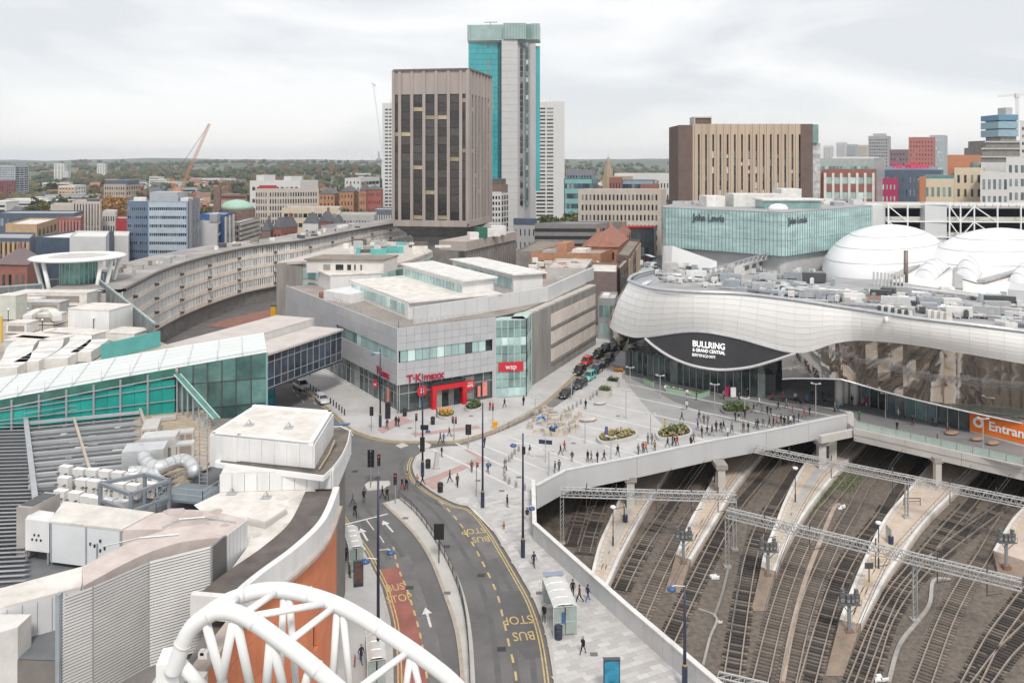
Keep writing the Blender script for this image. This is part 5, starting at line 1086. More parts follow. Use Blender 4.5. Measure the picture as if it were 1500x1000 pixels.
# ================================================================= mall roofs in the left foreground
def T2(v): return (v.x, v.y)
fa = [G(493,713,16.6),G(473,760,16.6),G(433,800,16.6),G(383,837,16.6),G(347,868,16.6),Vector((-17.9,48.5,16.6)),Vector((-18.3,45,16.6))]
fa = smooth_line(fa, 5)
tb = thing('terracotta_building', 'building with curved orange panelled front and white roof parapet', 'building', (-16,60,0))
SCR = [V3(G(*q),0) for q in ((90,876,18.2),(136,859,18.2),(218,823,18.2),(309,800,18.2),(329,783,18.2))]
bodyp = [T2(p) for p in offset_line(fa,.4)]+[(-24,40),(-110,40),(-110,88),(-40,96),(-22,96),(-16.9,84),(-15.6,71)]
sgn = 1 if offset_line(fa,1)[8].x < fa[8].x else -1      # + is inward
inn = lambda d: offset_line(fa, sgn*d)
part('core_wall', MB().prism([T2(p) for p in inn(.5)]+[(-19.2,45.2)]+[(p.x+.12,p.y+.4) for p in SCR[::-1]]+[(-110,SCR[0].y+4),(-110,88),(-40,96),(-22,96),(-17.1,84),(-16,71)], 0, 14.2), M('core_concrete',(.20,.185,.17),.8,var=.2), tb)
Lf2 = fa
for k in range(0, len(Lf2)-1):
    a, b = Lf2[k], Lf2[k+1]; a0, b0 = inn(.5)[k], inn(.5)[k+1]
    for r in range(6):
        z0, z1 = r*2.48+.02, (r+1)*2.48-.02
        if (k*7+r*3)%23 == 5 and r < 5:
            part('window', MB().grid([[V3(a0,z0),V3(b0,z0)],[V3(a0,z1),V3(b0,z1)]]), glass_d, tb); continue
        d = (b-a); d.z = 0; m = MB(); s_ = Vector((d.y,-d.x,0)).normalized()*sgn; m.ob(V3(a,z0)+d*.008, d*.984, s_*.35, (0,0,z1-z0)); part('terracotta_panel', m, orange, tb)
m = MB()
def ringwall(L0, L1, z0, z1, nm, mt, root):
    m = MB()
    for A in (L0, L1): m.grid([[V3(p,z0) for p in A],[V3(p,z1) for p in A]])
    for z in (z0,z1): m.grid([[V3(p,z) for p in L0],[V3(p,z) for p in L1]])
    for i in (0,-1): m.quad(V3(L0[i],z0),V3(L1[i],z0),V3(L1[i],z1),V3(L0[i],z1))
    return part(nm, m, mt, root)
L_ = [p for p in fa if p.y > 52.0]; IL = lambda d: inn(d)[:len(L_)]
for k in range(0, len(L_)-1, 2):
    j = min(k+2, len(L_)-1); o0, o1 = offset_line(fa,-sgn*.25), inn(.25); ringwall([o0[k],o0[(k+j)//2],o0[j]], [o1[k],o1[(k+j)//2],o1[j]], 15.0, 16.62, 'parapet_panel', panel_w, tb)
ringwall(offset_line(fa,-sgn*.5), inn(.5), 14.75, 15.0, 'fascia_ledge', M('dusty_ledge',(.44,.37,.33),.9,var=.2), tb)
m = MB(); m.grid([[V3(p,16.3) for p in IL(.25)],[V3(p,16.3) for p in IL(2.6)]]); m.grid([[V3(p,16.3) for p in IL(2.6)],[V3(p,15.9) for p in IL(2.6)]]); part('gutter_roof', m, M('wet_gravel_roof',(.115,.095,.085),.6,var=.45,scale=.5,bump=.3,bscale=9), tb)
p = L_[-1]; e0, e1 = offset_line(fa,-sgn*.5)[len(L_)-1], inn(3.0)[len(L_)-1]; part('end_upstand', MB().ob(V3(e0,15.0), e1-e0, Vector((0,-.5,0)), (0,0,1.5)), white_d, tb)
part('roof', MB().sheet([T2(p) for p in IL(2.0)]+[T2(G(362,800,16)),T2(G(300,752,16)),T2(G(284,738,16)),T2(G(330,716,16)),(-17,72)], 15.92), cream, tb)
part('lower_roof', MB().sheet([(p.x+.1,p.y+.42) for p in SCR]+[(-20.3,56.5),(-20,60),(-20,88),(-30,94),(-100,88),(-100,SCR[0].y+4.1)], 14.25), M('dark_deck',(.17,.18,.19),.8,var=.25,scale=.4), tb)
p = G(383,768,16.2); hh = thing('roof_hatch', 'flat cream hatch on the white roof beside the dark gutter', 'hatch', tuple(p))
q = [G(360,762,16.2),G(388,769,16.2),G(421,747,16.2),G(397,742,16.2)]; part('hatch_frame', MB().prism([T2(v) for v in q], 15.95, 16.2), conc_lt, hh); c_ = sum(q,Vector())/4; part('hatch_lid', MB().prism([T2(lerp(c_,v,.94)) for v in q], 16.22, 16.42), cream, hh)
# white penthouse with cornice
ph = thing('white_penthouse', 'white panelled rooftop block with projecting cornice above the orange front', 'penthouse', (-20,75,16))
w0, w1, w2, w3 = G(322,719,16), G(486,714,16), G(505,655,16), G(330,655,16); w2 = Vector((-16.2,82,16)); w3 = Vector((-27,82,16)); w0 = Vector((w0.x,w0.y,16))
part('core_wall', MB().prism([T2(lerp((w0+w2)/2,v,.985)) for v in (w0,w1,w2,w3)], 15.9, 17.5), white_d, ph)
def panels(a, b, n, z0, z1, mt, root, nm='wall_panel', th=.12):
    d = b-a; d.z = 0; s = Vector((d.y,-d.x,0)).normalized()
    for k in range(n): part(nm, MB().ob(V3(a,z0)+d*(k/n+.002), d*(1/n-.004), s*th, (0,0,z1-z0)), mt, root)
panels(w0, w1, 9, 15.95, 17.45, panel_w, ph); panels(w1, w2, 5, 15.0, 17.45, panel_w, ph)
cn = [G(315,676,17.7),G(473,696,17.7)]+smooth_line([G(475,695,17.7),G(490,680,17.7),G(502,663,17.7),G(510,645,17.7),G(513,629,17.7)],3)+[G(500,622,17.7),G(330,632,17.7)]
part('cornice', MB().prism([T2(v) for v in cn], 17.2, 17.62), white_p, ph); cc = sum(cn,Vector())/len(cn)
part('ledge_gutter', MB().sheet([T2(lerp(cc,v,.955)) for v in cn], 17.635), M('dirty_gutter',(.17,.145,.125),.9,var=.4), ph)
bx = [G(308,633,20),G(348,636.5,20),G(459,647.5,20),G(487,602,20),G(372,593,20)]
part('box_core', MB().prism([T2(v) for v in bx], 17.64, 19.9), white_d, ph)
panels(bx[1], bx[2], 6, 17.7, 19.75, panel_w, ph, 'box_panel'); panels(bx[0], bx[1], 2, 17.0, 19.75, panel_w, ph, 'box_panel'); panels(bx[2], bx[3], 5, 17.7, 19.75, panel_w, ph, 'box_panel')
cb_ = sum(bx,Vector())/5; rim = MB()
for i in range(5):
    a, b = bx[i], bx[(i+1)%5]; i0, i1 = lerp(cb_,a,.955), lerp(cb_,b,.955); part('roof_rim', MB().ob(V3(a,19.75), b-a, Vector((i0-a).to_tuple())*.8*Vector((1,1,0)) if False else (cb_-(a+b)/2).normalized()*.42, (0,0,.32 if i in (2,3) else .2)), white_p, ph)
part('box_roof', MB().sheet([T2(v) for v in bx], 19.93), cream, ph)
a, b, c = lerp(cn[0],cc,.1), lerp(cn[1],cc,.12), lerp(cn[4],cc,.1)
part('pipe', MB().tube([V3(G(352,676,17.9),17.9),V3(G(462,687,17.9),17.9),V3(G(470,680,17.9),17.9),V3(G(493,648,17.9),17.9)], .06, 6), dkgrey, ph); part('pipe', MB().tube([V3(G(468,686,17.9),17.9),V3(G(482,664,17.9),17.9),V3(G(490,645,18.2),18.2)], .09, 6), M('tan_pipe',(.40,.33,.24),.6), ph)
for px, py in ((322,605),(397,612),(349,719),(392,733)): pass
# ladder tower and grey gantry platform
lad = thing('caged_ladder', 'grey caged ladder up the left end of the white rooftop block', 'ladder', tuple(G(300,712,16)))
b_ = G(298,712,15.5)
for dx in (-.35,.35): part('stile', MB().box(b_.x+dx-.04,b_.x+dx+.04,b_.y-.04,b_.y+.04,15,22.0), grey_m, lad)
for k in range(20): part('rung', MB().bar((b_.x-.35,b_.y,15.3+k*.33),(b_.x+.35,b_.y,15.3+k*.33),.035), grey_m, lad)
for k in range(6): part('cage_hoop', MB().tube([(b_.x+.42*math.cos(t),b_.y-.1-.75*math.sin(t),17.6+k*.8) for t in [j*math.pi/8 for j in range(9)]], .03, 4), grey_m, lad)
pt = thing('steel_platform', 'blue grey steel platform with handrails below the white block', 'platform', tuple(G(275,725,15.6)))
q = [G(228,727,15.6),G(297,734,15.6),G(331,712,15.6),G(270,704,15.6)]; part('grating', MB().prism([T2(v) for v in q], 15.3, 15.5), M('steel_grating',(.21,.25,.28),.6,.2), pt)
for a, b in ((q[1],q[2]),(q[0],q[1]),(q[3],q[0])):
    for z in (16.0,16.5): part('handrail', MB().bar(V3(a,z),V3(b,z),.05), galv, pt)
    for k in range(4): v = lerp(a,b,k/3); part('baluster', MB().bar(V3(v,15.5),V3(v,16.5),.05), galv, pt)
for v in q: part('leg', MB().bar(V3(v,14.2),V3(v,15.4),.12), grey_m, pt)
fr_ = thing('steel_gantry', 'open blue grey steel frame standing over the white condenser units', 'gantry', tuple(G(200,755,14.4)))
q = [G(147,706,17.4),G(192,722,17.4),G(248,702,17.4),G(212,693,17.4)]
for i in range(4): part('beam', MB().bar(V3(q[i],17.3),V3(q[(i+1)%4],17.3),.28), M('blue_grey_steel',(.26,.29,.32),.5,.2), fr_); part('leg', MB().bar(V3(q[i],14.3),V3(q[i],17.3),.26), MAT['blue_grey_steel'], fr_)
part('beam', MB().bar(V3(q[0],15.9),V3(q[1],15.9),.22), MAT['blue_grey_steel'], fr_); part('beam', MB().bar(V3(q[1],15.9),V3(q[2],15.9),.22), MAT['blue_grey_steel'], fr_); part('brace', MB().bar(V3(q[1],14.6),V3(q[2],17.2),.08), MAT['blue_grey_steel'], fr_)
# condenser units
fanm = M('fan_grille',(.30,.26,.235),.6,var=.2); cw = M('condenser_white',(.74,.72,.69),.5,var=.05)
ac = thing('condenser_unit', None, 'condenser', (0,0,0), group='white condenser units')
part('case', MB().box(-.55,.55,-.3,.3,.06,1.25), cw, ac, local=True); part('foot', MB().box(-.5,-.35,-.3,.3,0,.06).box(.35,.5,-.3,.3,0,.06), dkgrey, ac, local=True, kind='stuff')
part('fan_grille', MB().lathe([(.40,0),(.40,.04),(.1,.06)],n=14), fanm, ac, local=True).rotation_euler = (R(90),0,0); ac.children[-1].location = (-.08,-.3,.68); part('top_seam', MB().box(-.56,.56,-.31,.31,1.25,1.29), white_p, ac, local=True)
ORD = ('first','second','third','fourth','fifth','sixth','seventh')
first = True
for row in ([(97,702),(117,706),(136,707),(155,709),(174,711),(193,713),(212,716)],[(95,719),(121,722),(138,724),(156,726),(176,728),(196,730)],[(90,739),(111,742),(128,747),(142,750),(160,752),(178,755),(220,728)]):
    for i,(x,y) in enumerate(row):
        ri = 0 if y < 717 and x+y*0 not in () and row[0][0] == 97 else 1 if row[0][0] == 95 else 2
        lb = ORD[i]+' white condenser unit from the left in the '+('back row by the louvre roof','middle row','front row behind the plant room')[ri]
        p = G(x,y,14.6); rz = -.25+random.uniform(-.03,.03)
        if first: ac.location = p; ac.rotation_euler.z = rz; first = False; tag(ac, lb, None)
        else: copy_tree(ac, p, rz, lb)
# silver ducts
dk = M('foil_duct',(.66,.67,.68),.35,.5,var=.1,bump=.3,bscale=3)
t = thing('silver_duct', 'fat silver air duct snaking across the roof below the tan tiles', 'duct', tuple(G(240,690,15.5)))
def duct(pts, r, z, nm, root, mt=dk): 
    L = smooth_line([G(x,y,z) for x,y in pts], 6); o = part(nm, MB().tube(L, r, 14), mt, root, smooth=True)
    for k in range(0, len(L), 4): 
        if k+1 < len(L): d = (L[min(k+1,len(L)-1)]-L[max(k-1,0)]).normalized(); part('band', MB().tube([L[k]-d*.06, L[k]+d*.06], r*1.06, 14), galv, root)
duct([(207,660),(213,674),(222,682),(235,684),(252,678),(268,674),(280,680),(287,692)], .62, 16.2, 'duct_run', t); duct([(190,691),(205,690),(222,693),(232,705)], .5, 15.8, 'duct_run', t)
p = G(178,690,15); part('plenum', MB().ob(V3(p,14.4),(3.6,.9,0),(-.6,2.4,0),(0,0,2.4)), dk, t); p = G(205,672,15); part('plenum', MB().ob(V3(p,14.4),(3.2,.8,0),(-.4,2.0,0),(0,0,2.6)), galv_lt, t)
# grey louvre roof on the far left
lr = thing('louvre_roof', 'blue grey louvre roof of long horizontal blades at the left edge', 'roof', (-55,75,14.5))
part('dark_void', MB().sheet([(-95,62),(-38,62),(-36,97),(-70,97)], 14.3), M('void_dark',(.15,.155,.16),.9), lr)
n = 0
for k in range(46):
    y = lerp(864, 606, (k/45)**.85); p = G(0,y,15.2); xr_ = 24 if y > 820 else lerp(70,40,(820-y)/210) if y > 690 else 40
    if y > 735 and y < 860: xr_ = 36 if y > 760 else 60
    a, b = P2(-40,p.y), P2(xr_,p.y+.4)
    m = MB(); m.add([(a.x,a.y,15.2),(b.x,b.y,15.2),(b.x,b.y+.55,15.0),(a.x,a.y+.55,15.0),(a.x,a.y,15.12),(b.x,b.y,15.12),(b.x,b.y+.55,14.92),(a.x,a.y+.55,14.92)], [(0,1,2,3),(4,7,6,5),(0,4,5,1),(2,6,7,3),(1,5,6,2)]); part('louvre_blade', m, slatm, lr)
for k in range(15):
    y = lerp(712, 604, k/14); p = G(42,y,15.2); q = G(206,y-16,15.2); part('roof_bar', MB().bar(V3(p,15.2),V3(q,15.2),.14 if k%2 else .3), galv if k%2 else slatm, lr)
for a, b, w in (((36,600),(52,735),.45),((204,596),(240,705),.3),((108,612),(132,690),.25)): part('roof_beam', MB().bar(V3(G(*a,15.4),15.4),V3(G(*b,15.4),15.4),w), slatm if w > .4 else M('tan_beam',(.46,.40,.34),.7), lr)
for k in range(30): p = G(random.uniform(50,200),random.uniform(620,705),14.4); part('debris', MB().ob(V3(p,14.35),(random.uniform(.2,1.2),.2,0),(0,.3,0),(0,0,.15)), random.choice([white_d,slatm,dkgrey]), lr)
p0, p1 = G(36,609,16.0), G(206,588,16.0); 
for z in (15.8,16.3): part('guard_rail', MB().bar(V3(p0,z),V3(p1,z+.4),.06), galv, lr)
p = G(187,600,15); part('end_fin', MB().prism([T2(p),(p.x+.8,p.y-.6),(p.x+1.2,p.y+.2)], 14.3, 18.6), conc_lt, lr)
# tan tiled terrace with a few units
te = thing('tiled_terrace', 'tan tiled roof terrace between the louvre roof and the white block', 'terrace', (-40,85,14.6))
q = [G(200,662,14.6),G(262,712,14.6),G(330,660,14.6),G(300,600,14.6),G(196,606,14.6)]; part('terrace_base', MB().prism([T2(v) for v in q], 14.2, 14.6), M('tile_joint',(.25,.20,.15),.9), te)
a0 = G(205,660,14.6); tl = MB().box(0,.86,0,.86,0,.03).mesh('tile', tilem); pq = [T2(v) for v in q]; nt_ = 0
for i in range(-14, 30):
    for j in range(-8, 34):
        x, y = a0.x+i*.9*math.cos(-.35)-j*.9*math.sin(-.35), a0.y+i*.9*math.sin(-.35)+j*.9*math.cos(-.35)
        if inside((x+.4,y+.3), pq) and nt_ < 290: inst('tile', tl, te, mtx((x-te.location.x,y-te.location.y,.0+random.uniform(0,.012)), -.35)); nt_ += 1
for nm, lab, x, y, w, l, h in (('vent_unit','grey vent box beside the teal wall on the tiled terrace',222,636,1.6,3.6,1.2),('vent_unit','small white vent box at the ladder on the tiled terrace',272,648,1.6,1.4,1.3),('chiller','twin fan chiller in front of the ladder on the tiled terrace',262,670,2.9,1.2,1.5),('vent_unit','long low duct box along the teal wall on the terrace',240,616,2.6,.7,.5)):
    p = G(x,y,14.6); u = thing(nm, lab, 'vent' if 'vent' in nm else 'chiller', tuple(p), .3); part('case', MB().box(-w/2,w/2,-l/2,l/2,.1,h), galv_lt if nm == 'chiller' else conc_lt, u, local=True); part('base', MB().box(-w/2+.1,w/2-.1,-l/2+.1,l/2-.1,0,.1), dkgrey, u, local=True); part('grille', MB().box(-w*.42,-w*.04,-l/2-.03,-l/2,.3,h-.2).box(w*.04,w*.42,-l/2-.03,-l/2,.3,h-.2), fanm, u, local=True, kind='stuff')
# white plant room, curved duct housing, louvred screen, lower duct
pr = thing('plant_room', 'white plant room with pipe ports below the condenser rows', 'plant room', tuple(G(128,824,14.3)))
q = [G(37,759,17.6),G(80,734,17.6),G(224,750,17.6),G(178,774,17.6)]; f0 = G(79,762,17.6)
q = [G(74,763,17.6),G(178,775,17.6),G(224,751,17.6),G(95,735,17.6)]
part('wall', MB().prism([T2(v) for v in q], 14.6, 17.5), M('pale_blue_white',(.70,.72,.735),.5,var=.05), pr); c_ = sum(q,Vector())/4; part('roof', MB().prism([T2(lerp(c_,v,1.03)) for v in q], 17.5, 17.65), cream, pr)
d = q[1]-q[0]; s = Vector((d.y,-d.x,0)).normalized()
for k in (.0,.5,.98): part('panel_joint', MB().ob(V3(q[0],14.7)+d*k, d*.02, s*.05, (0,0,2.8)), grey_m, pr)
for k, z, r in ((.62,16.1,.10),(.70,15.8,.10),(.56,16.2,.12),(.76,16.0,.09),(.70,16.5,.08)): part('pipe_port', MB().ob(V3(q[0],z)+d*k, d*.02, s*.08, (0,0,.2)), black if r < .12 else navy_b, pr)
part('cable_riser', MB().ob(V3(q[0],14.7)+d*.66, d*.015, s*.1, (0,0,1.7)), grey_m, pr)
b2_ = thing('plant_cabinet', 'white cabinet on legs at the left end of the plant room', 'cabinet', tuple(G(58,820,14.6))); p = G(38,807,15); q2 = [G(37,760,17.5),G(72,764,17.5),G(80,750,17.5),G(48,745,17.5)]; part('case', MB().prism([T2(v) for v in q2], 15.2, 17.5), panel_w, b2_)
for v in q2: part('leg', MB().bar(V3(lerp(sum(q2,Vector())/4,v,.9),14.3),V3(lerp(sum(q2,Vector())/4,v,.9),15.2),.12), grey_m, b2_)
for k in range(5): v = lerp(q2[0],q2[1],.3+.09*k); part('port', MB().box(v.x-.06,v.x+.06,v.y-.06,v.y,16.0+.35*(k%2),16.14+.35*(k%2)), black, b2_)
vd = thing('dusty_cowl', 'dusty metal cowl with twin louvred openings behind the plant cabinet', 'cowl', tuple(G(40,745,16))); q3 = [G(24,742,18.0),G(44,744,18.0),G(88,722,18.0),G(66,720,18.0)]; part('housing', MB().prism([T2(v) for v in q3], 14.3, 18.0), M('dusty_metal',(.44,.40,.375),.6,.2,var=.15), vd); c_ = sum(q3,Vector())/4
for t0, t1 in ((.06,.47),(.53,.94)): part('louvre_opening', MB().prism([T2(lerp(lerp(q3[0],q3[3],t0),c_,.12)),T2(lerp(lerp(q3[1],q3[2],t0),c_,.12)),T2(lerp(lerp(q3[1],q3[2],t1),c_,.12)),T2(lerp(lerp(q3[0],q3[3],t1),c_,.12))], 18.0, 18.05), dkgrey, vd)
cd = thing('curved_duct_housing', 'dusty pink topped duct housing that curves behind the louvred screen', 'duct housing', tuple(G(280,800,15)))
o_ = smooth_line([G(224,750,18.0),G(270,744,18.0),G(320,748,18.0),G(361,759,18.0)],5); i_ = smooth_line([G(180,774,18.0),G(230,773,18.0),G(282,777,18.0),G(329,783,18.0)],5)
def slab(o, i, z0, z1, nm, mt): 
    m = MB(); m.grid([[V3(p,z1) for p in i],[V3(p,z1) for p in o]]); m.grid([[V3(p,z0) for p in o],[V3(p,z1) for p in o]]); m.grid([[V3(p,z0) for p in i],[V3(p,z1) for p in i]])
    for k in (0,-1): m.quad(V3(o[k],z0),V3(i[k],z0),V3(i[k],z1),V3(o[k],z1))
    part(nm, m, mt, cd)
slab(o_, i_, 14.4, 17.9, 'housing', pinkroof)
o2 = smooth_line([G(300,765,18.02),G(240,775,18.02),G(180,797,18.02),G(120,828,18.02)],5); i2 = smooth_line([G(326,785,18.02),G(262,793,18.02),G(200,815,18.02),G(122,856,18.02)],5)
slab(o2, i2, 14.4, 17.95, 'housing', pinkroof)
for a, b in ((o_[-1],i_[-1]),): 
    d = b-a; 
    for k in range(6): part('end_panel', MB().ob(V3(a,14.9)+d*(k/6+.01), d*(1/6-.02), Vector((-d.y,d.x,0)).normalized()*.1, (0,0,3.0)), lgt, cd)
sc = thing('louvred_screen', 'tall silver screen of fine horizontal louvres beside the pink duct', 'screen', tuple(G(90,876,18.3)))
sl_ = [G(90,876,18.2),G(136,859,18.2),G(218,823,18.2),G(309,800,18.2),G(329,783,18.2)]; scm = M('silver_louvre',(.54,.53,.52),.45,.25,var=.12,scale=.3); sl_ = [V3(p,0) for p in sl_]
part('low_deck', MB().box(-110,-18.6,36,54,0,11.4), conc_dk, tb)
nb_ = 36
for k in range(nb_):
    z = 18.2-k*.19; m = MB(); a = sl_; bq = [p+Vector((.05,.14,0)) for p in sl_]
    m.grid([[V3(p,z-.13) for p in a],[V3(p,z) for p in bq]]); m.grid([[V3(p,z-.13) for p in bq],[V3(p,z-.13) for p in a]]); part('louvre_blade', m, scm, sc)
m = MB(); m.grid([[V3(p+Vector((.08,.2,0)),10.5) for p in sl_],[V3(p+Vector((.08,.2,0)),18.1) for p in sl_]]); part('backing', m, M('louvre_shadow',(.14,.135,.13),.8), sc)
for p in (sl_[0]+Vector((-.12,0,0)),): part('end_post', MB().box(p.x-.14,p.x+.1,p.y-.2,p.y+.2,10.5,18.5), M('blue_grey_post',(.36,.40,.44),.5,.2), sc)
for p in sl_[1:4]: part('joint_post', MB().box(p.x-.02,p.x+.02,p.y-.02,p.y+.1,10.5,18.2), grey_m, sc)
ld = thing('white_duct_box', 'long white box duct with cream top entering from the left edge', 'duct', tuple(G(60,900,15.5))); q = [G(-60,905,16.6),G(118,859,16.6),G(123,829,16.6),G(-60,878,16.6)]; part('casing', MB().prism([T2(v) for v in q], 11.4, 16.5), M('cool_white_casing',(.66,.67,.68),.5,var=.05), ld); part('top_sheet', MB().prism([T2(lerp(sum(q,Vector())/4,v,1.01)) for v in q], 16.5, 16.62), cream, ld)
d = q[1]-q[0]; s = Vector((d.y,-d.x,0)).normalized()
for k in range(1,8): part('panel_joint', MB().ob(V3(q[0],11.6)+d*(k/8), d*.004, s*.05, (0,0,4.8)), grey_m, ld)
tk_ = thing('water_tank', 'white tank with a dark slot in the bottom left corner', 'tank', tuple(G(10,980,13))); p = G(10,905,16.5); m = MB(); ym_ = p.y; m.prism([(p.x-4,ym_-1),(p.x+.2,ym_-1),(p.x+.9,ym_-.4),(p.x+.9,ym_+1),(p.x-4,ym_+1)], 11.5, 16.2); part('body', m, white_d, tk_); part('slot', MB().box(p.x-2,p.x-.3,ym_-1.06,ym_-1,15.3,15.8), black, tk_); part('band', MB().box(p.x-4,p.x+.2,ym_-1.07,ym_-1.0,14.2,14.3), galv, tk_)
hr_ = thing('roof_handrail', 'galvanised handrail in the bottom left corner beside the louvred screen', 'handrail', tuple(G(40,985,13))); a, b = G(-30,990,13.6), G(86,962,13.6)
for z in (13.0,13.55): part('rail', MB().bar(V3(a,z),V3(b,z+.1),.06), galv_lt, hr_)
for k in range(5): v = lerp(a,b,k/4); part('baluster', MB().bar(V3(v,12.3),V3(v,13.6),.06), galv_lt, hr_)
part('catwalk', MB().ob(V3(a,12.1), b-a, (.3,1.2,0), (0,0,.15)), MAT['steel_grating'], hr_)
# ================================================================= green glass link with white roof
gl_ = thing('glass_link', 'glazed link with white translucent roof and teal green wall', 'link building', (-40,97,14.6))
def gx(px): 
    k = (px-750)/F; Y = (91+.335*56.9)/(1-.335*k) if False else (91+.335*56.9)/(1+.335*k*-1*-1*(-1)*-1) if False else None
    # intersection of the sight column with the front line through (-56.9, 91) of slope .335
    Y = (91+.335*56.9)/(1-.335*k); return Vector((k*Y, Y, 0))
def ez(px): return 17.8+3.2*(px/391)
cols_ = [-60,-22,18,58,98,138,177,217,257]
bdv = Vector((-.318,.948,0))
tl2 = Vector((1,.335,0)).normalized()
for k in range(len(cols_)-1):
    a, b = gx(cols_[k]), gx(cols_[k+1]); d = b-a; s = Vector((d.y,-d.x,0)).normalized()
    for r in range(2): part('teal_panel', MB().add([V3(a+d*(.03+.48*r),14.6),V3(a+d*(.5+.47*r),14.6),V3(a+d*(.5+.47*r),ez(cols_[k])-.95),V3(a+d*(.03+.48*r),ez(cols_[k])-1.0)],[(0,1,2,3)]), teal, gl_)
    part('green_glazing', MB().add([V3(a,ez(cols_[k])-.9),V3(b,ez(cols_[k+1])-.9),V3(b,ez(cols_[k+1])),V3(a,ez(cols_[k]))],[(0,1,2,3)]), M('deep_green_glass',(.045,.15,.12),.12,var=.3,spec=.7,obj=.3), gl_)
    part('post', MB().bar(V3(a+s*.2,14.3),V3(a+s*.2,ez(cols_[k])-.2),.2), grey_m, gl_)
    for h in (.3,.62): part('rail', MB().bar(V3(a+s*.2,lerp(14.6,ez(cols_[k]),h)),V3(b+s*.2,lerp(14.6,ez(cols_[k+1]),h)),.09), grey_m, gl_)
    part('top_rail', MB().bar(V3(a+s*.3,ez(cols_[k])-.9),V3(b+s*.3,ez(cols_[k+1])-.9),.12), galv, gl_)
whr = M('translucent_white_roof',(.72,.76,.74),.3,var=.05,scale=.3,obj=.03)
rc = [-60,-15,25,65,105,148,190,232,275,318,355,391]; back_r = None
bk0 = lambda px: gx(px)+bdv*12.5
for k in range(len(rc)-1):
    a, b = gx(rc[k]), gx(rc[k+1]); ba, bb_ = bk0(rc[k]), bk0(rc[k+1]); za, zb = ez(rc[k]), ez(rc[k+1])
    for r in range(6):
        t0, t1 = r/6+.003, (r+1)/6-.003; q = [lerp(V3(a,za),V3(ba,za),t0), lerp(V3(b,zb),V3(bb_,zb),t0), lerp(V3(b,zb),V3(bb_,zb),t1), lerp(V3(a,za),V3(ba,za),t1)]
        q[0] += (q[1]-q[0])*.008; part('roof_panel', MB().add(q,[(0,1,2,3)]), whr, gl_)
    part('roof_rib', MB().bar(V3(a,za+.05),V3(ba,za+.05),.09,.12), galv_lt, gl_); part('standard', MB().bar(V3(a,za),V3(a+bdv*.4,za+1.1),.05), grey_m, gl_)
    part('eave_rail', MB().bar(V3(a,za+.15)+bdv*.8,V3(b,zb+.15)+bdv*.8,.06), grey_m, gl_)
m = MB(); part('under_roof', m.grid([[V3(gx(p),ez(p)-.08) for p in rc],[V3(bk0(p),ez(p)-.08) for p in rc]]), galv_lt, gl_)
gc = [262,283,304,325,346,368,391]
gbx = M('link_glass',(.10,.20,.185),.06,var=.45,scale=.35,spec=.8,obj=.4)
for k in range(len(gc)-1):
    a, b = gx(gc[k]), gx(gc[k+1])
    for z0, z1 in ((9,12),(12,14.9),(14.9,17.9),(17.9,0)):
        za, zb = (z1, z1) if z1 else (ez(gc[k]), ez(gc[k+1])); part('glass_pane', MB().add([V3(lerp(a,b,.03),z0+.04),V3(lerp(a,b,.97),z0+.04),V3(lerp(a,b,.97),zb-.04),V3(lerp(a,b,.03),za-.04)],[(0,1,2,3)]), gbx, gl_)
    part('mullion', MB().bar(V3(a,5),V3(a,ez(gc[k])),.13), dkgrey, gl_)
for z in (12,14.9,17.9): part('transom', MB().bar(V3(gx(262),z),V3(gx(391),z),.11), dkgrey, gl_)
a, b = gx(391), bk0(391); part('glass_end', MB().add([V3(a,5),V3(b,5),V3(b,ez(391)),V3(a,ez(391))],[(0,1,2,3)]), gbx, gl_); part('corner_post', MB().bar(V3(a,5),V3(a,ez(391)),.2), M('green_post',(.25,.42,.38),.4), gl_)
fl_ = MB(); fl_.sheet([T2(gx(262)),T2(gx(391)),T2(bk0(391)),T2(bk0(262))], 8.9); part('floor', fl_, conc, gl_); part('inner_wall', MB().grid([[V3(gx(p)+bdv*5,5) for p in gc],[V3(gx(p)+bdv*5,ez(p)-.3) for p in gc]]), M('green_inner',(.13,.19,.16),.5,var=.4,scale=.4), gl_)
part('escalator', MB().bar(V3(gx(300)+bdv*2,17.5),V3(gx(345)+bdv*2,11.5),.9,.5), M('escalator_pale',(.5,.5,.35),.5), gl_)
part('base_wall', MB().grid([[V3(gx(p)+Vector((.05,.25,0)),0) for p in gc],[V3(gx(p)+Vector((.05,.25,0)),8.9) for p in gc]]), conc_dk, gl_)
cq = thing('stair_canopy', 'sloping green glass stair canopy on posts beside the teal wall', 'canopy', tuple(G(290,590,15))); 
a, b = Vector((*T2(gx(264)),19.2)), G(322,612,16.2); d = (b-a); s = Vector((-.6,-.4,0)).normalized()*.7
for k in range(7): p = lerp(a,b,k/7); part('glass_panel', MB().add([p,p+d/7*.95,p+d/7*.95+s,p+s],[(0,1,2,3)]), M('mint_glass',(.09,.22,.19),.2,var=.2,obj=.15), cq); part('post', MB().bar(p+s*.5,V3(p+s*.5,14.6),.16), grey_m, cq)
part('rail', MB().bar(a,b,.12).bar(a+s,b+s,.12), M('mint_steel',(.42,.60,.56),.4), cq, kind='stuff')
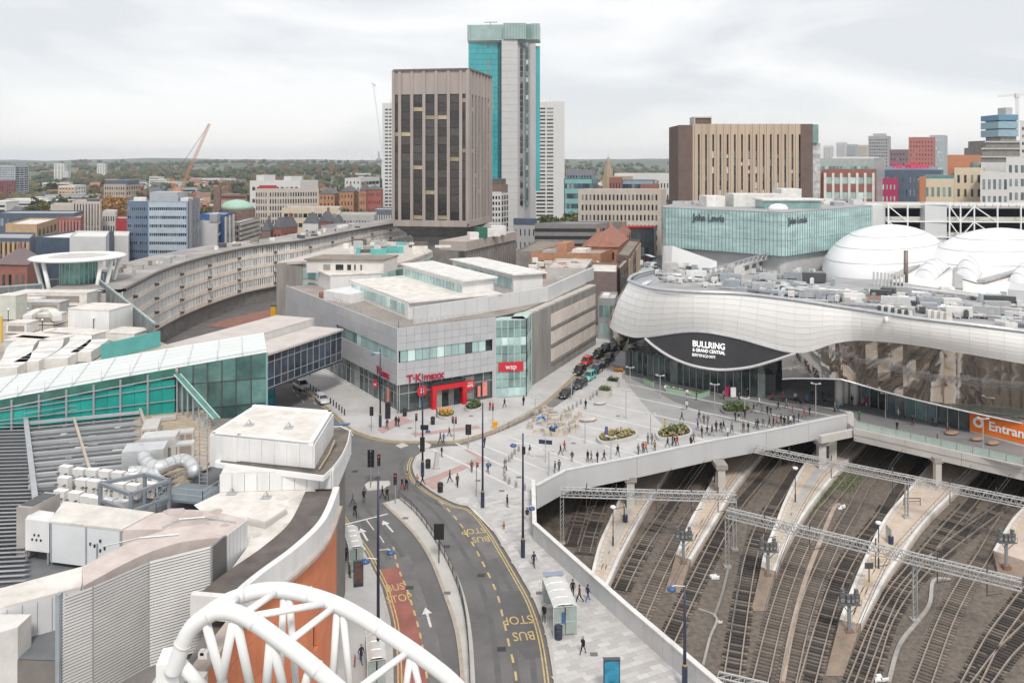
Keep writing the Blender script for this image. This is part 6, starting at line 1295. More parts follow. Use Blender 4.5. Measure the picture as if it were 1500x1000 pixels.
# ================================================================= mall roof further back with ducts
mb_ = thing('mall_roof_block', 'sprawling mall roof behind the white glazed link', 'mall roof', (-75,135,0))
q = [T2(bk0(-60)),T2(bk0(355)),T2(G(232,498,16)),T2(G(140,432,16)),(-118,172),(-150,150)]
part('wall', MB().prism(q, 0, 15.8), conc_lt, mb_); part('roof', MB().sheet(q, 15.85), M('mottled_tan_roof',(.42,.37,.31),.9,var=.3,scale=.15,tint=(.28,.25,.22)), mb_)
fe = thing('plant_screen_fence', 'dark louvred fence panels round the back of the mall roof', 'fence', tuple(G(140,432,16))); fm = M('fence_panel',(.17,.19,.20),.6,.1,var=.2,obj=.15); fc = M('pale_teal_cap',(.38,.50,.49),.5)
def fence_run(a, b, n, h0, h1=None):
    d = b-a; s = Vector((d.y,-d.x,0)).normalized()
    for k in range(n):
        p = a+d*(k/n); part('fence_panel', MB().ob(V3(p,15.9), d/n*.96, s*.1, (0,0,h0)), fm, fe); part('fence_post', MB().bar(V3(p,15.8),V3(p,15.9+h0+.2),.2), grey_m, fe); 
        if k%3 == 1: part('fence_brace', MB().bar(V3(p+s*.15,15.9),V3(p+d/n+s*.15,15.9+h0),.1), grey_m, fe)
    part('fence_cap', MB().bar(V3(a,15.9+h0),V3(b,15.9+h0),.25), fc, fe)
fence_run(G(73,430,16),G(141,428,16),6,3.2); fence_run(G(-40,444,16),G(62,436,16),8,3.0); fence_run(G(141,428,16),G(226,504,16),12,3.4)
part('teal_end_panel', MB().ob(V3(G(148,528,16),15.9), G(228,508,16)-G(148,528,16), (.3,1,0), (0,0,2.4)), teal_lt, fe)
def rbox(nm, lab, cat, x, y, w, l, h, mt, rz=-.35, extra=None, z=15.85):
    p = G(x,y,z); t = thing(nm, lab, cat, tuple(p), rz); part('case', MB().box(-w/2,w/2,-l/2,l/2,.15,h), mt, t, local=True); part('base', MB().box(-w/2+.1,w/2-.1,-l/2+.1,l/2-.1,0,.15), dkgrey, t, local=True)
    part('lid', MB().box(-w/2-.08,w/2+.08,-l/2-.08,l/2+.08,h,h+.12), cream if mt is not galv else galv_lt, t, local=True)
    if extra == 'grille': part('grille', MB().box(-w*.4,w*.4,-l/2-.05,-l/2,h*.3,h*.8), fanm, t, local=True)
    return t
rbox('plant_room','big white panelled plant box against the diagonal fence','plant room',148,486,7.6,6,4.2,panel_w,-.2); rbox('roof_unit','square white skylight box beside the teal end panel','roof unit',188,497,5.5,4.5,1.4,white_d,-.2)
rbox('plant_room','tall pale cabinet near the left edge of the mall roof','plant room',18,467,3.6,3,4.4,M('pale_green_grey',(.55,.56,.51),.6),-.1); rbox('roof_unit','long white ventilation unit below the round canopy','roof unit',82,446,15,4,2.6,white_d,-.05,'grille'); rbox('roof_unit','flat round ended unit right of the long white ventilation unit','roof unit',124,440,9,5,2.2,conc_lt,-.1)
rbox('roof_unit','low white unit in front of the long ventilation unit','roof unit',46,452,4,3,2,white_d,-.1,'grille'); rbox('roof_unit','small grey unit beside the tall pale cabinet','roof unit',72,458,6,3,2.2,galv,-.05,'grille'); rbox('roof_unit','white unit with crossing ducts left of the big plant box','roof unit',75,474,4,3,1.8,white_d,-.1,'grille'); rbox('roof_unit','white unit nearest the left edge below the tall cabinet','roof unit',33,487,3.6,3,1.8,white_d,-.1,'grille')
for k,(x,y,w) in enumerate(((60,508,9),(118,500,8),(40,512,5))): rbox('roof_unit',('wide grey ribbed unit above the swollen white ducts','ribbed grey unit right of the wide ribbed unit','short grey unit at the left of the wide ribbed unit')[k],'roof unit',x,y,w,3.4,1.6,galv_lt,-.25)
def bigduct(lab, pts, w, h, z=16.0):
    L = smooth_line([G(x,y,z) for x,y in pts], 5); a, b = offset_line(L,w/2), offset_line(L,-w/2); t = thing('box_duct', lab, 'duct', tuple(L[0])); m = MB(); m.grid([[V3(p,z+h) for p in a],[V3(p,z+h) for p in b]])
    for A in (a,b): m.grid([[V3(p,z) for p in A],[V3(p,z+h) for p in A]])
    for i in (0,-1): m.quad(V3(a[i],z),V3(b[i],z),V3(b[i],z+h),V3(a[i],z+h))
    part('duct_body', m, white_d, t)
    for k in range(2, len(L)-1, 4): part('flange', MB().bar(V3(a[k],z+h),V3(b[k],z+h),.12), galv, t)
bigduct('swollen white box duct at the far left above the glazed link',[(4,556),(22,543),(30,522),(40,512)],3.4,1.5); bigduct('second swollen white duct bending under the ribbed unit',[(38,546),(60,533),(72,524),(76,512)],3.2,1.5); bigduct('white duct climbing right toward the ribbed grey unit',[(82,540),(104,526),(118,512),(116,500)],3.0,1.4); bigduct('white duct just left of the teal end panel',[(118,530),(136,518),(146,510)],2.8,1.4); bigduct('white duct looping in front of the small units',[(30,500),(56,496),(80,490),(96,490)],1.6,1.0); bigduct('arched white duct between two white units',[(40,470),(56,461),(74,460),(84,470)],1.4,1.0, 17.2)
part('yellow_ladder', MB().bar(V3(G(2,500,16),16),V3(G(2,500,16),20),.25), M('yellow_steel',(.65,.42,.06),.5), mb_); part('plank_stack', MB().ob(V3(G(10,520,16),15.9),(4,-.6,0),(.3,1.2,0),(0,0,.6)), M('timber_stack',(.45,.32,.17),.8,var=.2), mb_)
for x, y in ((12,478),(62,495),(137,492)): p = G(x,y,15.9); l = thing('roof_lamp', {12:'thin roof lamp post near the left edge of mall roof',62:'thin roof lamp post beside the looping white duct',137:'thin roof lamp post in front of the big plant box'}[x], 'lamp', tuple(p)); part('pole', MB().bar((0,0,0),(0,0,2.8),.09), black, l, local=True); part('globe', MB().lathe([(.05,-.1),(.2,.05),(.05,.25)],(0,0,2.9),8), white_p, l, local=True)
# round canopy on slanting legs
rcn = thing('round_canopy', 'white ring shaped canopy on slanting legs round a glass drum', 'canopy', (P2(115,178).x,178,15)); p = P2(115,178); zc = ZD(375,178); rx = 65*178/F
m = MB(); k = 40
def rg(r, z): return [(p.x+r*math.cos(6.2832*i/k), p.y+r*math.sin(6.2832*i/k)*1.0, z) for i in range(k)]
ro = [rg(rx*.62,zc-.1), rg(rx*.66,zc+.2), rg(rx*.95,zc+.1), rg(rx,zc-.2), rg(rx*.94,zc-.5), rg(rx*.62,zc-.1)]
m.grid([r+[r[0]] for r in ro]); part('ring', m, white_p, rcn, smooth=True); part('disc', MB().lathe([(rx*.63,zc-.05),(rx*.5,zc+.2),(rx*.1,zc+.4)],(p.x,p.y,0),30), conc_lt, rcn)
part('drum', MB().lathe([(3.6,10),(3.6,zc-.5)],(p.x,p.y,0),24), M('drum_glass',(.16,.36,.34),.1,var=.4,scale=.4,spec=.8), rcn)
for i in range(24): a_ = 6.2832*i/24; part('mullion', MB().bar((p.x+3.65*math.cos(a_),p.y+3.65*math.sin(a_),10),(p.x+3.65*math.cos(a_),p.y+3.65*math.sin(a_),zc-.5),.14), MAT['pale_green_steel'], rcn)
for a_ in (-2.6,-2.0,-.55,-.2,.6,2.5): part('leg', MB().tube([(p.x+rx*.85*math.cos(a_),p.y+rx*.85*math.sin(a_),zc-.6),(p.x+rx*.55*math.cos(a_),p.y+rx*.55*math.sin(a_),11)], .42, 10), white_p, rcn, smooth=True)
# ================================================================= white tubular arch in the near foreground
ar = thing('tubular_arch', 'white tubular arch truss in the near foreground at the bottom', 'arch', (-18.5,44,15))
YF, YR = 44.0, 47.0
fA = [D(x,y,YF) for x,y in [(252,985),(261,962),(269,939),(281,918),(299,903),(320,895),(344,897),(371,910),(404,933),(440,960),(479,993),(520,1030),(600,1115)]]; rA = [D(x,y,YR) for x,y in [(258,975),(270,938),(292,908),(325,884),(350,873),(380,865),(416,864),(452,871),(494,885),(530,904),(566,927),(602,951),(635,975),(670,1005),(740,1080)]]
fS, rS = smooth_line(fA,5), smooth_line(rA,5); wp_ = M('gloss_white_steel',(.84,.84,.84),.35,var=.03,scale=.3)
part('front_tube', MB().tube(fS, .43, 18), wp_, ar, smooth=True); part('rear_tube', MB().tube(rS, .43, 18), wp_, ar, smooth=True)
nf = lambda px,L: min(L, key=lambda q: abs(750+F*q.x/q.y-px)) if True else None
def nfu(px, L, lo=20): return min(L[lo:], key=lambda q: abs(750+F*q.x/q.y-px))
for a, b in ((353,408),(362,488),(416,494),(509,599),(330,352)): part('cross_tube', MB().tube([nfu(a,fS), nfu(b,rS)], .19, 12), wp_, ar, smooth=True)
low_c = lambda px, Y, z: V3(P2(px,Y), z)
for px, qx, L, Y in ((299,335,fS,YF),(344,372,fS,YF),(398,420,fS,YF),(344,318,fS,YF),(398,388,fS,YF),(452,440,fS,YF),(416,408,rS,YR),(424,436,rS,YR),(496,484,rS,YR),(502,516,rS,YR),(599,590,rS,YR),(603,622,rS,YR)):
    a = nfu(px,L); b = D(qx,1030 if Y == YF else 1040,Y+(.5 if Y==YF else -.5)); part('web_tube', MB().tube([a,b], .25 if Y == YF else .2, 10), wp_, ar, smooth=True)
part('lower_chord', MB().tube([D(258,985,45.2),D(300,1060,45.2),D(420,1085,45.4),D(620,1120,45.6),D(760,1200,45.6)], .3, 10), wp_, ar, smooth=True)
p = D(249,978,44.5); part('end_plate', MB().ob(p+Vector((-.5,-.6,-1.2)),(1.1,.3,0),(-.3,1.6,0),(0,0,1.7)), wp_, ar); part('floodlight', MB().ob(D(290,965,45),(.5,0,0),(0,.4,0),(0,0,.35)).ob(D(293,960,45),(.2,0,0),(0,.2,0),(0,0,.3)), white_d, ar)
[part('flange', MB().tube([q[k]-(q[k+1]-q[k]).normalized()*.05,q[k]+(q[k+1]-q[k]).normalized()*.05],.47,18), white_d, ar) for q in (fS,rS) for k in (9,22,35,48)]
part('foot_block', MB().box(p.x-1.2,p.x+1.5,p.y-1.5,p.y+1.5,14.2,p.z-1.1), conc_lt, ar); part('end_strut', MB().tube([D(262,968,44.4),D(300,1010,44.4)], .34, 10), wp_, ar, smooth=True)

# ---- small roof fittings
wf = random.Random(31); anch = MB().bar((-.35,0,0),(0,0,.5),.05).bar((.35,0,0),(0,0,.5),.05).bar((0,.35,0),(0,0,.5),.05).box(-.4,.4,-.4,.4,0,.02).mesh('tripod', galv)
for i,(x,y,z,n) in enumerate(((365,622,19.95,'left end of the white rooftop block'),(423,626,19.95,'right end of the white rooftop block'),(340,722,15.95,'left of the white roof below the cornice'),(390,728,15.95,'middle of the white roof below the cornice'))):
    t = thing('roof_anchor', 'small tripod roof anchor at the '+n, 'roof anchor', tuple(G(x,y,z)), group='tripod roof anchors'); inst('tripod', anch, t)
pipe = thing('roof_conduit', 'thin grey conduit crossing the pink duct housing and white roof', 'conduit', tuple(G(300,752,18)))
for pts, z in ((((238,772),(262,760),(300,757),(345,764)),18.06),(((150,800),(205,787),(262,782)),18.06)): part('run', MB().tube([G(x,y,z) for x,y in pts], .05, 5), galv, pipe)
for i in range(16):
    x, y = wf.uniform(250,330), wf.uniform(745,775); p = G(x,y,17.93); m = MB(); r = wf.uniform(.25,.9); m.sheet([(p.x+r*wf.uniform(.6,1.3)*math.cos(.785*k), p.y+r*wf.uniform(.6,1.3)*math.sin(.785*k)) for k in range(8)], 17.906+.0006*i); part('stain', m, M('roof_stain',(.46,.395,.365),.7,var=.2), cd)
for i in range(14):
    x, y = wf.uniform(300,440), wf.uniform(725,790); p = G(x,y,15.92); m = MB(); r = wf.uniform(.3,1.0); m.sheet([(p.x+r*wf.uniform(.6,1.3)*math.cos(.785*k), p.y+r*wf.uniform(.6,1.3)*math.sin(.785*k)) for k in range(8)], 15.924+.0006*i); part('stain', m, M('pale_roof_stain',(.62,.59,.55),.6,var=.2), tb)
# ================================================================= city behind
def B(label, xl, xc, xr, yt, Y, wall, sl=None, sr=None, dep=None, left=False, nm='building', cat='building', **k):
    # front face xl..xc facing us, side face to xr going back (or the other way round when left)
    zt = ZD(yt, Y); dep = dep or 22
    if left: return bld(nm, label, cat, (xl,Y+dep), (xc,Y), (xr,Y+dep*.08), zt, wall, sr, sl, **k)
    return bld(nm, label, cat, (xl,Y+dep*.08), (xc,Y), (xr,Y+dep), zt, wall, sl, sr, **k)
bgrey = M('office_grey',(.40,.42,.45),.6,var=.08); wht = M('white_render_far',(.64,.63,.615),.8,var=.06); bei = M('beige_block',(.53,.47,.425),.85,var=.08); tanb = M('tan_brick',(.50,.35,.21),.9,var=.12); nvy = M('navy_cladding',(.09,.12,.17),.5,var=.15); bl1 = M('steel_blue_cladding',(.30,.37,.45),.5,var=.1); bl2 = M('slate_blue_cladding',(.13,.18,.26),.5,var=.12); pnk = M('pink_cladding',(.42,.035,.115),.6,var=.1); crm = M('cream_render',(.62,.53,.40),.85,var=.06); org = M('orange_render',(.47,.20,.11),.8,var=.06); redb = M('strong_red_wall',(.42,.05,.06),.8,var=.1); tlg = M('sea_green_glass',(.10,.27,.28),.15,var=.2,spec=.7,island=.3)
S = lambda n, m, **k: dict(n=n, m=m, **k)
B('tall grey gridded office tower at the far left edge', -14, 22, 42, 243, 900, bgrey, S(14,16,ww=.6,wh=.5,g=glass_b), S(3,16,ww=.8,wh=.5,g=glass_d), nm='tower', cat='tower')
B('dark red lower block in front of the far left grey tower', -14, 21, 23, 265, 880, M('maroon_brick',(.24,.08,.09),.9,var=.1), S(9,9,ww=.5,wh=.5))
B('white tower block pair far away at the left below the hills', 79, 94, 99, 240, 1650, wht, S(3,16,ww=.4,wh=.4), None, nm='tower', cat='tower')
B('lower white block attached right of the far white tower', 92, 100, 104, 252, 1640, wht, S(2,10,ww=.4,wh=.4), None)
B('slim white tower block far left of the crane', 142, 154, 157, 240, 1700, wht, S(3,17,ww=.4,wh=.4), None, nm='tower', cat='tower')
B('white and orange apartment blocks below the far white towers', 86, 110, 126, 273, 850, wht, S(5,5,ww=.45,wh=.5,pier=tanb,pd=.3), S(4,5,ww=.4,wh=.5), dep=40)
B('brown gridded block with dark penthouse left of the crane', 152, 184, 206, 271, 740, M('taupe_block',(.42,.34,.29),.85), S(9,5,ww=.45,wh=.5), S(6,5,ww=.45,wh=.5), dep=40, plant=((.0,1,.1,.9,4,nvy),))
B('plain beige block joined to slab with slit windows', 74, 108, 111, 302, 430, bei, None, None)
B('beige slab block with tall dark vertical slit windows', 106, 147, 149, 297, 420, bei, S(9,2,ww=.3,wh=.97,lo=0,hi=.98), None, plant=((.5,.95,.2,.8,1.5,dkgrey),))
B('long blue grey glazed block at the left in front of beige slab', -6, 108, 122, 314, 385, nvy, S(26,3,ww=.6,wh=.55,g=glass_b), None, par=.5)
B('red brick piered wing with a round corner left of beige slab', 83, 118, 123, 321, 372, brick_r, S(7,3,ww=.5,wh=.7,pier=M('pale_red_pier',(.5,.22,.2),.9)), None)
B('tan brick flats with cream roof edge at the left', 8, 54, 84, 331, 322, tanb, None, S(5,4,ww=.45,wh=.6), roof=cream, dep=34)
B('dark zinc topped flats with tan brick piers at the left edge', -30, 44, 52, 352, 268, nvy, S(10,4,ww=.5,wh=.7,pier=tanb,pd=.5), None, roof=roof_g)
B('low brick sheds with slate roof below the dark flats', -10, 40, 56, 388, 225, brick_r, S(5,2,ww=.4,wh=.4), None, hip=(3,M('purple_slate',(.20,.15,.16),.8)))
B('navy hall with big curved white roof at the left', 45, 108, 167, 351, 300, nvy, None, None, roof=white_d, dep=30)
B('pale grey box shaped hall in front of the navy hall', 102, 155, 160, 350, 262, lgt, None, None, roof=white_d)
B('bright red windowless block left of the steel blue office', 170, 187, 189, 322, 430, redb, None, None)
B('small white houses with dark windows left of the red block', 150, 169, 172, 312, 450, wht, S(5,3,ww=.4,wh=.5), None)
B('white flat roofed hall beneath the red block', 146, 188, 190, 348, 330, wht, None, None, roof=cream)
# steel blue office
bo = B('steel blue office block with rows of dark windows below the crane', 217, 275, 292, 297, 350, bl1, S(18,7,ww=.62,wh=.34,sep=False,band=M('pale_blue_band',(.42,.49,.56),.5),bd=.15), None, dep=16, plant=((.0,.72,.1,.9,4.4,bgrey),(.75,.95,.2,.6,2,white_d)))
B('darker blue wing of the steel blue office', 186, 217, 218, 297, 352, bl2, S(10,7,ww=.5,wh=.3), None, plant=((.3,.9,.2,.7,1.8,white_d),))
B('grey stair tower at the right end of the steel blue office', 276, 281, 293, 295, 349, M('stair_grey',(.27,.28,.31),.6), None, S(2,8,ww=.2,wh=.4), dep=20)
B('white panelled building with blue frame right of the steel blue office', 293, 318, 326, 327, 375, wht, None, S(1,3,ww=.6,wh=.8), dep=26, plant=((.55,1,.0,.6,4,bgrey),))
B('royal blue portal wall behind the white panelled building', 291, 330, 342, 316, 392, M('royal_blue_wall',(.06,.12,.28),.6), None, S(2,2,ww=.6,wh=.8,pier=wht), dep=20)
B('building wrapped in scaffolding beside blue portal wall', 334, 350, 380, 328, 425, M('scaffold_brown',(.27,.22,.20),.9,var=.3), S(4,4,ww=.7,wh=.6), S(9,5,ww=.8,wh=.5,band=conc_lt,bd=.6), dep=40)
gd = thing('domed_hall', 'brick hall with low pale green copper dome', 'hall', (P2(347,520).x,520,0)); p = P2(347,520); r_ = 25*520/F; zb = ZD(306,520)
part('drum', MB().lathe([(r_*1.05,0),(r_*1.05,zb)],(p.x,p.y,0),24), brick_b, gd); part('dome', MB().lathe([(r_,zb),(r_*.9,zb+2.2),(r_*.65,zb+4.3),(r_*.3,zb+5.6),(.2,zb+6)],(p.x,p.y,0),28), M('copper_green',(.36,.56,.46),.6,var=.06), gd, smooth=True)
B('tall brown brick chimney tower left of the green dome', 313, 322, 324, 275, 505, brick_b, None, None, nm='brick_tower', cat='tower', dep=4)
B('large beige office block with square punched windows', 374, 392, 467, 278, 470, bei, S(5,7,ww=.45,wh=.6), S(19,7,ww=.5,wh=.62), dep=10, plant=((.1,.9,.05,.2,2.5,redb),))
B('long white flat block above the beige office block', 366, 440, 466, 266, 640, wht, S(10,3,ww=.6,wh=.3), None, plant=((.05,.2,.2,.8,5,wht),(.6,.75,.2,.8,4,wht)))
B('multi storey car park with cream bands in front of beige office', 413, 496, 500, 307, 415, crm, S(11,4,ww=.8,wh=.42,g=glass_d), None, left=False, nm='car_park', cat='car park')
for i,(x0,x1,yt) in enumerate(((467,490,284),(498,518,281),(526,536,279))): B(('first orange brick apartment block right of the beige office','second orange brick apartment block with grey roof','narrow orange apartment block beside the red brick one')[i], x0, x1, x1+7, yt, 620-i*6, brick_o, S(4,4,ww=.35,wh=.45), S(2,4,ww=.4,wh=.4), hip=(4,slate))
B('red brick apartment block beside the white ribbed tower', 535, 558, 561, 278, 610, M('flat_red_brick',(.36,.12,.10),.9), S(7,4,ww=.3,wh=.4), None, hip=(3,slate))
B('white office with stepped floors among the trees left of tower', 505, 528, 556, 262, 880, wht, S(4,4,ww=.3,wh=.4), S(5,3,ww=.9,wh=.4), dep=70)
for i,(x0,xc,x1,yt,Y,wl_,rf) in enumerate(((400,412,436,334,355,brick_r,slate),(444,466,470,327,360,wht,slate),(466,486,492,325,366,brick_r,slate),(486,500,505,330,362,wht,slate),(383,396,402,338,352,brick_b,slate))):
    B(('red brick gabled house with grey roof at the street bend','white fronted gabled house with dormers','brick gabled house between two white fronted ones','right white gabled house beside the cream car park','small brown brick house left of the red gabled house')[i], x0, xc, x1, yt, Y, wl_, S(2,2,ww=.3,wh=.4), S(2,2,ww=.3,wh=.4), nm='gabled_house', cat='house', hip=(4.5,rf), dep=12)
B('long grey white office terrace with square windows left of dark tower', 493, 548, 552, 317, 385, conc_lt, S(12,3,ww=.5,wh=.5), None)
B('dark blue white windowed block beneath the ribbed tower', 548, 578, 580, 309, 420, M('dark_slate_wall',(.16,.17,.20),.8), S(8,3,ww=.4,wh=.5,g=wht), None)
B('grey office with round topped penthouse in front of gabled houses', 470, 500, 545, 333, 340, M('zinc_office',(.34,.35,.37),.7), None, S(6,2,ww=.5,wh=.5), dep=20, roof=white_d)
B('white gridded block squeezed between dark tower and turquoise tower', 716, 734, 745, 283, 430, wht, S(4,9,ww=.55,wh=.55), S(3,9,ww=.6,wh=.75), dep=12, plant=((0,1,.1,.9,4.5,brick_b),(0,.9,.2,.8,7.5,roof_d)))
B('grey base of the turquoise tower with dark blue band', 752, 786, 790, 330, 405, gw, S(5,2,ww=.25,wh=.5), None, plant=((0,1,0,.2,3.2,M('dark_blue_band',(.08,.11,.16),.5)),))
B('sea green glazed office right of the white ribbed tower', 826, 868, 876, 263, 520, tlg, S(12,5,ww=.9,wh=.5,g=glass_b,band=M('aqua_band',(.25,.48,.46),.5)), None)
B('dark flat roofed blocks beyond the sea green office', 829, 868, 872, 250, 700, M('dark_flat_wall',(.22,.23,.26),.8), S(9,3,ww=.5,wh=.5), None)
ch = thing('church_tower', 'sandstone church tower with small domed top on the skyline', 'church', (P2(891,760).x,760,0)); p = P2(891,760)
for i,(hw,z0,z1) in enumerate(((5.5,0,ZD(258,760)),(4.2,ZD(258,760),ZD(247,760)),(3.0,ZD(247,760),ZD(241,760)),(2.0,ZD(241,760),ZD(235,760)))): part('stage', MB().prism([(p.x+hw*math.cos(R(22.5+45*j)),p.y+hw*math.sin(R(22.5+45*j))) for j in range(8)], z0, z1), M('sandstone',(.42,.33,.23),.9,var=.15), ch)
part('cap', MB().lathe([(1.9,0),(1.2,2.2),(.3,3.4),(.1,6)],(p.x,p.y,ZD(235,760)),10), MAT['sandstone'], ch); part('nave', MB().box(p.x-2,p.x+22,p.y-6,p.y+8,0,ZD(258,760)), MAT['sandstone'], ch)
B('red brick office below the church tower', 892, 910, 912, 262, 590, brick_r, S(4,4,ww=.4,wh=.5), None); B('blue glazed office right of the red brick one below church', 911, 958, 962, 265, 600, glass_b, S(10,4,ww=.85,wh=.6,g=glass_b,band=bl1), None)
B('low red brick block on top of the beige gridded office', 938, 962, 966, 272, 560, brick_r, None, None); B('white roofed sheds on the skyline right of the church', 900, 985, 990, 255, 760, wht, S(10,2,ww=.6,wh=.4), None); B('white houses left of the tan slab', 966, 990, 993, 262, 700, wht, S(5,3,ww=.4,wh=.4), None)
B('beige concrete office gridded with square windows behind car park', 847, 968, 976, 279, 395, M('pale_beige_grid',(.56,.50,.44),.85), S(20,6,ww=.45,wh=.55,g=glass_d), None, par=.5, dep=14)
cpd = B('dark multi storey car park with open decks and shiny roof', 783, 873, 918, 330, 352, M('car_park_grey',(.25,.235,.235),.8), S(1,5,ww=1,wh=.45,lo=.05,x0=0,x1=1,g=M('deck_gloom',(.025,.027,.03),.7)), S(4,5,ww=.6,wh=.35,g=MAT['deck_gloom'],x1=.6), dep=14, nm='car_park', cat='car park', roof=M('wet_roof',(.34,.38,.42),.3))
B('shop row under a long red awning right of the dark car park', 908, 958, 962, 336, 375, dkgrey, S(8,2,ww=.7,wh=.6,g=glass_b), None, plant=((0,1,0,.3,1.2,redp),))
B('grey shed roofed block left of the dark car park', 756, 800, 826, 372, 268, M('muddy_wall',(.27,.24,.22),.9,var=.2), None, S(6,1,ww=.5,wh=.3), roof=roof_b, dep=40)
ob2 = B('orange brick building with white signboard behind the silver store', 778, 880, 905, 374, 262, brick_o, S(11,3,ww=.35,wh=.45), None, dep=20, plant=((.1,.3,.2,.5,1,roof_g),(.5,.7,.3,.6,1.2,cream),(.28,.42,.3,.7,3.2,brick_o)))
part('signboard', MB().box(P2(780,260).x,P2(788,260).x,260.6,260.8,ZD(385,260.6),ZD(377,260.6)), white_p, ob2)
B('orange brick block with hipped red tile roof', 858, 905, 920, 362, 275, brick_o, S(4,3,ww=.3,wh=.5), S(3,3,ww=.4,wh=.5), hip=(5,rtile), dep=30)
B('long red tiled roof stretching left behind orange brick building', 852, 890, 896, 362, 290, brick_o, None, None, hip=(4,rtile)); B('terrace with dormered red roof above the narrow street', 893, 912, 924, 352, 325, brick_o, None, S(4,4,ww=.4,wh=.5), hip=(3.5,rtile), dep=44)
B('brown brick street block with stone fronted bays along the narrow street', 903, 921, 937, 378, 250, brick_b, S(3,4,ww=.3,wh=.4), S(6,4,ww=.4,wh=.55,pier=M('buff_stone',(.46,.37,.29),.9)), dep=52, roof=roof_b)
B('plain dark brown brick flank wall right behind the silver store', 862, 903, 906, 402, 222, M('mauve_brown_brick',(.215,.16,.15),.9), None, None, roof=cream, dep=20); B('brown terraced front on the narrow street behind flank wall', 903, 909, 932, 396, 228, brick_b, None, S(7,4,ww=.35,wh=.5), dep=46)
lb = B('small grey building with green window beside wavy station front', 876, 901, 905, 441, 205, M('mid_grey_render',(.36,.365,.37),.8), S(3,2,ww=.7,wh=.6,g=glass_g), None, dep=10, roof=conc_lt, plant=((.2,.6,.2,.7,1.0,white_d),))
B('pale rooftop of low shops behind the silver store', 800, 858, 868, 396, 236, conc_lt, None, None, roof=M('pale_patchy_roof',(.55,.50,.46),.9,var=.25,scale=.3), dep=22)
bz = random.Random(5)
for i in range(46):
    px = bz.uniform(772,872); Y = bz.uniform(232,262); p = P2(px,Y); z = 11 if Y < 240 else ZD(374,262)*.99 if Y > 263 else 12.6; w = bz.uniform(.6,2.6); part('rooftop_unit', MB().ob(V3(p,z-.4),(w,.2,0),(-.2,bz.uniform(.6,2.4),0),(0,0,bz.uniform(.5,1.5))), bz.choice([white_d,galv_lt,brick_o,dkgrey,cream,roof_d]), ob2)
# right of the tan slab
B('orange stair tower at the left of the brick and glass offices', 1187, 1208, 1210, 252, 425, org, S(1,6,ww=.35,wh=.6), None); B('brick and glass office with white frame right of tan slab', 1206, 1281, 1284, 250, 420, brick_r, S(6,5,ww=.7,wh=.45,g=glass_lt,pier=white_d,pd=.5,band=brick_r), None)
B('pale glazed upper storeys behind the brick and glass office', 1190, 1279, 1296, 234, 450, M('pale_green_grey_glass',(.38,.43,.42),.2), S(16,3,ww=.8,wh=.7,g=glass_g), None, plant=((.3,1,.1,.5,1.6,white_d),))
mbx = B('navy and pink hotel block with square windows', 1279, 1314, 1316, 263, 468, pnk, S(6,5,ww=.35,wh=.4,g=glass_lt), None, dep=3, roof=nvy); B('navy part of the pink hotel block', 1278, 1378, 1382, 251, 474, nvy, S(17,5,ww=.3,wh=.45,g=glass_b), None)
sg2 = B('grey roof storey carrying red lettering above the pink hotel', 1280, 1370, 1374, 246, 500, bl1, None, None)
text_on(sg2, 'The Mailbox', Vector((P2(1331,499).x, 497, ZD(246,497)+1.2)), (1,0,0), 4.6, M('red_letters',(.55,.02,.10),.5,emit=.2), depth=.4, bold=.1)
B('slender white tower far right of tan slab', 1206, 1217, 1221, 214, 1400, wht, S(3,18,ww=.4,wh=.4), None, nm='tower', cat='tower'); B('pale twin towers on the right skyline', 1225, 1237, 1241, 209, 1350, M('lilac_white',(.56,.55,.57),.8), S(4,20,ww=.4,wh=.5), None, nm='tower', cat='tower'); B('blue grey slab tower right of the pale twin towers', 1240, 1253, 1257, 212, 1380, bgrey, S(4,20,ww=.5,wh=.4), None, nm='tower', cat='tower'); B('small pinkish tower left of the grey gridded tower', 1257, 1270, 1273, 213, 1300, bei, S(4,16,ww=.4,wh=.5), None, nm='tower', cat='tower')
B('grey gridded tower with crown plant room on the right skyline', 1272, 1301, 1305, 200, 1050, M('mauve_grey',(.37,.36,.38),.8), S(8,18,ww=.5,wh=.5), None, nm='tower', cat='tower', plant=((.2,.8,.2,.8,4,bgrey),)); B('low dark brick slab between grey tower and red tower', 1303, 1331, 1333, 220, 900, M('dusky_brick',(.22,.15,.16),.9), S(6,10,ww=.4,wh=.4), None)
B('stepped red brick tower on the right skyline', 1331, 1368, 1372, 202, 780, M('salmon_red_brick',(.42,.16,.14),.9), S(8,16,ww=.35,wh=.4), None, nm='tower', cat='tower'); B('blue grey glazed part of the stepped red tower', 1362, 1384, 1388, 199, 790, bgrey, S(6,17,ww=.5,wh=.5,g=glass_lt), None, nm='tower', cat='tower')
of_ = B('orange framed rooftop apartment block', 1388, 1420, 1437, 229, 400, org, S(2,1,ww=.6,wh=.16,lo=.6,hi=1.4 if False else .98,g=glass_g), S(3,6,ww=.8,wh=.6,g=glass_g), dep=10); B('cream apartment tower with balconies below the orange frame', 1398, 1440, 1443, 248, 380, crm, S(4,6,ww=.35,wh=.55,g=glass_d), None)
B('tan low flats with glazed top right of the pink hotel', 1344, 1397, 1400, 264, 375, crm, S(6,4,ww=.5,wh=.5,g=glass_g), None, plant=((.15,1,.1,.8,2.2,tlg),)); B('orange fin at the left of tan low flats', 1347, 1355, 1357, 261, 372, org, None, None, dep=6)
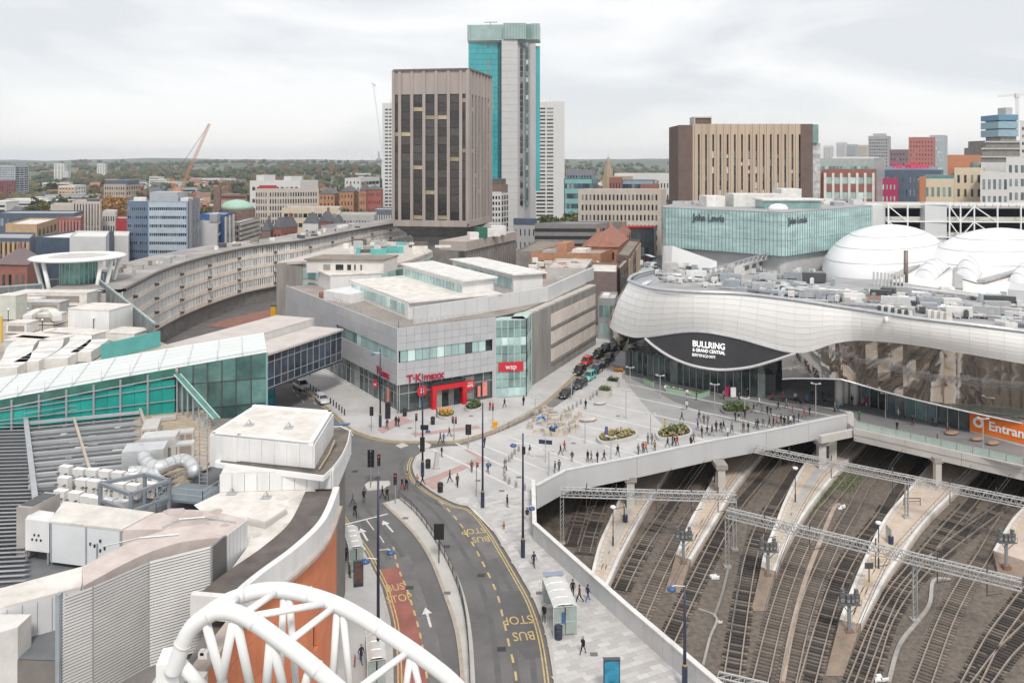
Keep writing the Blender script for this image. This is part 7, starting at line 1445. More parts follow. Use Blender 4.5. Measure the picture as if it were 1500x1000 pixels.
B('white apartment block with dark balconies at the right edge', 1436, 1478, 1480, 254, 365, wht, S(5,5,ww=.5,wh=.6,g=M('grey_balcony',(.16,.18,.20),.4,var=.4,island=.5)), None); B('taller white apartment block cut by the right edge', 1474, 1530, 1534, 233, 370, wht, S(6,7,ww=.5,wh=.55,g=MAT['grey_balcony']), None); B('pale penthouse block behind the white apartments', 1437, 1480, 1482, 240, 400, lgt, S(6,2,ww=.4,wh=.4), None)
B('white slab at the far right edge below the crane', 1494, 1530, 1532, 178, 520, wht, S(5,14,ww=.4,wh=.4), None, nm='tower', cat='tower')
ct = thing('tower_under_construction', 'stepped concrete tower under construction with blue safety screen', 'tower', (P2(1478,600).x,600,0)); 
for i,(x0,x1,y0) in enumerate(((1420,1500,228),(1440,1500,216),(1446,1500,206))): part('slab_stack', MB().box(P2(x0,600).x,P2(x1,600).x,600+i,625,0,ZD(y0,600)), conc_dk, ct); part('slab_edge', MB().box(P2(x0,600).x-1,P2(x1,600).x,599+i,600+i,ZD(y0+3,600),ZD(y0+1,600)), conc_lt, ct)
part('core', MB().box(P2(1467,602).x,P2(1490,602).x,603,622,0,ZD(176,602)), conc, ct); part('lift_core', MB().box(P2(1478,602).x,P2(1488,602).x,606,616,0,ZD(157,602)), conc_lt, ct)
for z0, z1, c in ((168,176,M('blue_screen_net',(.13,.29,.42),.7)),(178,188,M('pale_blue_net',(.30,.44,.52),.7)),(190,200,M('pale_blue_net',(.3,.4,.5),.7))): part('safety_screen', MB().box(P2(1464,600).x,P2(1493,600).x,601.2,624,ZD(z1,601),ZD(z0,601)), c, ct)
# cranes
def lattice(t, a, b, w, n, mt, nm='jib'):
    a, b = Vector(a), Vector(b); d = b-a; u = d.normalized(); s = u.cross(Vector((0,1,0))).normalized()*w/2; f = Vector((0,w/2,0)); P_ = MB()
    for q in (s+f, s-f, -s+f, -s-f): P_.bar(a+q, b+q, w*.11)
    for k in range(n):
        p, q = a+d*(k/n), a+d*((k+1)/n)
        for g_ in (f,-f): P_.bar(p+g_+s, q+g_-s, w*.07); P_.bar(p+g_-s, q+g_+s, w*.07)
    part(nm, P_, mt, t, kind='stuff')
yel = M('crane_yellow',(.62,.29,.15),.5,var=.1); cr = thing('tower_crane', 'orange yellow luffing crane above the steel blue office', 'crane', (P2(262,460).x,460,0)); Yc = 460
lattice(cr, D(259,330,Yc), D(259,284,Yc), 2.0, 12, yel, 'mast'); lattice(cr, D(263,282,Yc), D(307,181,Yc), 1.15, 24, yel, 'jib'); lattice(cr, D(259,284,Yc), D(252,262,Yc), 1.8, 5, yel, 'frame')
part('cab', MB().box(D(259,0,Yc).x-1.5,D(266,0,Yc).x,Yc-1.5,Yc+1.5,ZD(286,Yc),ZD(277,Yc)), yel, cr); part('counterweight', MB().box(D(249,0,Yc).x-1,D(256,0,Yc).x,Yc-1,Yc+1,ZD(282,Yc),ZD(276,Yc)), conc_dk, cr); part('tie_cable', MB().bar(D(252,262,Yc),D(306,183,Yc),.18), dkgrey, cr)
c2 = thing('tower_crane', 'thin pale crane hanging faintly in the sky left of dark tower', 'crane', (P2(556,1300).x,1300,0)); lattice(c2, D(562,240,1300), D(547,126,1300), 1.3, 30, M('pale_crane',(.62,.63,.64),.6), 'jib'); part('jib_head', MB().bar(D(544,122,1300),D(550,126,1300),2.5), MAT['pale_crane'], c2); part('mast', MB().bar(D(560,262,1300),D(560,236,1300),2.5), MAT['pale_crane'], c2)
c3 = thing('tower_crane', 'white crane at the right edge over the tower under construction', 'crane', (P2(1489,610).x,610,0)); lattice(c3, D(1490,200,610), D(1490,140,610), 1.6, 14, white_d, 'mast'); lattice(c3, D(1462,141,610), D(1530,137,610), 1.2, 18, white_d, 'jib'); part('cab', MB().box(D(1487,0,610).x,D(1493,0,610).x,609,611,ZD(143,610),ZD(137,610)), white_d, c3)
tm = thing('radio_mast', 'faint slender telecom tower on the horizon left of ribbed tower', 'mast', (P2(555,1900).x,1900,0)); part('shaft', MB().lathe([(6,0),(5,ZD(232,1900)),(2,ZD(231,1900)),(1.2,ZD(222,1900))],(P2(555,1900).x,1900,0),8), M('mast_grey',(.35,.36,.38),.8), tm); part('dish_ring', MB().lathe([(8,ZD(236,1900)),(8,ZD(234,1900))],(P2(555,1900).x,1900,0),8), MAT['mast_grey'], tm)
# ---- rolling ground, hills
rows_ = []; nx = 60; tr_ = random.Random(9)
def hz(x, y):
    t = max(0, (y-900)/4200); b = 58*t**1.15; return -.1+b+(7*math.sin(x*.0021+y*.0011)+5*math.sin(x*.0047-y*.002+1.3)+3*math.sin(x*.011+y*.006))*min(1,t*2.2)+ (11*math.exp(-((x+330)/330)**2-((y-1750)/420)**2)) + 9*math.exp(-((x-150)/400)**2-((y-4600)/900)**2)
for j in range(40):
    y = 895*(6200/895)**(j/39); rows_.append([Vector((lerp(-.9,.9,i/nx)*y*1.35, y, hz(lerp(-.9,.9,i/nx)*y*1.35, y) if j else -.2)) for i in range(nx+1)])
hm_ = M('far_countryside',(.14,.15,.105),.95,var=.5,scale=.006,tint=(.055,.065,.04)); struct('hills', MB().grid(rows_), hm_, smooth=True)
# ---- trees: a few crowns shared by many, far woods as one mass
def crown_mesh(seed, n, rx, rz, mt, lean=0):
    r = random.Random(seed); m = MB(); cl = [(Vector((r.gauss(0,.42),r.gauss(0,.42),r.uniform(-.55,.6))), r.uniform(.28,.5)) for _ in range(9)]
    for i in range(n):
        c, s = cl[r.randrange(9)]; d = Vector((r.gauss(0,1),r.gauss(0,1),r.gauss(0,1))).normalized()*s*r.uniform(.55,1.05); p = c+d; p = Vector((p.x*rx,p.y*rx,p.z*rz)); a, b = Vector((r.gauss(0,1),r.gauss(0,1),r.gauss(0,1))).normalized(), Vector((r.gauss(0,1),r.gauss(0,1),r.gauss(0,1))).normalized(); l = r.uniform(.22,.42)*rx*.42
        m.quad(p-a*l, p+b*l*.8, p+a*l, p-b*l*.8)
    return m.mesh('crown', mt)
lm = {k: M('leaf_'+k, c, .85, var=.35, scale=.6, island=.35) for k, c in dict(green=(.07,.095,.035), olive=(.15,.14,.045), autumn=(.30,.16,.05), rust=(.20,.10,.045), dark=(.045,.06,.03), gold=(.34,.24,.06)).items()}
CR = {k: [crown_mesh(i*7+len(k), 320, 4.2, 4.2, lm[k]) for i in range(2)] for k in lm}
TRK = MB().tube([(0,0,0),(.1,0,2.5),(0,.1,5)], [.4,.3,.15], 6).tube([(.05,0,2.8),(1.2,.3,5)], [.18,.06], 5).tube([(.05,0,3),(-1.1,.4,5.2)], [.16,.05], 5).mesh('trunk', M('bark',(.10,.075,.055),.9))
def tree(px, Y, k, s, lab, group=None, z=None):
    p = P2(px,Y); t = thing('tree', deco(lab,px,Y), 'tree', (p.x,p.y,hz(p.x,p.y) if Y > 900 else 0) if z is None else (p.x,p.y,z), random.random()*6, group); inst('trunk', TRK, t, mtx((0,0,0),0,(s,s,s))); inst('crown', random.choice(CR[k]), t, mtx((0,0,6.2*s),random.random()*6,(s,s,s*random.uniform(.9,1.15))))
GR = {'autumn':'orange autumn trees behind the left offices','green':'green street trees among far roofs','olive':'olive trees among far roofs','rust':'rusty brown trees among far roofs','dark':'dark trees among far roofs','gold':'golden trees among far roofs'}
LB = {'autumn':'orange autumn tree between the left offices and far roofs','green':'green tree standing among the far roofs','olive':'olive green tree standing among the far roofs','rust':'rusty brown tree standing among the far roofs','dark':'dark green tree standing among the far roofs','gold':'golden yellow tree standing among the far roofs'}
def zone(px): return next(z for x, z in ((60,'at the far left'),(110,'below the far white towers'),(150,'behind the beige slit windowed slab'),(200,'behind the bright red block'),(250,'behind the steel blue office'),(300,'behind the crane'),(345,'around the green dome'),(410,'behind the beige punched office'),(470,'behind the long white block'),(520,'left of the white stepped office'),(700,'beside the left ribbed tower'),(860,'beside the right ribbed tower'),(905,'around the church tower'),(1100,'between church tower and tan slab'),(1300,'right of the tan slab'),(9999,'on the right skyline')) if px < x)
def deco(l, px, Y): return l.replace(' standing among the far roofs','').replace(' between the left offices and far roofs','').replace(' among far trees','').replace(' among the far roofs','')+(', nearer, ' if Y < 760 else ', middle distance, ' if Y < 980 else ', farther, ')+zone(px)
tq_ = random.Random(21)
for i in range(26): k = tq_.choice(['autumn','autumn','gold']); tree(tq_.uniform(150,196), tq_.uniform(520,640), k, tq_.uniform(1.5,2.1), LB[k], GR[k])
for i in range(26): k = tq_.choice(['olive','rust','autumn','green']); tree(tq_.uniform(292,330), tq_.uniform(480,560), k, tq_.uniform(1.2,1.8), LB[k], GR[k])
for i in range(14): k = tq_.choice(['olive','green','gold']); tree(tq_.uniform(44,120), tq_.uniform(560,640), k, tq_.uniform(1.2,1.9), LB[k], GR[k])
for i in range(24): k = tq_.choice(['olive','gold','green']); tree(tq_.uniform(498,560), tq_.uniform(455,560), k, tq_.uniform(1.1,1.7), LB[k], GR[k])
for i in range(12): k = tq_.choice(['olive','green']); tree(tq_.uniform(796,848), tq_.uniform(440,500), k, tq_.uniform(1.1,1.7), LB[k], GR[k])
for i in range(16): k = tq_.choice(['autumn','olive','gold']); tree(tq_.uniform(862,940), tq_.uniform(650,720), k, tq_.uniform(1.2,1.7), LB[k], GR[k])
for i in range(120):
    px = tq_.choice([tq_.uniform(-20,560), tq_.uniform(820,1000), tq_.uniform(1190,1500)]); k = tq_.choice(['green','dark','olive','rust','dark','green']); tree(px, tq_.uniform(640,1150), k, tq_.uniform(1.3,2.0), LB[k], GR[k])
far = MB(); far.c = 0; wr = random.Random(4); n_f = 0
for i in range(5200):
    Y = 800*(5.2)**(wr.random()); x = wr.uniform(-.72,.72)*Y; px = 750+F*x/Y
    dens = .85 if 150 < px < 575 and Y > 950 else .45
    if math.sin(x*.013+Y*.004)+math.sin(x*.005-Y*.009) < .9-2*dens: continue
    z = hz(x,Y); s = wr.uniform(4.5,8.5)*(1 if Y < 1800 else 1.5); h = wr.uniform(8,16)*(1 if Y < 1800 else 1.2); far.c = wr.choice([0,0,1,2,3,0,1])
    k = 7; ring = lambda r, zz, o: [(x+r*math.cos(6.283*(j+o)/k)*wr.uniform(.7,1.3), Y+r*math.sin(6.283*(j+o)/k), z+zz*wr.uniform(.9,1.1)) for j in range(k)]
    a, b, c = ring(s*.8,h*.15,0), ring(s,h*.55,.5), ring(s*.55,h*.9,0); o = len(far.v); far.v += a+b+c+[(x,Y,z+h)]; fs = []
    for j in range(k):
        q = (j+1)%k; fs += [(o+j,o+q,o+k+j),(o+q,o+k+q,o+k+j),(o+k+j,o+k+q,o+2*k+q),(o+k+j,o+2*k+q,o+2*k+j),(o+2*k+j,o+2*k+q,o+3*k)]
    far.f += fs; far.mi += [far.c]*len(fs)
wo = part('woodland', far, [M('wood_green',(.065,.08,.04),.9,var=.4,scale=.08),M('wood_olive',(.115,.105,.05),.9,var=.4,scale=.08),M('wood_rust',(.15,.085,.05),.9,var=.4,scale=.08),M('wood_dark',(.045,.055,.035),.9,var=.4,scale=.08)], None, kind='stuff')
# far roofs: small houses and sheds
HW = {}; hr2 = random.Random(12)
def house_mesh(c): 
    if c not in HW: HW[c] = (MB().box(-6,6,-4,4,0,6).mesh('wall', {'brick':brick_r,'white':wht,'tan':tanb}[c]), MB().add([(-6.3,-4.4,5.9),(6.3,-4.4,5.9),(6.3,4.4,5.9),(-6.3,4.4,5.9),(-6.3,0,9.4),(6.3,0,9.4)],[(0,1,5,4),(2,3,4,5),(1,2,5),(3,0,4)]).mesh('roof', {'brick':rtile,'white':slate,'tan':M('brown_tile',(.22,.14,.11),.9)}[c]))
    return HW[c]
for i in range(190):
    px = hr2.choice([hr2.uniform(-10,570), hr2.uniform(826,992), hr2.uniform(-10,570)]); Y = hr2.uniform(600,1350); c = hr2.choice(['brick','brick','white','tan']); p = P2(px,Y); w, rf = house_mesh(c); s = hr2.uniform(.8,1.5)
    t = thing('terraced_house', {'brick':'small red brick house with tiled roof among far trees','white':'small white house with slate roof among far trees','tan':'small tan house with brown roof among far trees'}[c].join(['','']) and deco({'brick':'small red brick house with tiled roof','white':'small white house with slate roof','tan':'small tan house with brown roof'}[c],px,Y), 'house', (p.x,p.y,hz(p.x,p.y) if Y > 900 else -.06), hr2.choice([.2,.3,1.7,-.4]), {'brick':'far red brick houses','white':'far white houses','tan':'far tan houses'}[c]); inst('wall', w, t, mtx((0,0,0),0,(s,s,s))); inst('roof', rf, t, mtx((0,0,0),0,(s,s,s)))
for i in range(70):
    px = hr2.choice([hr2.uniform(-10,570), hr2.uniform(826,992), hr2.uniform(1190,1500)]); Y = hr2.uniform(560,1500); p = P2(px,Y); w = hr2.uniform(18,50); z = hz(p.x,p.y) if Y > 900 else 0; c = hr2.choice([0,0,1,2]); t = thing('warehouse', ('pale flat roofed shed among the far roofs','red brown shed among the far roofs','grey shed among the far roofs')[c] and deco(('pale flat roofed shed','red brown shed','grey shed')[c],px,Y), 'shed', (p.x,p.y,z), hr2.uniform(-.3,.3), ('far pale sheds','far red brown sheds','far grey sheds')[c])
    mt = (wht,brick_r,bgrey)[c]; h = hr2.uniform(6,13); part('wall', MB().box(-w/2,w/2,-8,8,-1,h), mt, t, local=True); part('roof', MB().box(-w/2-.3,w/2+.3,-8.3,8.3,h,h+.5), (white_d,roof_b,roof_g)[c], t, local=True); part('window', MB().box(-w*.45,w*.45,-8.1,-8,h*.3,h*.5).box(-w*.45,w*.45,-8.1,-8,h*.65,h*.8), glass_d, t, local=True, kind='stuff')
# ================================================================= people
def body_mesh(name, leg, arm, bend=.15):
    V = []; E = []; Rr = []
    def v(p, r, par=None):
        V.append(Vector(p)); Rr.append(r if isinstance(r, tuple) else (r, r)); 
        if par is not None: E.append((par, len(V)-1))
        return len(V)-1
    pel = v((0,0,.97), (.155,.115)); w = v((0,.0,1.12), (.14,.105), pel); ch = v((0,.0,1.30), (.165,.12), w); nb = v((0,0,1.44), (.10,.085), ch); nk = v((0,.015,1.53), .055, nb); h1 = v((0,.03,1.60), (.075,.085), nk); h2 = v((0,.03,1.69), (.08,.095), h1); h3 = v((0,.02,1.76), (.05,.06), h2)
    for s in (-1, 1):
        a = leg*s; hp = v((.095*s,0,.90), (.10,.105), pel); kn = v((.10*s, math.sin(a)*.43+.03, .90-math.cos(a)*.42), .066, hp)
        b = a-(bend+.35*max(0,-a)); an = v((.10*s, V[kn].y+math.sin(b)*.42, V[kn].z-math.cos(b)*.41), .043, kn); sh = min(0, V[an].z-.085)
        t = v((.11*s, V[an].y+.10, V[an].z-.035), (.042,.03), an); v((.115*s, V[an].y+.19, V[an].z-.05), (.036,.022), t)
        c = -arm*s; sd = v((.185*s,0,1.415), .072, nb); el = v((.235*s, math.sin(c)*.27-.02, 1.415-math.cos(c)*.28), .052, sd); d = c+.35; wr = v((.235*s, V[el].y+math.sin(d)*.25, V[el].z-math.cos(d)*.25), .034, el); pm = v((.23*s, V[wr].y+math.sin(d)*.07, V[wr].z-math.cos(d)*.07), (.022,.04), wr)
        for k in range(4): 
            f0 = v((.225*s, V[pm].y+math.sin(d)*.045+(k-1.5)*.019*math.cos(d), V[pm].z-math.cos(d)*(.045)+(k-1.5)*.019*math.sin(d)), .0095, pm); v((.205*s, V[f0].y+math.sin(d)*(.045-.004*abs(k-1.4)), V[f0].z-math.cos(d)*(.045-.004*abs(k-1.4))), .008, f0)
        v((.2*s, V[wr].y+.06, V[wr].z-.055), .01, wr)
    me = bpy.data.meshes.new(name); me.from_pydata(V, E, []); o = bpy.data.objects.new(name, me); C.objects.link(o); sk = o.modifiers.new('Skin', 'SKIN'); o.modifiers.new('Sub', 'SUBSURF').levels = 1
    L = me.skin_vertices[0].data
    for i, r in enumerate(Rr): L[i].radius = r; L[i].use_root = (i == 0)
    bpy.context.view_layer.update(); m2 = bpy.data.meshes.new_from_object(o.evaluated_get(bpy.context.evaluated_depsgraph_get())); bpy.data.objects.remove(o)
    mz = min(v.co.z for v in m2.vertices)
    for v_ in m2.vertices: v_.co.z -= mz
    wz = [(x.x, x.y, x.z-mz) for x in V]
    hands = [V[i] for i in range(len(V)) if Rr[i] in ((.022,.04),.0095)]
    m2['lift'] = mz
    return m2
BODY = [body_mesh('person', .42, .35), body_mesh('person', -.36, -.3), body_mesh('person', .06, .06, .02), body_mesh('person', .25, .12)]
HAIR = MB().lathe([(.092,-.06),(.105,0),(.098,.06),(.07,.10),(.02,.122)],(0,0,0),10).mesh('hair', black)
skin_m = M('skin',(.48,.30,.22),.6,var=.05); shoe_m = M('shoe',(.03,.028,.026),.5)
CL = {'black':(.014,.014,.016),'navy':(.022,.032,.07),'grey':(.16,.16,.17),'white':(.66,.66,.66),'red':(.45,.035,.04),'blue':(.05,.14,.40),'tan':(.36,.24,.14),'olive':(.11,.10,.055),'yellow':(.62,.40,.03),'brown':(.12,.065,.04),'orange':(.60,.17,.07),'pink':(.55,.14,.26),'green':(.05,.16,.07),'hivis':(.55,.75,.06),'jean':(.055,.085,.15),'dark':(.02,.02,.024),'sand':(.30,.24,.18)}
HC = {'dark':(.02,.015,.012),'brown':(.09,.05,.03),'fair':(.35,.25,.13),'grey':(.3,.3,.3)}
CLM = {}; HM = {}
def cm(k): return CLM.setdefault(k, None) or CLM.__setitem__(k, M('cloth_'+k, CL[k], .85, var=.15, scale=8)) or CLM[k]
BM = {}
def person_mesh(pose, top, legs, hem):
    key = (pose, top, legs, hem)
    if key not in BM:
        m = BODY[pose].copy(); m.name = 'person'; m.materials.clear()
        for x in (skin_m, cm(top), cm(legs), shoe_m): m.materials.append(x)
        for p in m.polygons:
            c = p.center; arm = abs(c.x) > .185 and .78 < c.z < 1.5
            hand = abs(c.x) > .17 and c.z < .98 and c.z > .6 and (abs(c.x) > .19)
            p.material_index = 0 if c.z > 1.52 else 0 if hand and c.z < .93 else 1 if c.z > hem or arm else 3 if c.z < .1 else 2
            p.use_smooth = True
        BM[key] = m
    return BM[key]
PEOPLE = '''425,547,black,dark,0;447,553,black,dark,1;454,551,grey,dark,2;567,628,black,jean,0;580,624,black,dark,2;584,625,navy,dark,3;658,639,black,jean,0;650,649,blue,dark,0;645,649,brown,dark,1;647,669,navy,dark,2;691,691,olive,dark,2
740,688,grey,dark,1;715,693,black,jean,0;710,655,black,dark,2;718,601,red,dark,2;739,597,black,dark,0;767,594,black,dark,2;776,667,black,white,0;659,707,navy,dark,0;670,713,brown,dark,2;743,743,black,grey,2;772,763,black,white,2;589,717,navy,red,0;597,709,tan,dark,3;611,712,tan,jean,1
619,711,black,dark,0;595,717,black,dark,3;560,731,black,dark,0;567,733,black,dark,1;533,735,black,grey,2;517,740,grey,jean,0;520,757,black,dark,1;501,744,black,dark,2;640,611,navy,jean,2;618,594,hivis,dark,2
858,599,black,dark,2;821,667,black,jean,0;827,661,red,dark,1;838,676,black,grey,0;861,676,black,dark,2;866,676,grey,dark,3;875,677,black,dark,2;885,675,black,dark,0;813,692,black,dark,2;819,690,olive,dark,3;942,663,brown,jean,0;946,663,orange,dark,1;959,660,tan,dark,2;949,650,grey,dark,2;955,651,grey,dark,3;974,628,yellow,dark,0
985,652,black,dark,2;992,653,red,dark,3;988,653,black,jean,0;992,640,black,dark,1;1016,648,grey,dark,0;999,616,black,dark,0;1006,599,white,dark,1;1024,616,navy,dark,0;1031,620,brown,jean,2;1037,621,grey,dark,3;1036,637,black,jean,0;1043,638,black,sand,1;1049,632,black,dark,2;1056,632,black,dark,0;1066,639,white,jean,2;1089,633,brown,dark,2;1096,633,black,dark,3;1107,628,brown,dark,0
1077,616,black,dark,2;1082,617,black,white,0;1104,605,black,grey,1;1116,606,grey,jean,0;1124,606,black,dark,2;1129,608,navy,dark,0;1132,587,red,dark,0;1147,588,red,dark,2;1165,588,white,dark,0;1169,590,black,dark,1;1161,604,red,grey,2;1138,623,red,dark,3;1144,621,black,dark,0;1155,621,brown,dark,2;1133,625,black,dark,2;1158,622,white,dark,0;1223,604,grey,dark,2;1228,603,blue,dark,3;1259,616,green,dark,2
1264,595,pink,dark,0;1269,595,red,white,1;1248,593,black,dark,2;1287,592,white,dark,0;1291,593,black,dark,2;1316,612,white,jean,2;1323,611,brown,dark,0;1314,631,black,dark,2;1366,624,navy,dark,0;1370,624,grey,dark,1;1373,648,olive,dark,2;1388,635,brown,dark,2
782,830,navy,dark,0;839,873,black,dark,2;849,882,brown,dark,0;861,880,navy,blue,1;797,911,black,jean,2;854,958,black,dark,0;512,846,olive,dark,2;518,834,black,dark,2;506,823,black,dark,3;520,976,red,red,2;529,970,navy,jean,0;1020,586,black,dark,2;1095,582,black,dark,2;1060,585,grey,dark,0;1205,585,black,dark,1;1190,583,black,dark,2;1215,583,grey,dark,0;460,541,black,dark,0;412,541,black,dark,2;1337,623,black,dark,2;1110,628,black,dark,0;1118,626,grey,jean,3;1127,626,black,dark,1;1149,624,black,dark,2;1163,620,navy,dark,0;1170,618,black,jean,2;1178,612,red,dark,0;1186,609,black,dark,3;1140,600,black,dark,0;1152,598,grey,dark,1;1174,597,black,jean,2;1182,592,blue,dark,0;1060,630,black,dark,1;1072,634,grey,dark,0;1028,640,black,dark,2;1022,630,navy,jean,3;1012,655,black,dark,2;978,655,black,dark,0;935,666,grey,jean,2;905,668,black,dark,1;1091,612,black,dark,2;1112,595,white,jean,0;1083,590,black,dark,2;1208,596,black,dark,0'''
LM = [(425,548,'under the covered footbridge'),(455,548,'by the black bollards near footbridge'),(575,625,'at the store corner'),(652,640,'waiting at the island crossing'),(647,668,'beside the leaning stone slab at the crossing'),(700,692,'on the pavement left of tall lamp post'),(740,690,'by the lower curve of steel bollards'),(718,600,'outside the glass stair bay'),(767,594,'by the kerb of the taxi road'),(776,667,'behind the tall navy lamp post'),(665,710,'by the black bins near the kerb'),(743,743,'on the open paving left of parapet corner'),(772,763,'beside the wall corner above the tracks'),(600,712,'crossing the road at the central signal'),(564,732,'on the road by the median signal'),(533,735,'on the small traffic island side'),(517,745,'on the road near the orange wall'),(640,611,'sitting near the store planter'),(618,594,'in front of the store window'),(858,599,'by the pile of sandstone blocks'),(825,665,'near the navy finger post'),(838,676,'right of the finger post'),(872,676,'at the parapet below left plaza planter'),(815,691,'at the bend of the plaza parapet'),(950,660,'by the parapet below the middle planter'),(974,628,'above the middle planter'),(989,652,'at the parapet right of middle planter'),(1016,648,'right of the triangular planter'),(1005,608,'in the middle of the open plaza'),(1030,618,'in the group on the open plaza'),(1046,635,'in the crowd near the plaza parapet'),(1066,639,'at the right end of the plaza crowd'),(1095,631,'near the parapet below the oval planter'),(1080,616,'beside the oval planter'),(1104,605,'at the right end of the oval planter'),(1122,606,'between oval planter and entrance'),(1150,590,'outside the dark station entrance'),(1145,622,'in the cluster by the parapet near entrance'),(1160,603,'in front of the station entrance'),(1226,604,'before the white entrance columns'),(1259,616,'at the balustrade start by the parapet corner'),(1266,594,'beside the white entrance columns'),(1289,592,'in the shaded entrance hall'),(1319,612,'on the walkway by the first shop windows'),(1314,631,'leaning at the balustrade of the walkway'),(1368,624,'on the walkway by the glass doors'),(1373,648,'at the balustrade opposite orange hoarding'),(1388,635,'on the rounded walkway bench'),(782,830,'walking alone beside the wall above the tracks'),(850,878,'right of the bus shelter'),(797,911,'left of the bus shelter'),(854,958,'alone below the bus shelter'),(512,835,'at the bus stop by the orange wall'),(522,975,'under the white arch by the lower shelter'),(1040,584,'outside the cafe chairs'),(1200,584,'inside the shaded station entrance'),(1337,623,'near the middle of the walkway')]
POSE = ('walking','striding','standing','strolling'); pr_ = random.Random(2); PO = []
for e in PEOPLE.replace('\n',';').split(';'):
    x, y, top, legs, ps = e.split(','); x = float(x); y = float(y); ps = int(ps); p = G(x,y,.12)
    plc = min(LM, key=lambda l: (l[0]-x)**2+2*(l[1]-y)**2)[2]
    coat = {'hivis':'a yellow hi-vis jacket','dark':'dark coat'}.get(top, 'a '+top+' coat' if top[0] not in 'aeiou' else 'an '+top+' coat')
    PO.append([x, y, top, legs, ps, p, 'person in %s %s' % (coat, plc if plc.startswith(('walking','waiting','sitting')) else POSE[ps]+' '+plc)])
seen = {}
for q in PO: seen.setdefault(q[6], []).append(q)
ORDW = ['leftmost']+[w+' from left' for w in 'second third fourth fifth sixth seventh eighth'.split()]
for lab, qs in seen.items():
    if len(qs) > 1:
        for i, q in enumerate(sorted(qs)): q[6] = lab+', '+('the left one' if len(qs)==2 and i==0 else 'the right one' if len(qs)==2 else ORDW[i])
for x, y, top, legs, ps, p, lab in PO:
    if len(lab.split()) > 16: lab = lab.replace(' the ',' ').replace('in front of','before')
    s = pr_.uniform(.92,1.04)*(.62 if (x,y)==(520,976) else 1); hem = pr_.choice([.86,.86,.72,.6]) if top != 'hivis' else .86
    o = bpy.data.objects.new('person', person_mesh(ps, top, legs, hem)); C.objects.link(o); o.location = p; o.rotation_euler = (0,0,pr_.choice([.6,-.9,2.2,3.6,1.3,-2.2])+pr_.uniform(-.4,.4)); o.scale = (s,s,s); tag(o, lab, 'person', 'people on the streets and plaza')
    hk = pr_.choice(['dark','dark','brown','fair','grey']); HM.setdefault(hk, None)
    if HM[hk] is None: m = HAIR.copy(); m.materials.clear(); m.materials.append(M('hair_'+hk, HC[hk], .7)); m.polygons.foreach_set('use_smooth',[True]*len(m.polygons)); HM[hk] = m
    inst('hair', HM[hk], o, mtx((0,.0,1.70-BODY[ps]['lift']),0))
# ================================================================= cars, bus
def sect(y, zb, zt, hw, rb=.12, rt=.25):
    tw = hw-rt*.55; return [(-hw+rb,y,zb),(hw-rb,y,zb),(hw,y,zb+rb),(hw,y,lerp(zb,zt,.6)),(tw,y,zt),(0,y,zt+.02),(-tw,y,zt),(-hw,y,lerp(zb,zt,.6)),(-hw,y,zb+rb)]
def loft(secs, cap=True):
    m = MB(); n = len(secs[0]); m.add([p for s in secs for p in s], [(i*n+j,i*n+(j+1)%n,(i+1)*n+(j+1)%n,(i+1)*n+j) for i in range(len(secs)-1) for j in range(n)]+([tuple(range(n-1,-1,-1)), tuple((len(secs)-1)*n+j for j in range(n))] if cap else [])); return m
TYRE = MB().lathe([(.2,-.1),(.31,-.1),(.335,-.06),(.335,.06),(.31,.1),(.2,.1)],n=16).mesh('tyre', black); RIM = MB().lathe([(.05,.09),(.2,.085),(.21,.06),(.21,-.06),(.05,-.05)],n=12).mesh('rim', galv)
HL = MB().lathe([(.02,.02),(.14,0),(.15,-.05)],n=10,sy=.7).mesh('headlight', M('lamp_glass',(.8,.8,.78),.1)); 
PAINTS = {}
CARK = {'taxi': dict(L=4.55,W=.88,sill=.3,belt=1.02,roof=1.80,nose=.80,hood=.98,ws=(1.05,.45),rs=(-1.75,-2.12)), 'car': dict(L=4.3,W=.88,sill=.25,belt=.92,roof=1.46,nose=.66,hood=.90,ws=(1.1,.25),rs=(-1.2,-1.9)), 'mpv': dict(L=4.8,W=.93,sill=.3,belt=1.1,roof=1.86,nose=.85,hood=1.05,ws=(1.45,.75),rs=(-2.2,-2.36)), 'estate': dict(L=4.7,W=.9,sill=.27,belt=.95,roof=1.50,nose=.7,hood=.92,ws=(1.05,.3),rs=(-1.9,-2.25))}
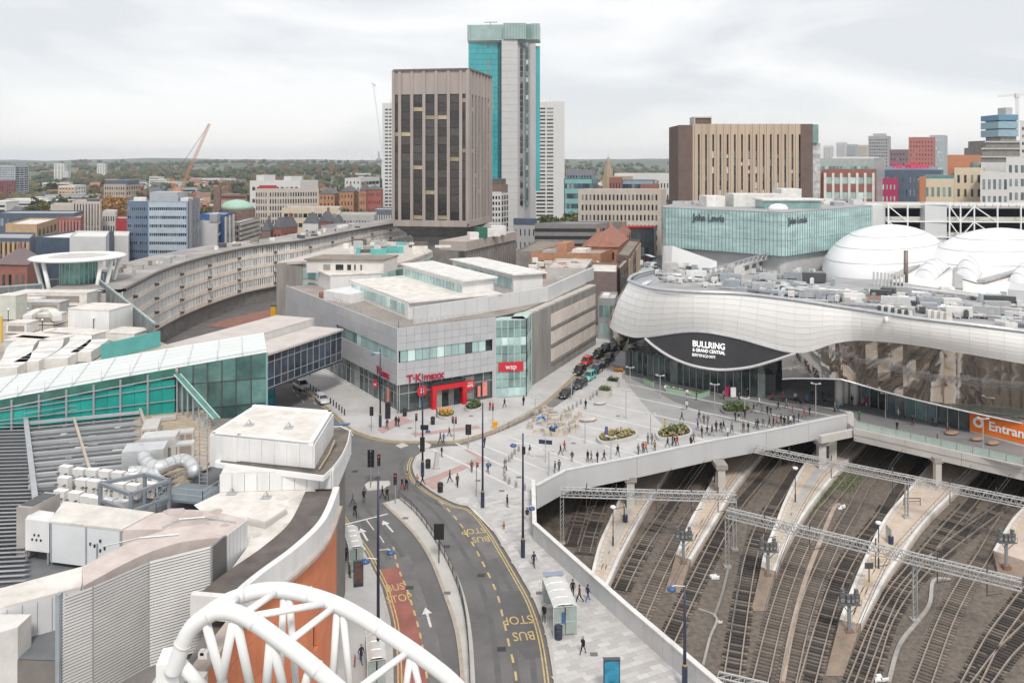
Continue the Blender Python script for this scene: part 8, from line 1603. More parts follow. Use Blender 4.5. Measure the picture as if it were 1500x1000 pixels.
def car(px, py, tow, kind, col, lab, cat='car', extra=None, group=None):
    k = CARK[kind]; p = G(px,py); q = G(*tow); d = q-p; rz = math.atan2(d.y,d.x)-math.pi/2; t = thing('parked_car' if cat == 'car' else cat, lab, cat, tuple(p), rz, group)
    pm = M('paint_'+'_'.join(map(str,col)), col, .25, .0, var=.03, coat=.6); h = k['L']/2; W_ = k['W']; y1, y2 = k['ws']; y3, y4 = k['rs']; z = k['belt']
    part('body', loft([sect(-h,.42,z-.22,W_*.82),sect(-h+.12,k['sill'],z-.08,W_*.95),sect(-h+.5,k['sill']-.04,z,W_),sect(0,k['sill']-.05,z,W_),sect(y1+.05,k['sill']-.04,z,W_),sect(h-.75,k['sill']-.02,k['hood'],W_*.98),sect(h-.2,k['sill'],k['nose']+.06,W_*.93),sect(h,.4,k['nose']-.1,W_*.8)]), pm, t, local=True, smooth=True)
    def gs(y, zz, w): return [(-w,y,zz),(w,y,zz)]
    zr = k['roof']; w0, w1 = W_*.9, W_*.72
    g = MB(); base = [(-w0,y1,z-.02),(w0,y1,z-.02),(w0,y4,z-.02),(-w0,y4,z-.02)]; topq = [(-w1,y2,zr-.08),(w1,y2,zr-.08),(w1,y3,zr-.08),(-w1,y3,zr-.08)]; g.add(base+topq, [(0,1,5,4),(1,2,6,5),(2,3,7,6),(3,0,4,7)]); part('windows', g, glass_d, t, local=True)
    r = MB(); rr = lambda e, zz: [(-w1-e,y2+e,zz),(0,y2+e+.05,zz+.01),(w1+e,y2+e,zz),(w1+e,y3-e,zz),(0,y3-e-.03,zz+.01),(-w1-e,y3-e,zz)]; a, b, c = rr(.02,zr-.1), rr(.0,zr-.02), rr(-.12,zr+.02); r.add(a+b+c, [(i,(i+1)%6,6+(i+1)%6,6+i) for i in range(6)]+[(6+i,6+(i+1)%6,12+(i+1)%6,12+i) for i in range(6)]+[tuple(12+i for i in range(6))]); part('roof', r, pm, t, local=True, smooth=False)
    for s in (-1,1):
        for (ya,za,yb,zb_) in ((y1,z-.02,y2,zr-.08),(y4,z-.02,y3,zr-.08),((y1+y4)/2-.1,z,(y2+y3)/2-.1,zr-.08)): part('pillar', MB().bar((s*w0,ya,za),(s*w1,yb,zb_),.09), pm, t, local=True)
        for y in (h-.85,-h+.9):
            wh = bpy.data.objects.new('wheel', TYRE); C.objects.link(wh); wh.parent = t; wh.matrix_local = Matrix.Translation((s*(W_-.1),y,.335)) @ Matrix.Rotation(R(90)*s,4,'Y'); inst('rim', RIM, wh)
        hl = inst('headlight', HL, t); hl.matrix_local = Matrix.Translation((s*W_*.62,h-.1,k['nose']-.06)) @ Matrix.Rotation(R(-90),4,'X'); part('tail_light', MB().box(s*W_*.75-.1,s*W_*.75+.1,-h-.01,-h+.12,z-.4,z-.15), M('tail_red',(.4,.02,.02),.3), t, local=True); part('mirror', MB().box(s*(W_+.02),s*(W_+.2),y1-.15,y1,z-.02,z+.13) if s > 0 else MB().box(s*(W_+.2),s*(W_+.02),y1-.15,y1,z-.02,z+.13), pm, t, local=True)
    part('number_plate', MB().box(-.26,.26,h-.005,h+.02,.42,.53), white_p, t, local=True); part('grille', MB().box(-.42,.42,h-.03,h+.015,.56,k['nose']-.14), black, t, local=True)
    if kind == 'taxi': part('roof_sign', MB().box(-.28,.28,y2-.25,y2-.05,zr,zr+.13), M('taxi_sign',(.75,.45,.05),.5), t, local=True)
    if extra: part('door_panel', MB().box(-W_-.012,-W_+.0,-.9,.6,.45,.85).box(W_,W_+.012,-.9,.6,.45,.85), extra, t, local=True, kind='stuff')
    return t
blk = (.012,.012,.014); rd1, rd2 = (742,640), (800,607)
taxi_y = M('yellow_advert',(.65,.45,.05),.5); GP = 'taxis and cars queued along the taxi road'
for x, y, c, kd, lab, ex in ((829,581,blk,'car','black car at the front of the queue beside the bollards',None),(850,567,(.03,.035,.045),'taxi','dark blue grey taxi second in the queue behind the front black car',None),(863,556,(.16,.52,.47),'taxi','turquoise taxi in the queue between two dark ones',None),(874,546,(.02,.04,.12),'taxi','navy taxi with yellow doors behind the turquoise taxi',taxi_y),(883,538,blk,'taxi','black taxi with yellow doors behind the navy taxi',taxi_y),(891,530,blk,'taxi','black taxi in the queue nearest the station corner',None),(849,547,blk,'taxi','black taxi with red stripe in the lane by the concrete flank',red_s),(859,534,(.55,.02,.02),'taxi','bright red taxi behind the black taxi with red stripe',None),(876,523,blk,'taxi','black taxi waiting behind the bright red taxi',None),(886,515,(.02,.025,.05),'taxi','farthest dark blue taxi in the narrow street',None),(899,512,blk,'taxi','farthest black taxi with yellow doors at the station corner',taxi_y)):
    p = G(x,y); car(x, y, (x-26,y+18), kd, c, lab, 'taxi' if kd == 'taxi' else 'car', ex, GP)
car(472,589,(496,612),'estate',(.60,.61,.63),'silver estate car on the road below the footbridge'); car(441,569,(462,581),'mpv',(.66,.67,.69),'silver people carrier behind silver estate car','van'); car(424,557,(444,570),'car',(.10,.02,.03),'dark maroon car behind the silver people carrier'); car(407,549,(425,558),'car',blk,'black car just emerging from under the footbridge')
bs = thing('bus', 'dark blue double decker bus in the narrow street by the glass store', 'bus', tuple(G(952,389)), .12); nvb = M('bus_blue',(.03,.06,.16),.35)
part('body', loft([sect(-5.2,.4,4.1,1.2,.1,.2),sect(-5,.35,4.25,1.25,.1,.2),sect(5,.35,4.25,1.25,.1,.2),sect(5.2,.4,4.0,1.15,.1,.2)]), nvb, bs, local=True); part('roof', MB().box(-1.1,1.1,-4.9,4.9,4.26,4.33), white_p, bs, local=True)
for z in (1.3,2.9): part('window', MB().box(-1.27,1.27,-4.8,4.8,z,z+.9), glass_d, bs, local=True); part('windscreen', MB().box(-1.0,1.0,-5.24,-5.15,z,z+1.0), glass_d, bs, local=True)
for s in (-1,1):
    for y in (-3.4,3.2): wh = inst('wheel', TYRE, bs); wh.matrix_local = Matrix.Translation((s*1.15,y,.48)) @ Matrix.Rotation(R(90)*s,4,'Y') @ Matrix.Diagonal((1.4,1.4,1.4,1))
# ================================================================= lamp posts and signals
def toward(px, py, tx, ty): d = G(tx,ty)-G(px,py); return math.atan2(d.y,d.x)
def hood(t, pos, side):
    part('arm', MB().tube([(0,0,pos[2]+.1),(pos[0]*.8,pos[1]*.8,pos[2]+.25),(pos[0],pos[1],pos[2]+.15)], .045, 6), galv_lt, t, local=True); part('lamp_hood', MB().lathe([(.36,-.12),(.38,-.02),(.32,.1),(.16,.19),(.05,.21)],pos,14), navy_b, t, local=True, smooth=True); part('lamp_lens', MB().lathe([(.05,-.2),(.26,-.18),(.34,-.12)],pos,12), white_p, t, local=True)
def tall_lamp(px, pb, ptop, lab, hoods, boxes=()):
    p = G(px,pb,.12); h = ZD(ptop,p.y); t = thing('street_lamp', lab, 'lamp post', tuple(p), group='tall navy lamp posts')
    part('pole', MB().tube([(0,0,1.9),(0,0,h*.6),(0,0,h)], [.15,.12,.09], 10), navy, t, local=True, smooth=True); part('base', MB().tube([(0,0,0),(0,0,1.9),(0,0,2.1)], [.24,.24,.15], 12), navy, t, local=True); part('collar', MB().tube([(0,0,2.05),(0,0,2.2)], .2, 12), M('tan_collar',(.45,.30,.12),.5), t, local=True)
    for hx, hy in hoods: hood(t, ((hx-px)*p.y/F, -.2, ZD(hy,p.y)-.12), 0)
    for bx, by, w, hh in boxes: part('sign_box', MB().box((bx-px)*p.y/F-w/2,(bx-px)*p.y/F+w/2,-.35,-.1,ZD(by,p.y)-hh/2,ZD(by,p.y)+hh/2), black, t, local=True)
    return t
tall_lamp(554,985,699,'tall navy lamp post rising behind the white arch by the red bus lane',[(573,807),(536,820)]); tall_lamp(707,743,591,'tall navy lamp post on the paving between the bins and bollards',[(716,679)]); tall_lamp(619,697,549,'tall navy lamp post at the road corner before red store entrance',[(627,631)],[(619,651,.65,2.0),(622,626,1.1,.6)]); tall_lamp(766,816,636,'tall navy lamp post beside the wall corner above the tracks',[(752,651),(779,743)],[(767,660,.4,.8)]); tall_lamp(1003,1010,862,'navy lamp post at the track wall in the bottom right',[(983,860)]); tall_lamp(557,625,511,'tall navy lamp post on the pavement left of store corner',[(547,518)])
def slim_lamp(px, pb, ptop, lab):
    p = G(px,pb,.12); h = ZD(ptop,p.y); t = thing('plaza_lamp', lab, 'lamp post', tuple(p), -.3, 'slim grey plaza lamps'); part('pole', MB().tube([(0,0,0),(0,0,h)], [.09,.06], 8), galv, t, local=True); part('head', MB().box(-.75,.75,-.09,.09,h-.05,h+.05), galv_lt, t, local=True); part('floodlight', MB().box(-.85,-.45,-.2,.2,h+.05,h+.18).box(.45,.85,-.2,.2,h+.05,h+.18), galv_lt, t, local=True, kind='stuff')
for q in ((917,613,573,'slim grey lamp in the centre of the open plaza'),(953,637,607,'slim grey lamp between the two triangular planters'),(967,584,551,'slim grey lamp by the left end of the cafe chairs'),(923,568,539,'slim grey lamp by the left end of the green cafe screens'),(1047,600,564,'slim grey lamp right of the cafe chairs'),(1091,611,584,'slim grey lamp at the oval planter'),(895,672,641,'slim grey lamp at the parapet by the left planter'),(857,649,616,'slim grey lamp right of the sandstone blocks'),(804,696,661,'slim grey lamp at the parapet bend'),(784,616,584,'slim grey lamp at the kerb left of the sandstone blocks'),(837,584,549,'slim grey lamp behind the front black car'),(1195,610,563,'slim grey lamp in front of the dark station entrance'),(1297,612,577,'slim grey lamp on the walkway by the first shop windows'),(1440,656,614,'slim grey lamp on the walkway in front of the orange hoarding')): slim_lamp(*q)
RED = M('signal_red',(.8,.05,.03),.4,emit=.6)
def tsig(px, pb, lab, heads, h=3.6, island=False):
    p = G(px,pb,.13); t = thing('traffic_signal', lab, 'traffic light', tuple(p), group='traffic signals'); part('pole', MB().tube([(0,0,0),(0,0,h)], .07, 8), grey_m if not island else black, t, local=True); part('pole_band', MB().tube([(0,0,.5),(0,0,.9)], .085, 8), M('tan_collar',(.45,.30,.12),.5), t, local=True)
    for dx, z, w, hh, back in heads:
        a = part('signal_head', MB().box(dx-w/2,dx+w/2,-.2,.12,z-hh/2,z+hh/2), black, t, local=True); 
        if back: part('backing_board', MB().box(dx-w*.9,dx+w*.9,.12,.16,z-hh*.62,z+hh*.62), black, t, local=True)
        for i in range(3): part('lens', MB().lathe([(.02,.0),(.1,0),(.1,.03)],(0,0,0),8), RED if i == 0 and not back else dkgrey, a, local=True).matrix_local = Matrix.Translation((dx,-.2,z+hh*(.32-.32*i))) @ Matrix.Rotation(R(90),4,'X')
tsig(543,714,'large black backed traffic signal on the small island at the median tip',[(0,3.9,.5,1.9,True)],5.0); tsig(554,712,'second traffic signal on the small island right of the large one',[(.1,3.6,.4,1.5,False)],4.2); tsig(579,737,'traffic signal at the tip of the median by the pedestrians',[(0,3.2,.4,1.4,False)],3.8); tsig(609,640,'thin signal post at the kerb left of the store crossing',[(.1,3.2,.35,1.1,False)],3.6); tsig(665,645,'signal with two heads on the crossing island',[(-.2,3.3,.3,1.0,False),(.3,3.2,.3,1.0,False)],3.6); tsig(686,657,'traffic signal right of the crossing island',[(0,2.9,.5,1.3,True)],3.3); tsig(544,631,'traffic signal at the kerb on the left of the store pavement',[(0,3.2,.35,1.2,True)],3.5); tsig(722,622,'traffic signal on the store pavement by the yellow grit bin',[(0,3.0,.3,1.1,False)],4.0); tsig(698,727,'thin grey post with small signal beside the tall lamp post',[(.15,4.2,.25,.5,False)],4.6)
t = thing('sign_board', 'black rear of a traffic signal board on the median', 'traffic light', tuple(G(643,824,.13)), group='traffic signals'); part('pole', MB().tube([(0,0,0),(0,0,3.6)], .06, 8), black, t, local=True); part('board', MB().box(-.55,.55,-.1,.1,2.6,4.3), black, t, local=True); part('board_edge', MB().box(-.57,.57,-.02,.02,2.58,4.32), dkgrey, t, local=True)
# island at the signals, guard rail on the median
def island_(name, pts, lab=None): struct(name, MB().prism(poly_px(pts), -.2, .13), conc_lt)
island_('traffic_island', [(534,711),(540,706),(570,705),(572,710),(562,716),(538,719)]); island_('traffic_island', [(612,654),(622,648),(632,652),(628,657),(614,657)]); island_('traffic_island', [(640,644),(690,632),(728,622),(726,627),(690,640),(650,648)])
gr_ = thing('guard_rail', 'long pedestrian guard rail along the right edge of the median', 'railing', tuple(G(591,727)), ); L = resample(offset_line(MRl,.0), 2.0); L = [lerp(p, MLl[min(i,len(MLl)-1)], 0) for i, p in enumerate(L)]; L = offset_line(L, -.45) if (offset_line(L,-.45)[5].x < L[5].x) else offset_line(L,.45)
for a, b in zip(L, L[1:]):
    part('rail', MB().bar(V3(a,1.1),V3(b,1.1),.06).bar(V3(a,.25),V3(b,.25),.05), dkgrey, gr_, kind='stuff'); part('post', MB().bar(V3(a,.1),V3(a,1.12),.07), dkgrey, gr_)
    part('balusters', (lambda m: [m.bar(V3(lerp(a,b,k/8),.25),V3(lerp(a,b,k/8),1.1),.025) for k in range(1,8)] and m)(MB()), dkgrey, gr_, kind='stuff')
rl2 = thing('guard_rail', 'grey railing beside the sandstone blocks at the kerb', 'railing', tuple(G(730,640)))
for (a, b) in ((G(722,638),G(745,628)),(G(745,628),G(782,607))):
    for k in range(5): q = lerp(a,b,k/4); part('post', MB().bar(V3(q,.1),V3(q,1.2),.07), galv, rl2)
    for z in (.7,1.15): part('rail', MB().bar(V3(a,z),V3(b,z),.06), galv, rl2)
# bollards
BO = MB().lathe([(.19,0),(.19,.95),(.15,1.0),(.02,1.02)],n=12).mesh('body', M('steel_bollard',(.42,.40,.375),.35,.5,var=.15)); BC = MB().lathe([(.2,.78),(.2,.88)],n=12).mesh('band', galv_lt); BK_ = MB().lathe([(.12,0),(.1,.95),(.13,1.0),(.02,1.08)],n=8).mesh('body', black)
def bollards(pts, me, lab, grp, band=True):
    for i, (x, y) in enumerate(pts):
        p = G(x,y,.12); t = thing('bollard', lab[i] if isinstance(lab, list) else lab, 'bollard', tuple(p), group=grp); inst('body', me, t)
        if band: inst('band', BC, t)
up_ = [(874,578),(869,582),(865,586),(851,592),(845,596),(839,600),(833,603),(827,607)]; lw_ = [(760,661),(754,665),(750,671),(746,676),(741,688),(739,697),(740,704),(746,709),(756,714),(768,718),(782,720)]
bollards(up_, BO, ['steel bollard number %s from the planter boxes down the kerb'%w for w in ('one','two','three','four','five','six','seven','eight')], 'steel bollards along the kerb'); bollards(lw_, BO, ['steel bollard of the curved row near the parapet corner, %s from the top'%w for w in ('first','second','third','fourth','fifth','sixth','seventh','eighth','ninth','tenth','eleventh')], 'steel bollards in the curved row')
kb = resample(offset_line(TKl, 1.0 if offset_line(TKl,1.0)[20].y > TKl[20].y else -1.0), 1.6)[1:26]
NTH = 'first second third fourth fifth sixth seventh eighth ninth tenth eleventh twelfth thirteenth fourteenth fifteenth sixteenth seventeenth eighteenth nineteenth twentieth 21st 22nd 23rd 24th 25th 26th'.split()
for i, p in enumerate(kb): t = thing('bollard', NTH[i]+' black bollard along the store kerb, counted from the covered footbridge', 'bollard', (p.x,p.y,.12), group='black bollards along the store kerb'); inst('body', BK_, t)
# planters
hedge = {k: M('plant_'+k, c, .85, var=.4, scale=3, island=.4) for k, c in dict(green=(.10,.14,.05), gold=(.33,.28,.12), dark=(.05,.07,.035), autumn=(.42,.20,.05)).items()}
def leafpile(t, poly, z, h, mt, n, nm='plants', sz=.22):
    m = MB(); xs = [p[0] for p in poly]; ys = [p[1] for p in poly]; r = random.Random(len(poly)+n); k = 0
    while k < n:
        x, y = r.uniform(min(xs),max(xs)), r.uniform(min(ys),max(ys))
        if not inside((x,y), poly): continue
        k += 1; zz = z+r.uniform(0,h); a = r.random()*6.3; d = Vector((math.cos(a),math.sin(a),r.uniform(-.2,.8)))*sz; e = Vector((-math.sin(a),math.cos(a),r.uniform(-.5,.5)))*sz*.6; p = Vector((x,y,zz)); m.quad(p-d,p-e,p+d,p+e)
    part(nm, m, mt, t, kind='stuff')
def planter(lab, px, mt, h=.55, plants='gold', n=420, ph=.5):
    P_ = smooth_line([G(x,y,.12) for x,y in px+px[:1]], 4)[:-1]; c = sum(P_,Vector())/len(P_); t = thing('planter', lab, 'planter', (c.x,c.y,.12)); q = [T2(p) for p in P_]; i1 = [T2(lerp(c,p,.88)) for p in P_]; nq = len(q)
    m = MB(); m.add([(*p,.1) for p in q]+[(*p,.1+h) for p in q]+[(*p,.1+h) for p in i1]+[(*p,.3) for p in i1], [(k,(k+1)%nq,nq+(k+1)%nq,nq+k) for k in range(nq)]+[(nq+k,nq+(k+1)%nq,2*nq+(k+1)%nq,2*nq+k) for k in range(nq)]+[(2*nq+k,2*nq+(k+1)%nq,3*nq+(k+1)%nq,3*nq+k) for k in range(nq)]); part('rim', m, mt, t); part('soil', MB().sheet(i1, .1+h-.15), M('soil',(.06,.045,.035),.95), t); leafpile(t, [T2(lerp(c,p,.84)) for p in P_], h, ph, hedge[plants], n); return t
stp = M('planter_stone',(.50,.49,.475),.7,var=.1)
planter('low triangular stone planter with golden grasses left of the other triangular one', [(874,644),(884,636),(905,633),(928,634),(935,640),(920,646),(890,652),(877,650)], stp, .6, 'gold', 500); planter('triangular stone planter with green and gold plants in the middle', [(960,637),(978,628),(1000,624),(1012,632),(1012,640),(990,645),(965,646)], stp, .6, 'gold', 300)
t = [o for o in C.objects if o.name.startswith('planter')][-1]; leafpile(t, poly_px([(968,638),(985,630),(1000,628),(1006,636),(985,641)]), .7, .5, hedge['green'], 260)
planter('dark oval planter with yellow green shrubs near the station entrance', [(1055,602),(1060,596),(1085,594),(1098,598),(1100,604),(1085,608),(1062,607)], M('dark_stone',(.22,.22,.225),.7), .5, 'green', 500, .9)
planter('oval planter with orange shapes and grasses left of the red entrance', [(640,608),(652,604),(664,605),(666,611),(655,615),(642,613)], stp, .55, 'gold', 300, .5); t = [o for o in C.objects if o.name.startswith('planter')][-1]
for x, y in ((646,606),(652,607),(658,606)): p = G(x,y,.6); part('orange_pod', MB().lathe([(.1,0),(.3,.3),(.34,.7),(.2,1.1),(.05,1.2)],tuple(p),10), M('orange_pod',(.62,.26,.03),.6), t, smooth=True)
planter('long rounded planter with dark grasses in front of the glass stair bay', [(680,598),(692,591),(704,592),(706,599),(694,604),(683,603)], stp, .55, 'green', 300, .6)
def boxplanter(px, py, lab, pl, rz):
    p = G(px,py,.12); t = thing('box_planter', lab, 'planter', tuple(p), rz, 'square white box planters'); part('box', MB().box(-1.1,1.1,-.9,.9,0,1.15), conc_lt, t, local=True); part('plinth', MB().box(-1.0,1.0,-.8,.8,-.05,.02), dkgrey, t, local=True); m = MB(); r = random.Random(px)
    for i in range(260): a, b, c = r.uniform(-1,1), r.uniform(-.8,.8), r.uniform(1.1,1.75); d = Vector((r.gauss(0,1),r.gauss(0,1),r.gauss(0,1))).normalized()*.2; e = Vector((r.gauss(0,1),r.gauss(0,1),r.gauss(0,1))).normalized()*.14; q = Vector((a,b,c)); m.quad(q-d,q-e,q+d,q+e)
    part('shrub', m, hedge[pl], t, local=True, kind='stuff')
boxplanter(886,580,'nearest white box planter with leafy shrub beside the taxi queue','green',-.5); boxplanter(898,566,'second white box planter with dark hedge beside the taxi queue','dark',-.5); boxplanter(906,552,'farthest white box planter with bronze plants beside the taxis','autumn',-.5)
# rounded stone seats, sandstone blocks, cafe
def seat(px, py, lab, mt, s=1.): p = G(px,py,.12); t = thing('stone_seat', lab, 'seat', tuple(p), .4); part('seat', MB().lathe([(.55*s,0),(.95*s,.2),(1.0*s,.42),(.7*s,.55),(.1*s,.57)],n=16,sx=1.5,sy=.85), mt, t, local=True, smooth=True); part('base', MB().lathe([(.5*s,-.02),(.5*s,.05)],n=12,sx=1.4,sy=.8), dkgrey, t, local=True)
seat(879,592,'rounded pebble seat left of the plaza centre lamp', stp, .85); seat(862,616,'pinkish pebble seat right of the sandstone blocks', pinkroof, 1.1); wood = M('bench_wood',(.33,.22,.15),.6,var=.15)
seat(1394,636,'brown pebble seat with a person on the walkway', wood, .9); seat(1431,645,'middle brown pebble seat on the walkway by the orange hoarding', wood, .8); seat(1454,651,'right brown pebble seat on the walkway by the orange hoarding', wood, .8)
sandm = M('sandstone_block',(.50,.45,.39),.85,var=.2,scale=1.5,obj=.15,bump=.2); sr_ = random.Random(8); cols_b = [(x,y) for y in (603,607,612,617,622,627,632,637) for x in (778,785,792,799,806,812,818,824,830,836,842,848)]
for x, y in cols_b:
    if sr_.random() < .42 or abs((x-815)/38)**2+abs((y-619)/19)**2 > 1.15: continue
    p = G(x+sr_.uniform(-2,2),y+sr_.uniform(-1.5,1.5),.12); w, l, h = sr_.uniform(.5,1.3), sr_.uniform(.4,.9), sr_.uniform(.4,1.3); m = MB(); o = [(-w/2,-l/2),(w/2,-l/2*.9),(w/2*.92,l/2),(-w/2*.95,l/2*.9)]; m.prism(o, 0, h*.5)
    m2 = MB().prism([(a*.9+sr_.uniform(-.05,.05),b*.9) for a,b in o], h*.5, h)
    t = thing('sandstone_block', 'rough sandstone block in the pile by the kerb', 'block', tuple(p), sr_.uniform(-.6,.6), 'pile of sandstone blocks'); part('stone', m, sandm, t, local=True); part('stone', m2, sandm, t, local=True)
for x, y, lab in ((794,614,'blue tarpaulin on the left of the sandstone blocks'),(811,628,'blue tarpaulin in the middle of the sandstone blocks')):
    p = G(x,y,.9); m = MB(); k = 6; rr_ = random.Random(int(x)); m.grid([[(p.x+(i-3)*.32, p.y+(j-2)*.35, .9+rr_.uniform(0,.8)-.1*abs(i-3)) for i in range(k)] for j in range(4)]); single('tarpaulin', lab, 'tarpaulin', m, M('blue_tarp',(.03,.20,.48),.5), tuple(p))
CH = MB().box(-.22,.22,-.22,.22,.42,.47).mesh('seat', white_p); CB = MB().tube([(-.24,.22,.45),(-.26,.28,.8),(0,.32,.9),(.26,.28,.8),(.24,.22,.45)],.05,6).box(-.24,.24,.24,.3,.5,.82).mesh('backrest', white_p); CLg = MB().box(-.02,.02,-.02,.02,0,.44).mesh('leg', white_p)
for i in range(15):
    x = 976+i*3.4+(.8 if i%2 else 0); y = 571.5+i*.75; p = G(x,y,.12); t = thing('cafe_chair', NTH[i]+' white cafe chair from the left, behind green screens', 'chair', tuple(p), .3+.4*(i%3), 'white cafe chairs'); inst('seat', CH, t); inst('backrest', CB, t)
    for a in (-.19,.19):
        for b in (-.19,.19): inst('leg', CLg, t, mtx((a,b,0)))
gsm = M('green_screen',(.33,.47,.36),.6,var=.1); tz = thing('cafe_screen', 'low pale green cafe screens in front of the station shop front', 'screen', tuple(G(976,575,.12)))
for a, b in (((943,561),(957,567)),((976,574),(1004,580)),((1010,579),(1024,584)),((1024,584),(1039,579))): A_, B_ = G(*a,.12), G(*b,.12); part('screen_panel', MB().bar(A_+Vector((0,0,.5)), B_+Vector((0,0,.5)), .25, .95), gsm, tz); part('screen_top', MB().bar(A_+Vector((0,0,1.05)), B_+Vector((0,0,1.05)), .3, .12), hedge['green'], tz)
for x, y, c, lab in ((1065,580,pnk,'pink promotion stand by the station shop front'),(1074,582,white_p,'white promotion board right of the pink stand')): p = G(x,y,.12); t = thing('promotion_stand', lab, 'stand', tuple(p), .2); part('panel', MB().box(-.5,.5,-.15,.15,.1,1.9), c, t, local=True); part('foot', MB().box(-.55,.55,-.3,.3,0,.1), dkgrey, t, local=True)
# bins, totems, finger posts
def bin_(px, py, lab, mt=black): p = G(px,py,.12); t = thing('litter_bin', lab, 'bin', tuple(p)); part('body', MB().lathe([(.36,0),(.38,.95),(.36,1.05)],n=12), mt, t, local=True); part('lid', MB().lathe([(.4,1.05),(.4,1.15),(.2,1.28),(.05,1.3)],n=12), mt, t, local=True); part('slot', MB().box(-.2,.2,-.41,-.36,.85,1.0), dkgrey, t, local=True)
bin_(634,621,'black litter bin left of the planter with orange shapes'); bin_(627,685,'black litter bin by the leaning stone at the crossing'); bin_(645,720,'black litter bin by the kerb below the pink paving'); bin_(818,935,'navy litter bin at the near end of the bus shelter', navy); bin_(593,609,'black bin at the store corner window')
def totem(px, py, h, w, lab, face=None, rz=0, panel=None):
    p = G(px,py,.12); t = thing('information_totem', lab, 'totem', tuple(p), rz); part('body', MB().box(-w/2,w/2,-.16,.16,0,h), navy if face else black, t, local=True)
    if face: part('panel', MB().box(-w/2+.07,w/2-.07,-.19,-.16,h*.14,h-.09), face, t, local=True)
    part('cap', MB().box(-w/2-.03,w/2+.03,-.19,.19,h,h+.06), dkgrey, t, local=True)
poster = M('blue_poster_screen',(.02,.17,.27),.3,var=.6,scale=1.2,emit=.2)
totem(896,1018,3.0,1.35,'advertising totem with blue screen at the bottom of the paving',poster,.03); totem(525,858,2.6,1.0,'dark totem with poster on the pavement by the orange wall',M('brown_poster',(.10,.06,.05),.5,var=.6,scale=2),.25); totem(568,613,2.8,.9,'black information totem on pavement beside the store window',None,.3); totem(397,600,7.5,1.3,'navy advertising column beside the glass link corner',M('cyan_advert',(.05,.30,.40),.4,var=.6,scale=.6),.2)
p = G(799,677,.12); t = thing('finger_post', 'grey post with a navy direction panel near the sandstone blocks', 'sign', tuple(p), -.25); part('pole', MB().tube([(0,0,0),(0,0,3.6)],.07,8), galv, t, local=True); part('direction_panel', MB().box(-1.0,1.0,-.05,.05,2.7,3.3), navy, t, local=True)
p = G(888,645,.5); t = thing('banner_post', 'small purple banner standing in the left triangular planter', 'banner', tuple(p)); part('pole', MB().tube([(0,0,0),(0,0,2.2)],.05,6), galv, t, local=True); part('banner', MB().box(-.2,.25,-.04,.04,.4,2.2), M('purple_banner',(.06,.05,.20),.6), t, local=True)
p = G(725,627,.12); t = thing('grit_bin', 'yellow orange grit bin at the kerb by the crossing island', 'bin', tuple(p)); part('body', MB().prism([(-.4,-.3),(.4,-.3),(.4,.3),(-.4,.3)],0,.8), M('grit_yellow',(.75,.36,.02),.5), t, local=True); part('lid', MB().prism([(-.45,-.35),(.45,-.35),(.4,.3),(-.4,.3)],.8,1.1), MAT['grit_yellow'], t, local=True)
p = G(738,775,.12); t = thing('yellow_marker', 'short tan marker post alone on the lower paving', 'post', tuple(p)); part('post', MB().lathe([(.14,0),(.14,.9),(.05,1.0)],n=8), M('tan_collar',(.45,.3,.12),.5), t, local=True); part('band', MB().lathe([(.15,.4),(.15,.6)],n=8), dkgrey, t, local=True)
p = G(639,686,.12); t = thing('stone_slab', 'leaning grey stone slab beside the litter bin at the crossing', 'slab', tuple(p), .3); part('slab', MB().add([(-.35,-.25,0),(.35,-.25,0),(.35,.25,0),(-.35,.25,0),(-.1,-.2,2.4),(.45,-.2,2.5),(.45,.15,2.5),(-.1,.15,2.4)],[(0,3,2,1),(4,5,6,7),(0,1,5,4),(1,2,6,5),(2,3,7,6),(3,0,4,7)]), stp, t, local=True); part('foot', MB().box(-.5,.5,-.4,.4,-.05,.06), conc, t, local=True)
t = thing('street_name_banner', 'blue and white fallen banner beyond the white cornice', 'banner', tuple(G(496,626,.3))); part('cloth', MB().ob(D(487,624,80),(1.5,.2,0),(.1,.5,0),(0,0,.12)), navy_b, t); part('pole', MB().bar(D(500,622,80.5),D(510,629,80),.08), white_p, t)
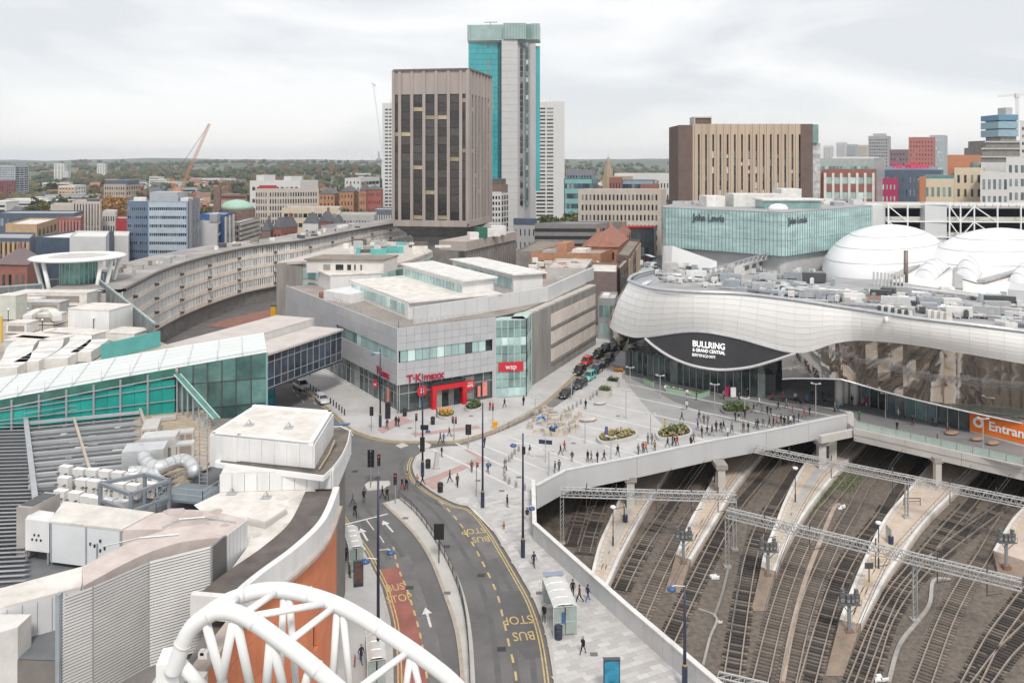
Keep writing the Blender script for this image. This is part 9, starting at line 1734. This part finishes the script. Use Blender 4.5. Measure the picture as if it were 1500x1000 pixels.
# bus shelters
def shelter(pn, pf, w, lab, roofm, h=2.7, glass=True):
    a, b = G(*pn,.12), G(*pf,.12); d = b-a; L_ = d.length; rz = math.atan2(d.y,d.x)-math.pi/2; t = thing('bus_shelter', lab, 'bus shelter', tuple(a), rz, 'bus shelters'); fm_ = M('shelter_frame',(.60,.64,.63),.4,.3); gm = M('shelter_glass',(.42,.52,.49),.08,var=.2,spec=.7,alpha=.55); n = max(2,round(L_/1.35))
    for k in range(n+1):
        y = L_*k/n
        for x in ((-w/2,w/2) if k in (0,n) else (w/2,)): part('post', MB().box(x-.04,x+.04,y-.04,y+.04,0,h), fm_, t, local=True)
        m = MB(); m.tube([(-w/2,y,h),(-w*.25,y,h+.22),(w*.25,y,h+.22),(w/2,y,h)], .05, 5); part('roof_rib', m, fm_, t, local=True)
        if k < n:
            if glass: part('glass_panel', MB().box(w/2-.015,w/2+.015,y+.06,y+L_/n-.06,.25,h-.2), gm, t, local=True)
            xs = [(-w/2,h),(-w*.25,h+.2),(0,h+.24),(w*.25,h+.2),(w/2,h)]; part('roof_panel', MB().grid([[(x,y+.04,z) for x,z in xs],[(x,y+L_/n-.04,z) for x,z in xs]]), roofm, t, local=True, smooth=True)
    for y in (0,L_):
        for x0 in (-w/2,0): part('end_glass', MB().box(x0+.06,x0+w/2-.06,y-.015,y+.015,.25,h-.1), gm, t, local=True)
        part('end_rail', MB().bar((-w/2,y,h/2),(w/2,y,h/2),.05).bar((-w/2,y,h),(w/2,y,h),.07), fm_, t, local=True, kind='stuff')
    for x in (-w/2,w/2): part('eaves', MB().bar((x,0,h),(x,L_,h),.09), fm_, t, local=True)
    part('bench', MB().box(w/2-.5,w/2-.15,.6,L_-.6,.45,.52), M('bench_red',(.35,.06,.05),.6), t, local=True); return t
shm = M('shelter_roof',(.60,.58,.57),.35,var=.08)
t = shelter((828,932),(811,887),2.2,'large glazed bus shelter on the paving beside the curved road',shm,2.8); part('roof_end', MB().box(-1.0,1.0,5.2,6.0,3.05,3.1), M('blue_grey_roof_end',(.25,.30,.38),.5), t, local=True); part('timetable', MB().box(-.35,.0,-.06,-.03,1.3,2.3), navy_b, t, local=True)
shelter((522,838),(513,806),1.5,'small bus shelter by the orange wall beside the stop line',shm,2.6); shelter((552,1012),(548,962),1.5,'small bus shelter under the white arch at the bottom',shm,2.6)
# scraps on the paving of the far street
struct('red_brick_paving', MB().sheet([T2(G(x,y)) for x,y in ((300,478),(330,468),(372,458),(402,452),(404,470),(360,482))], .05), M('red_paving',(.30,.15,.12),.9,var=.2))
t = thing('market_stall', 'yellow advertising kiosk standing by the silver store', 'kiosk', tuple(G(401,470,.1))); part('kiosk', MB().box(*(lambda p:(p.x-.7,p.x+.7,p.y-.5,p.y+.5))(G(401,470)),.1,4.2), M('kiosk_yellow',(.70,.42,.02),.5), t); part('kiosk_cap', MB().box(*(lambda p:(p.x-.8,p.x+.8,p.y-.6,p.y+.6))(G(401,470)),4.2,4.5), dkgrey, t)
# ================================================================= air
hb = bpy.data.objects.new('haze', MB().box(-8200,8200,-420,6500,-9,140).mesh('haze', [])); C.objects.link(hb); hb['kind'] = 'stuff'
hm2 = bpy.data.materials.new('haze'); hm2.use_nodes = True; nt = hm2.node_tree; nt.nodes.clear(); o_ = nt.nodes.new('ShaderNodeOutputMaterial'); pv_ = nt.nodes.new('ShaderNodeVolumePrincipled'); pv_.inputs['Color'].default_value = (.76,.86,.97,1); pv_.inputs['Density'].default_value = .0001; pv_.inputs['Anisotropy'].default_value = .2; nt.links.new(pv_.outputs[0], o_.inputs['Volume']); hb.data.materials.append(hm2); hb.display_type = 'WIRE'
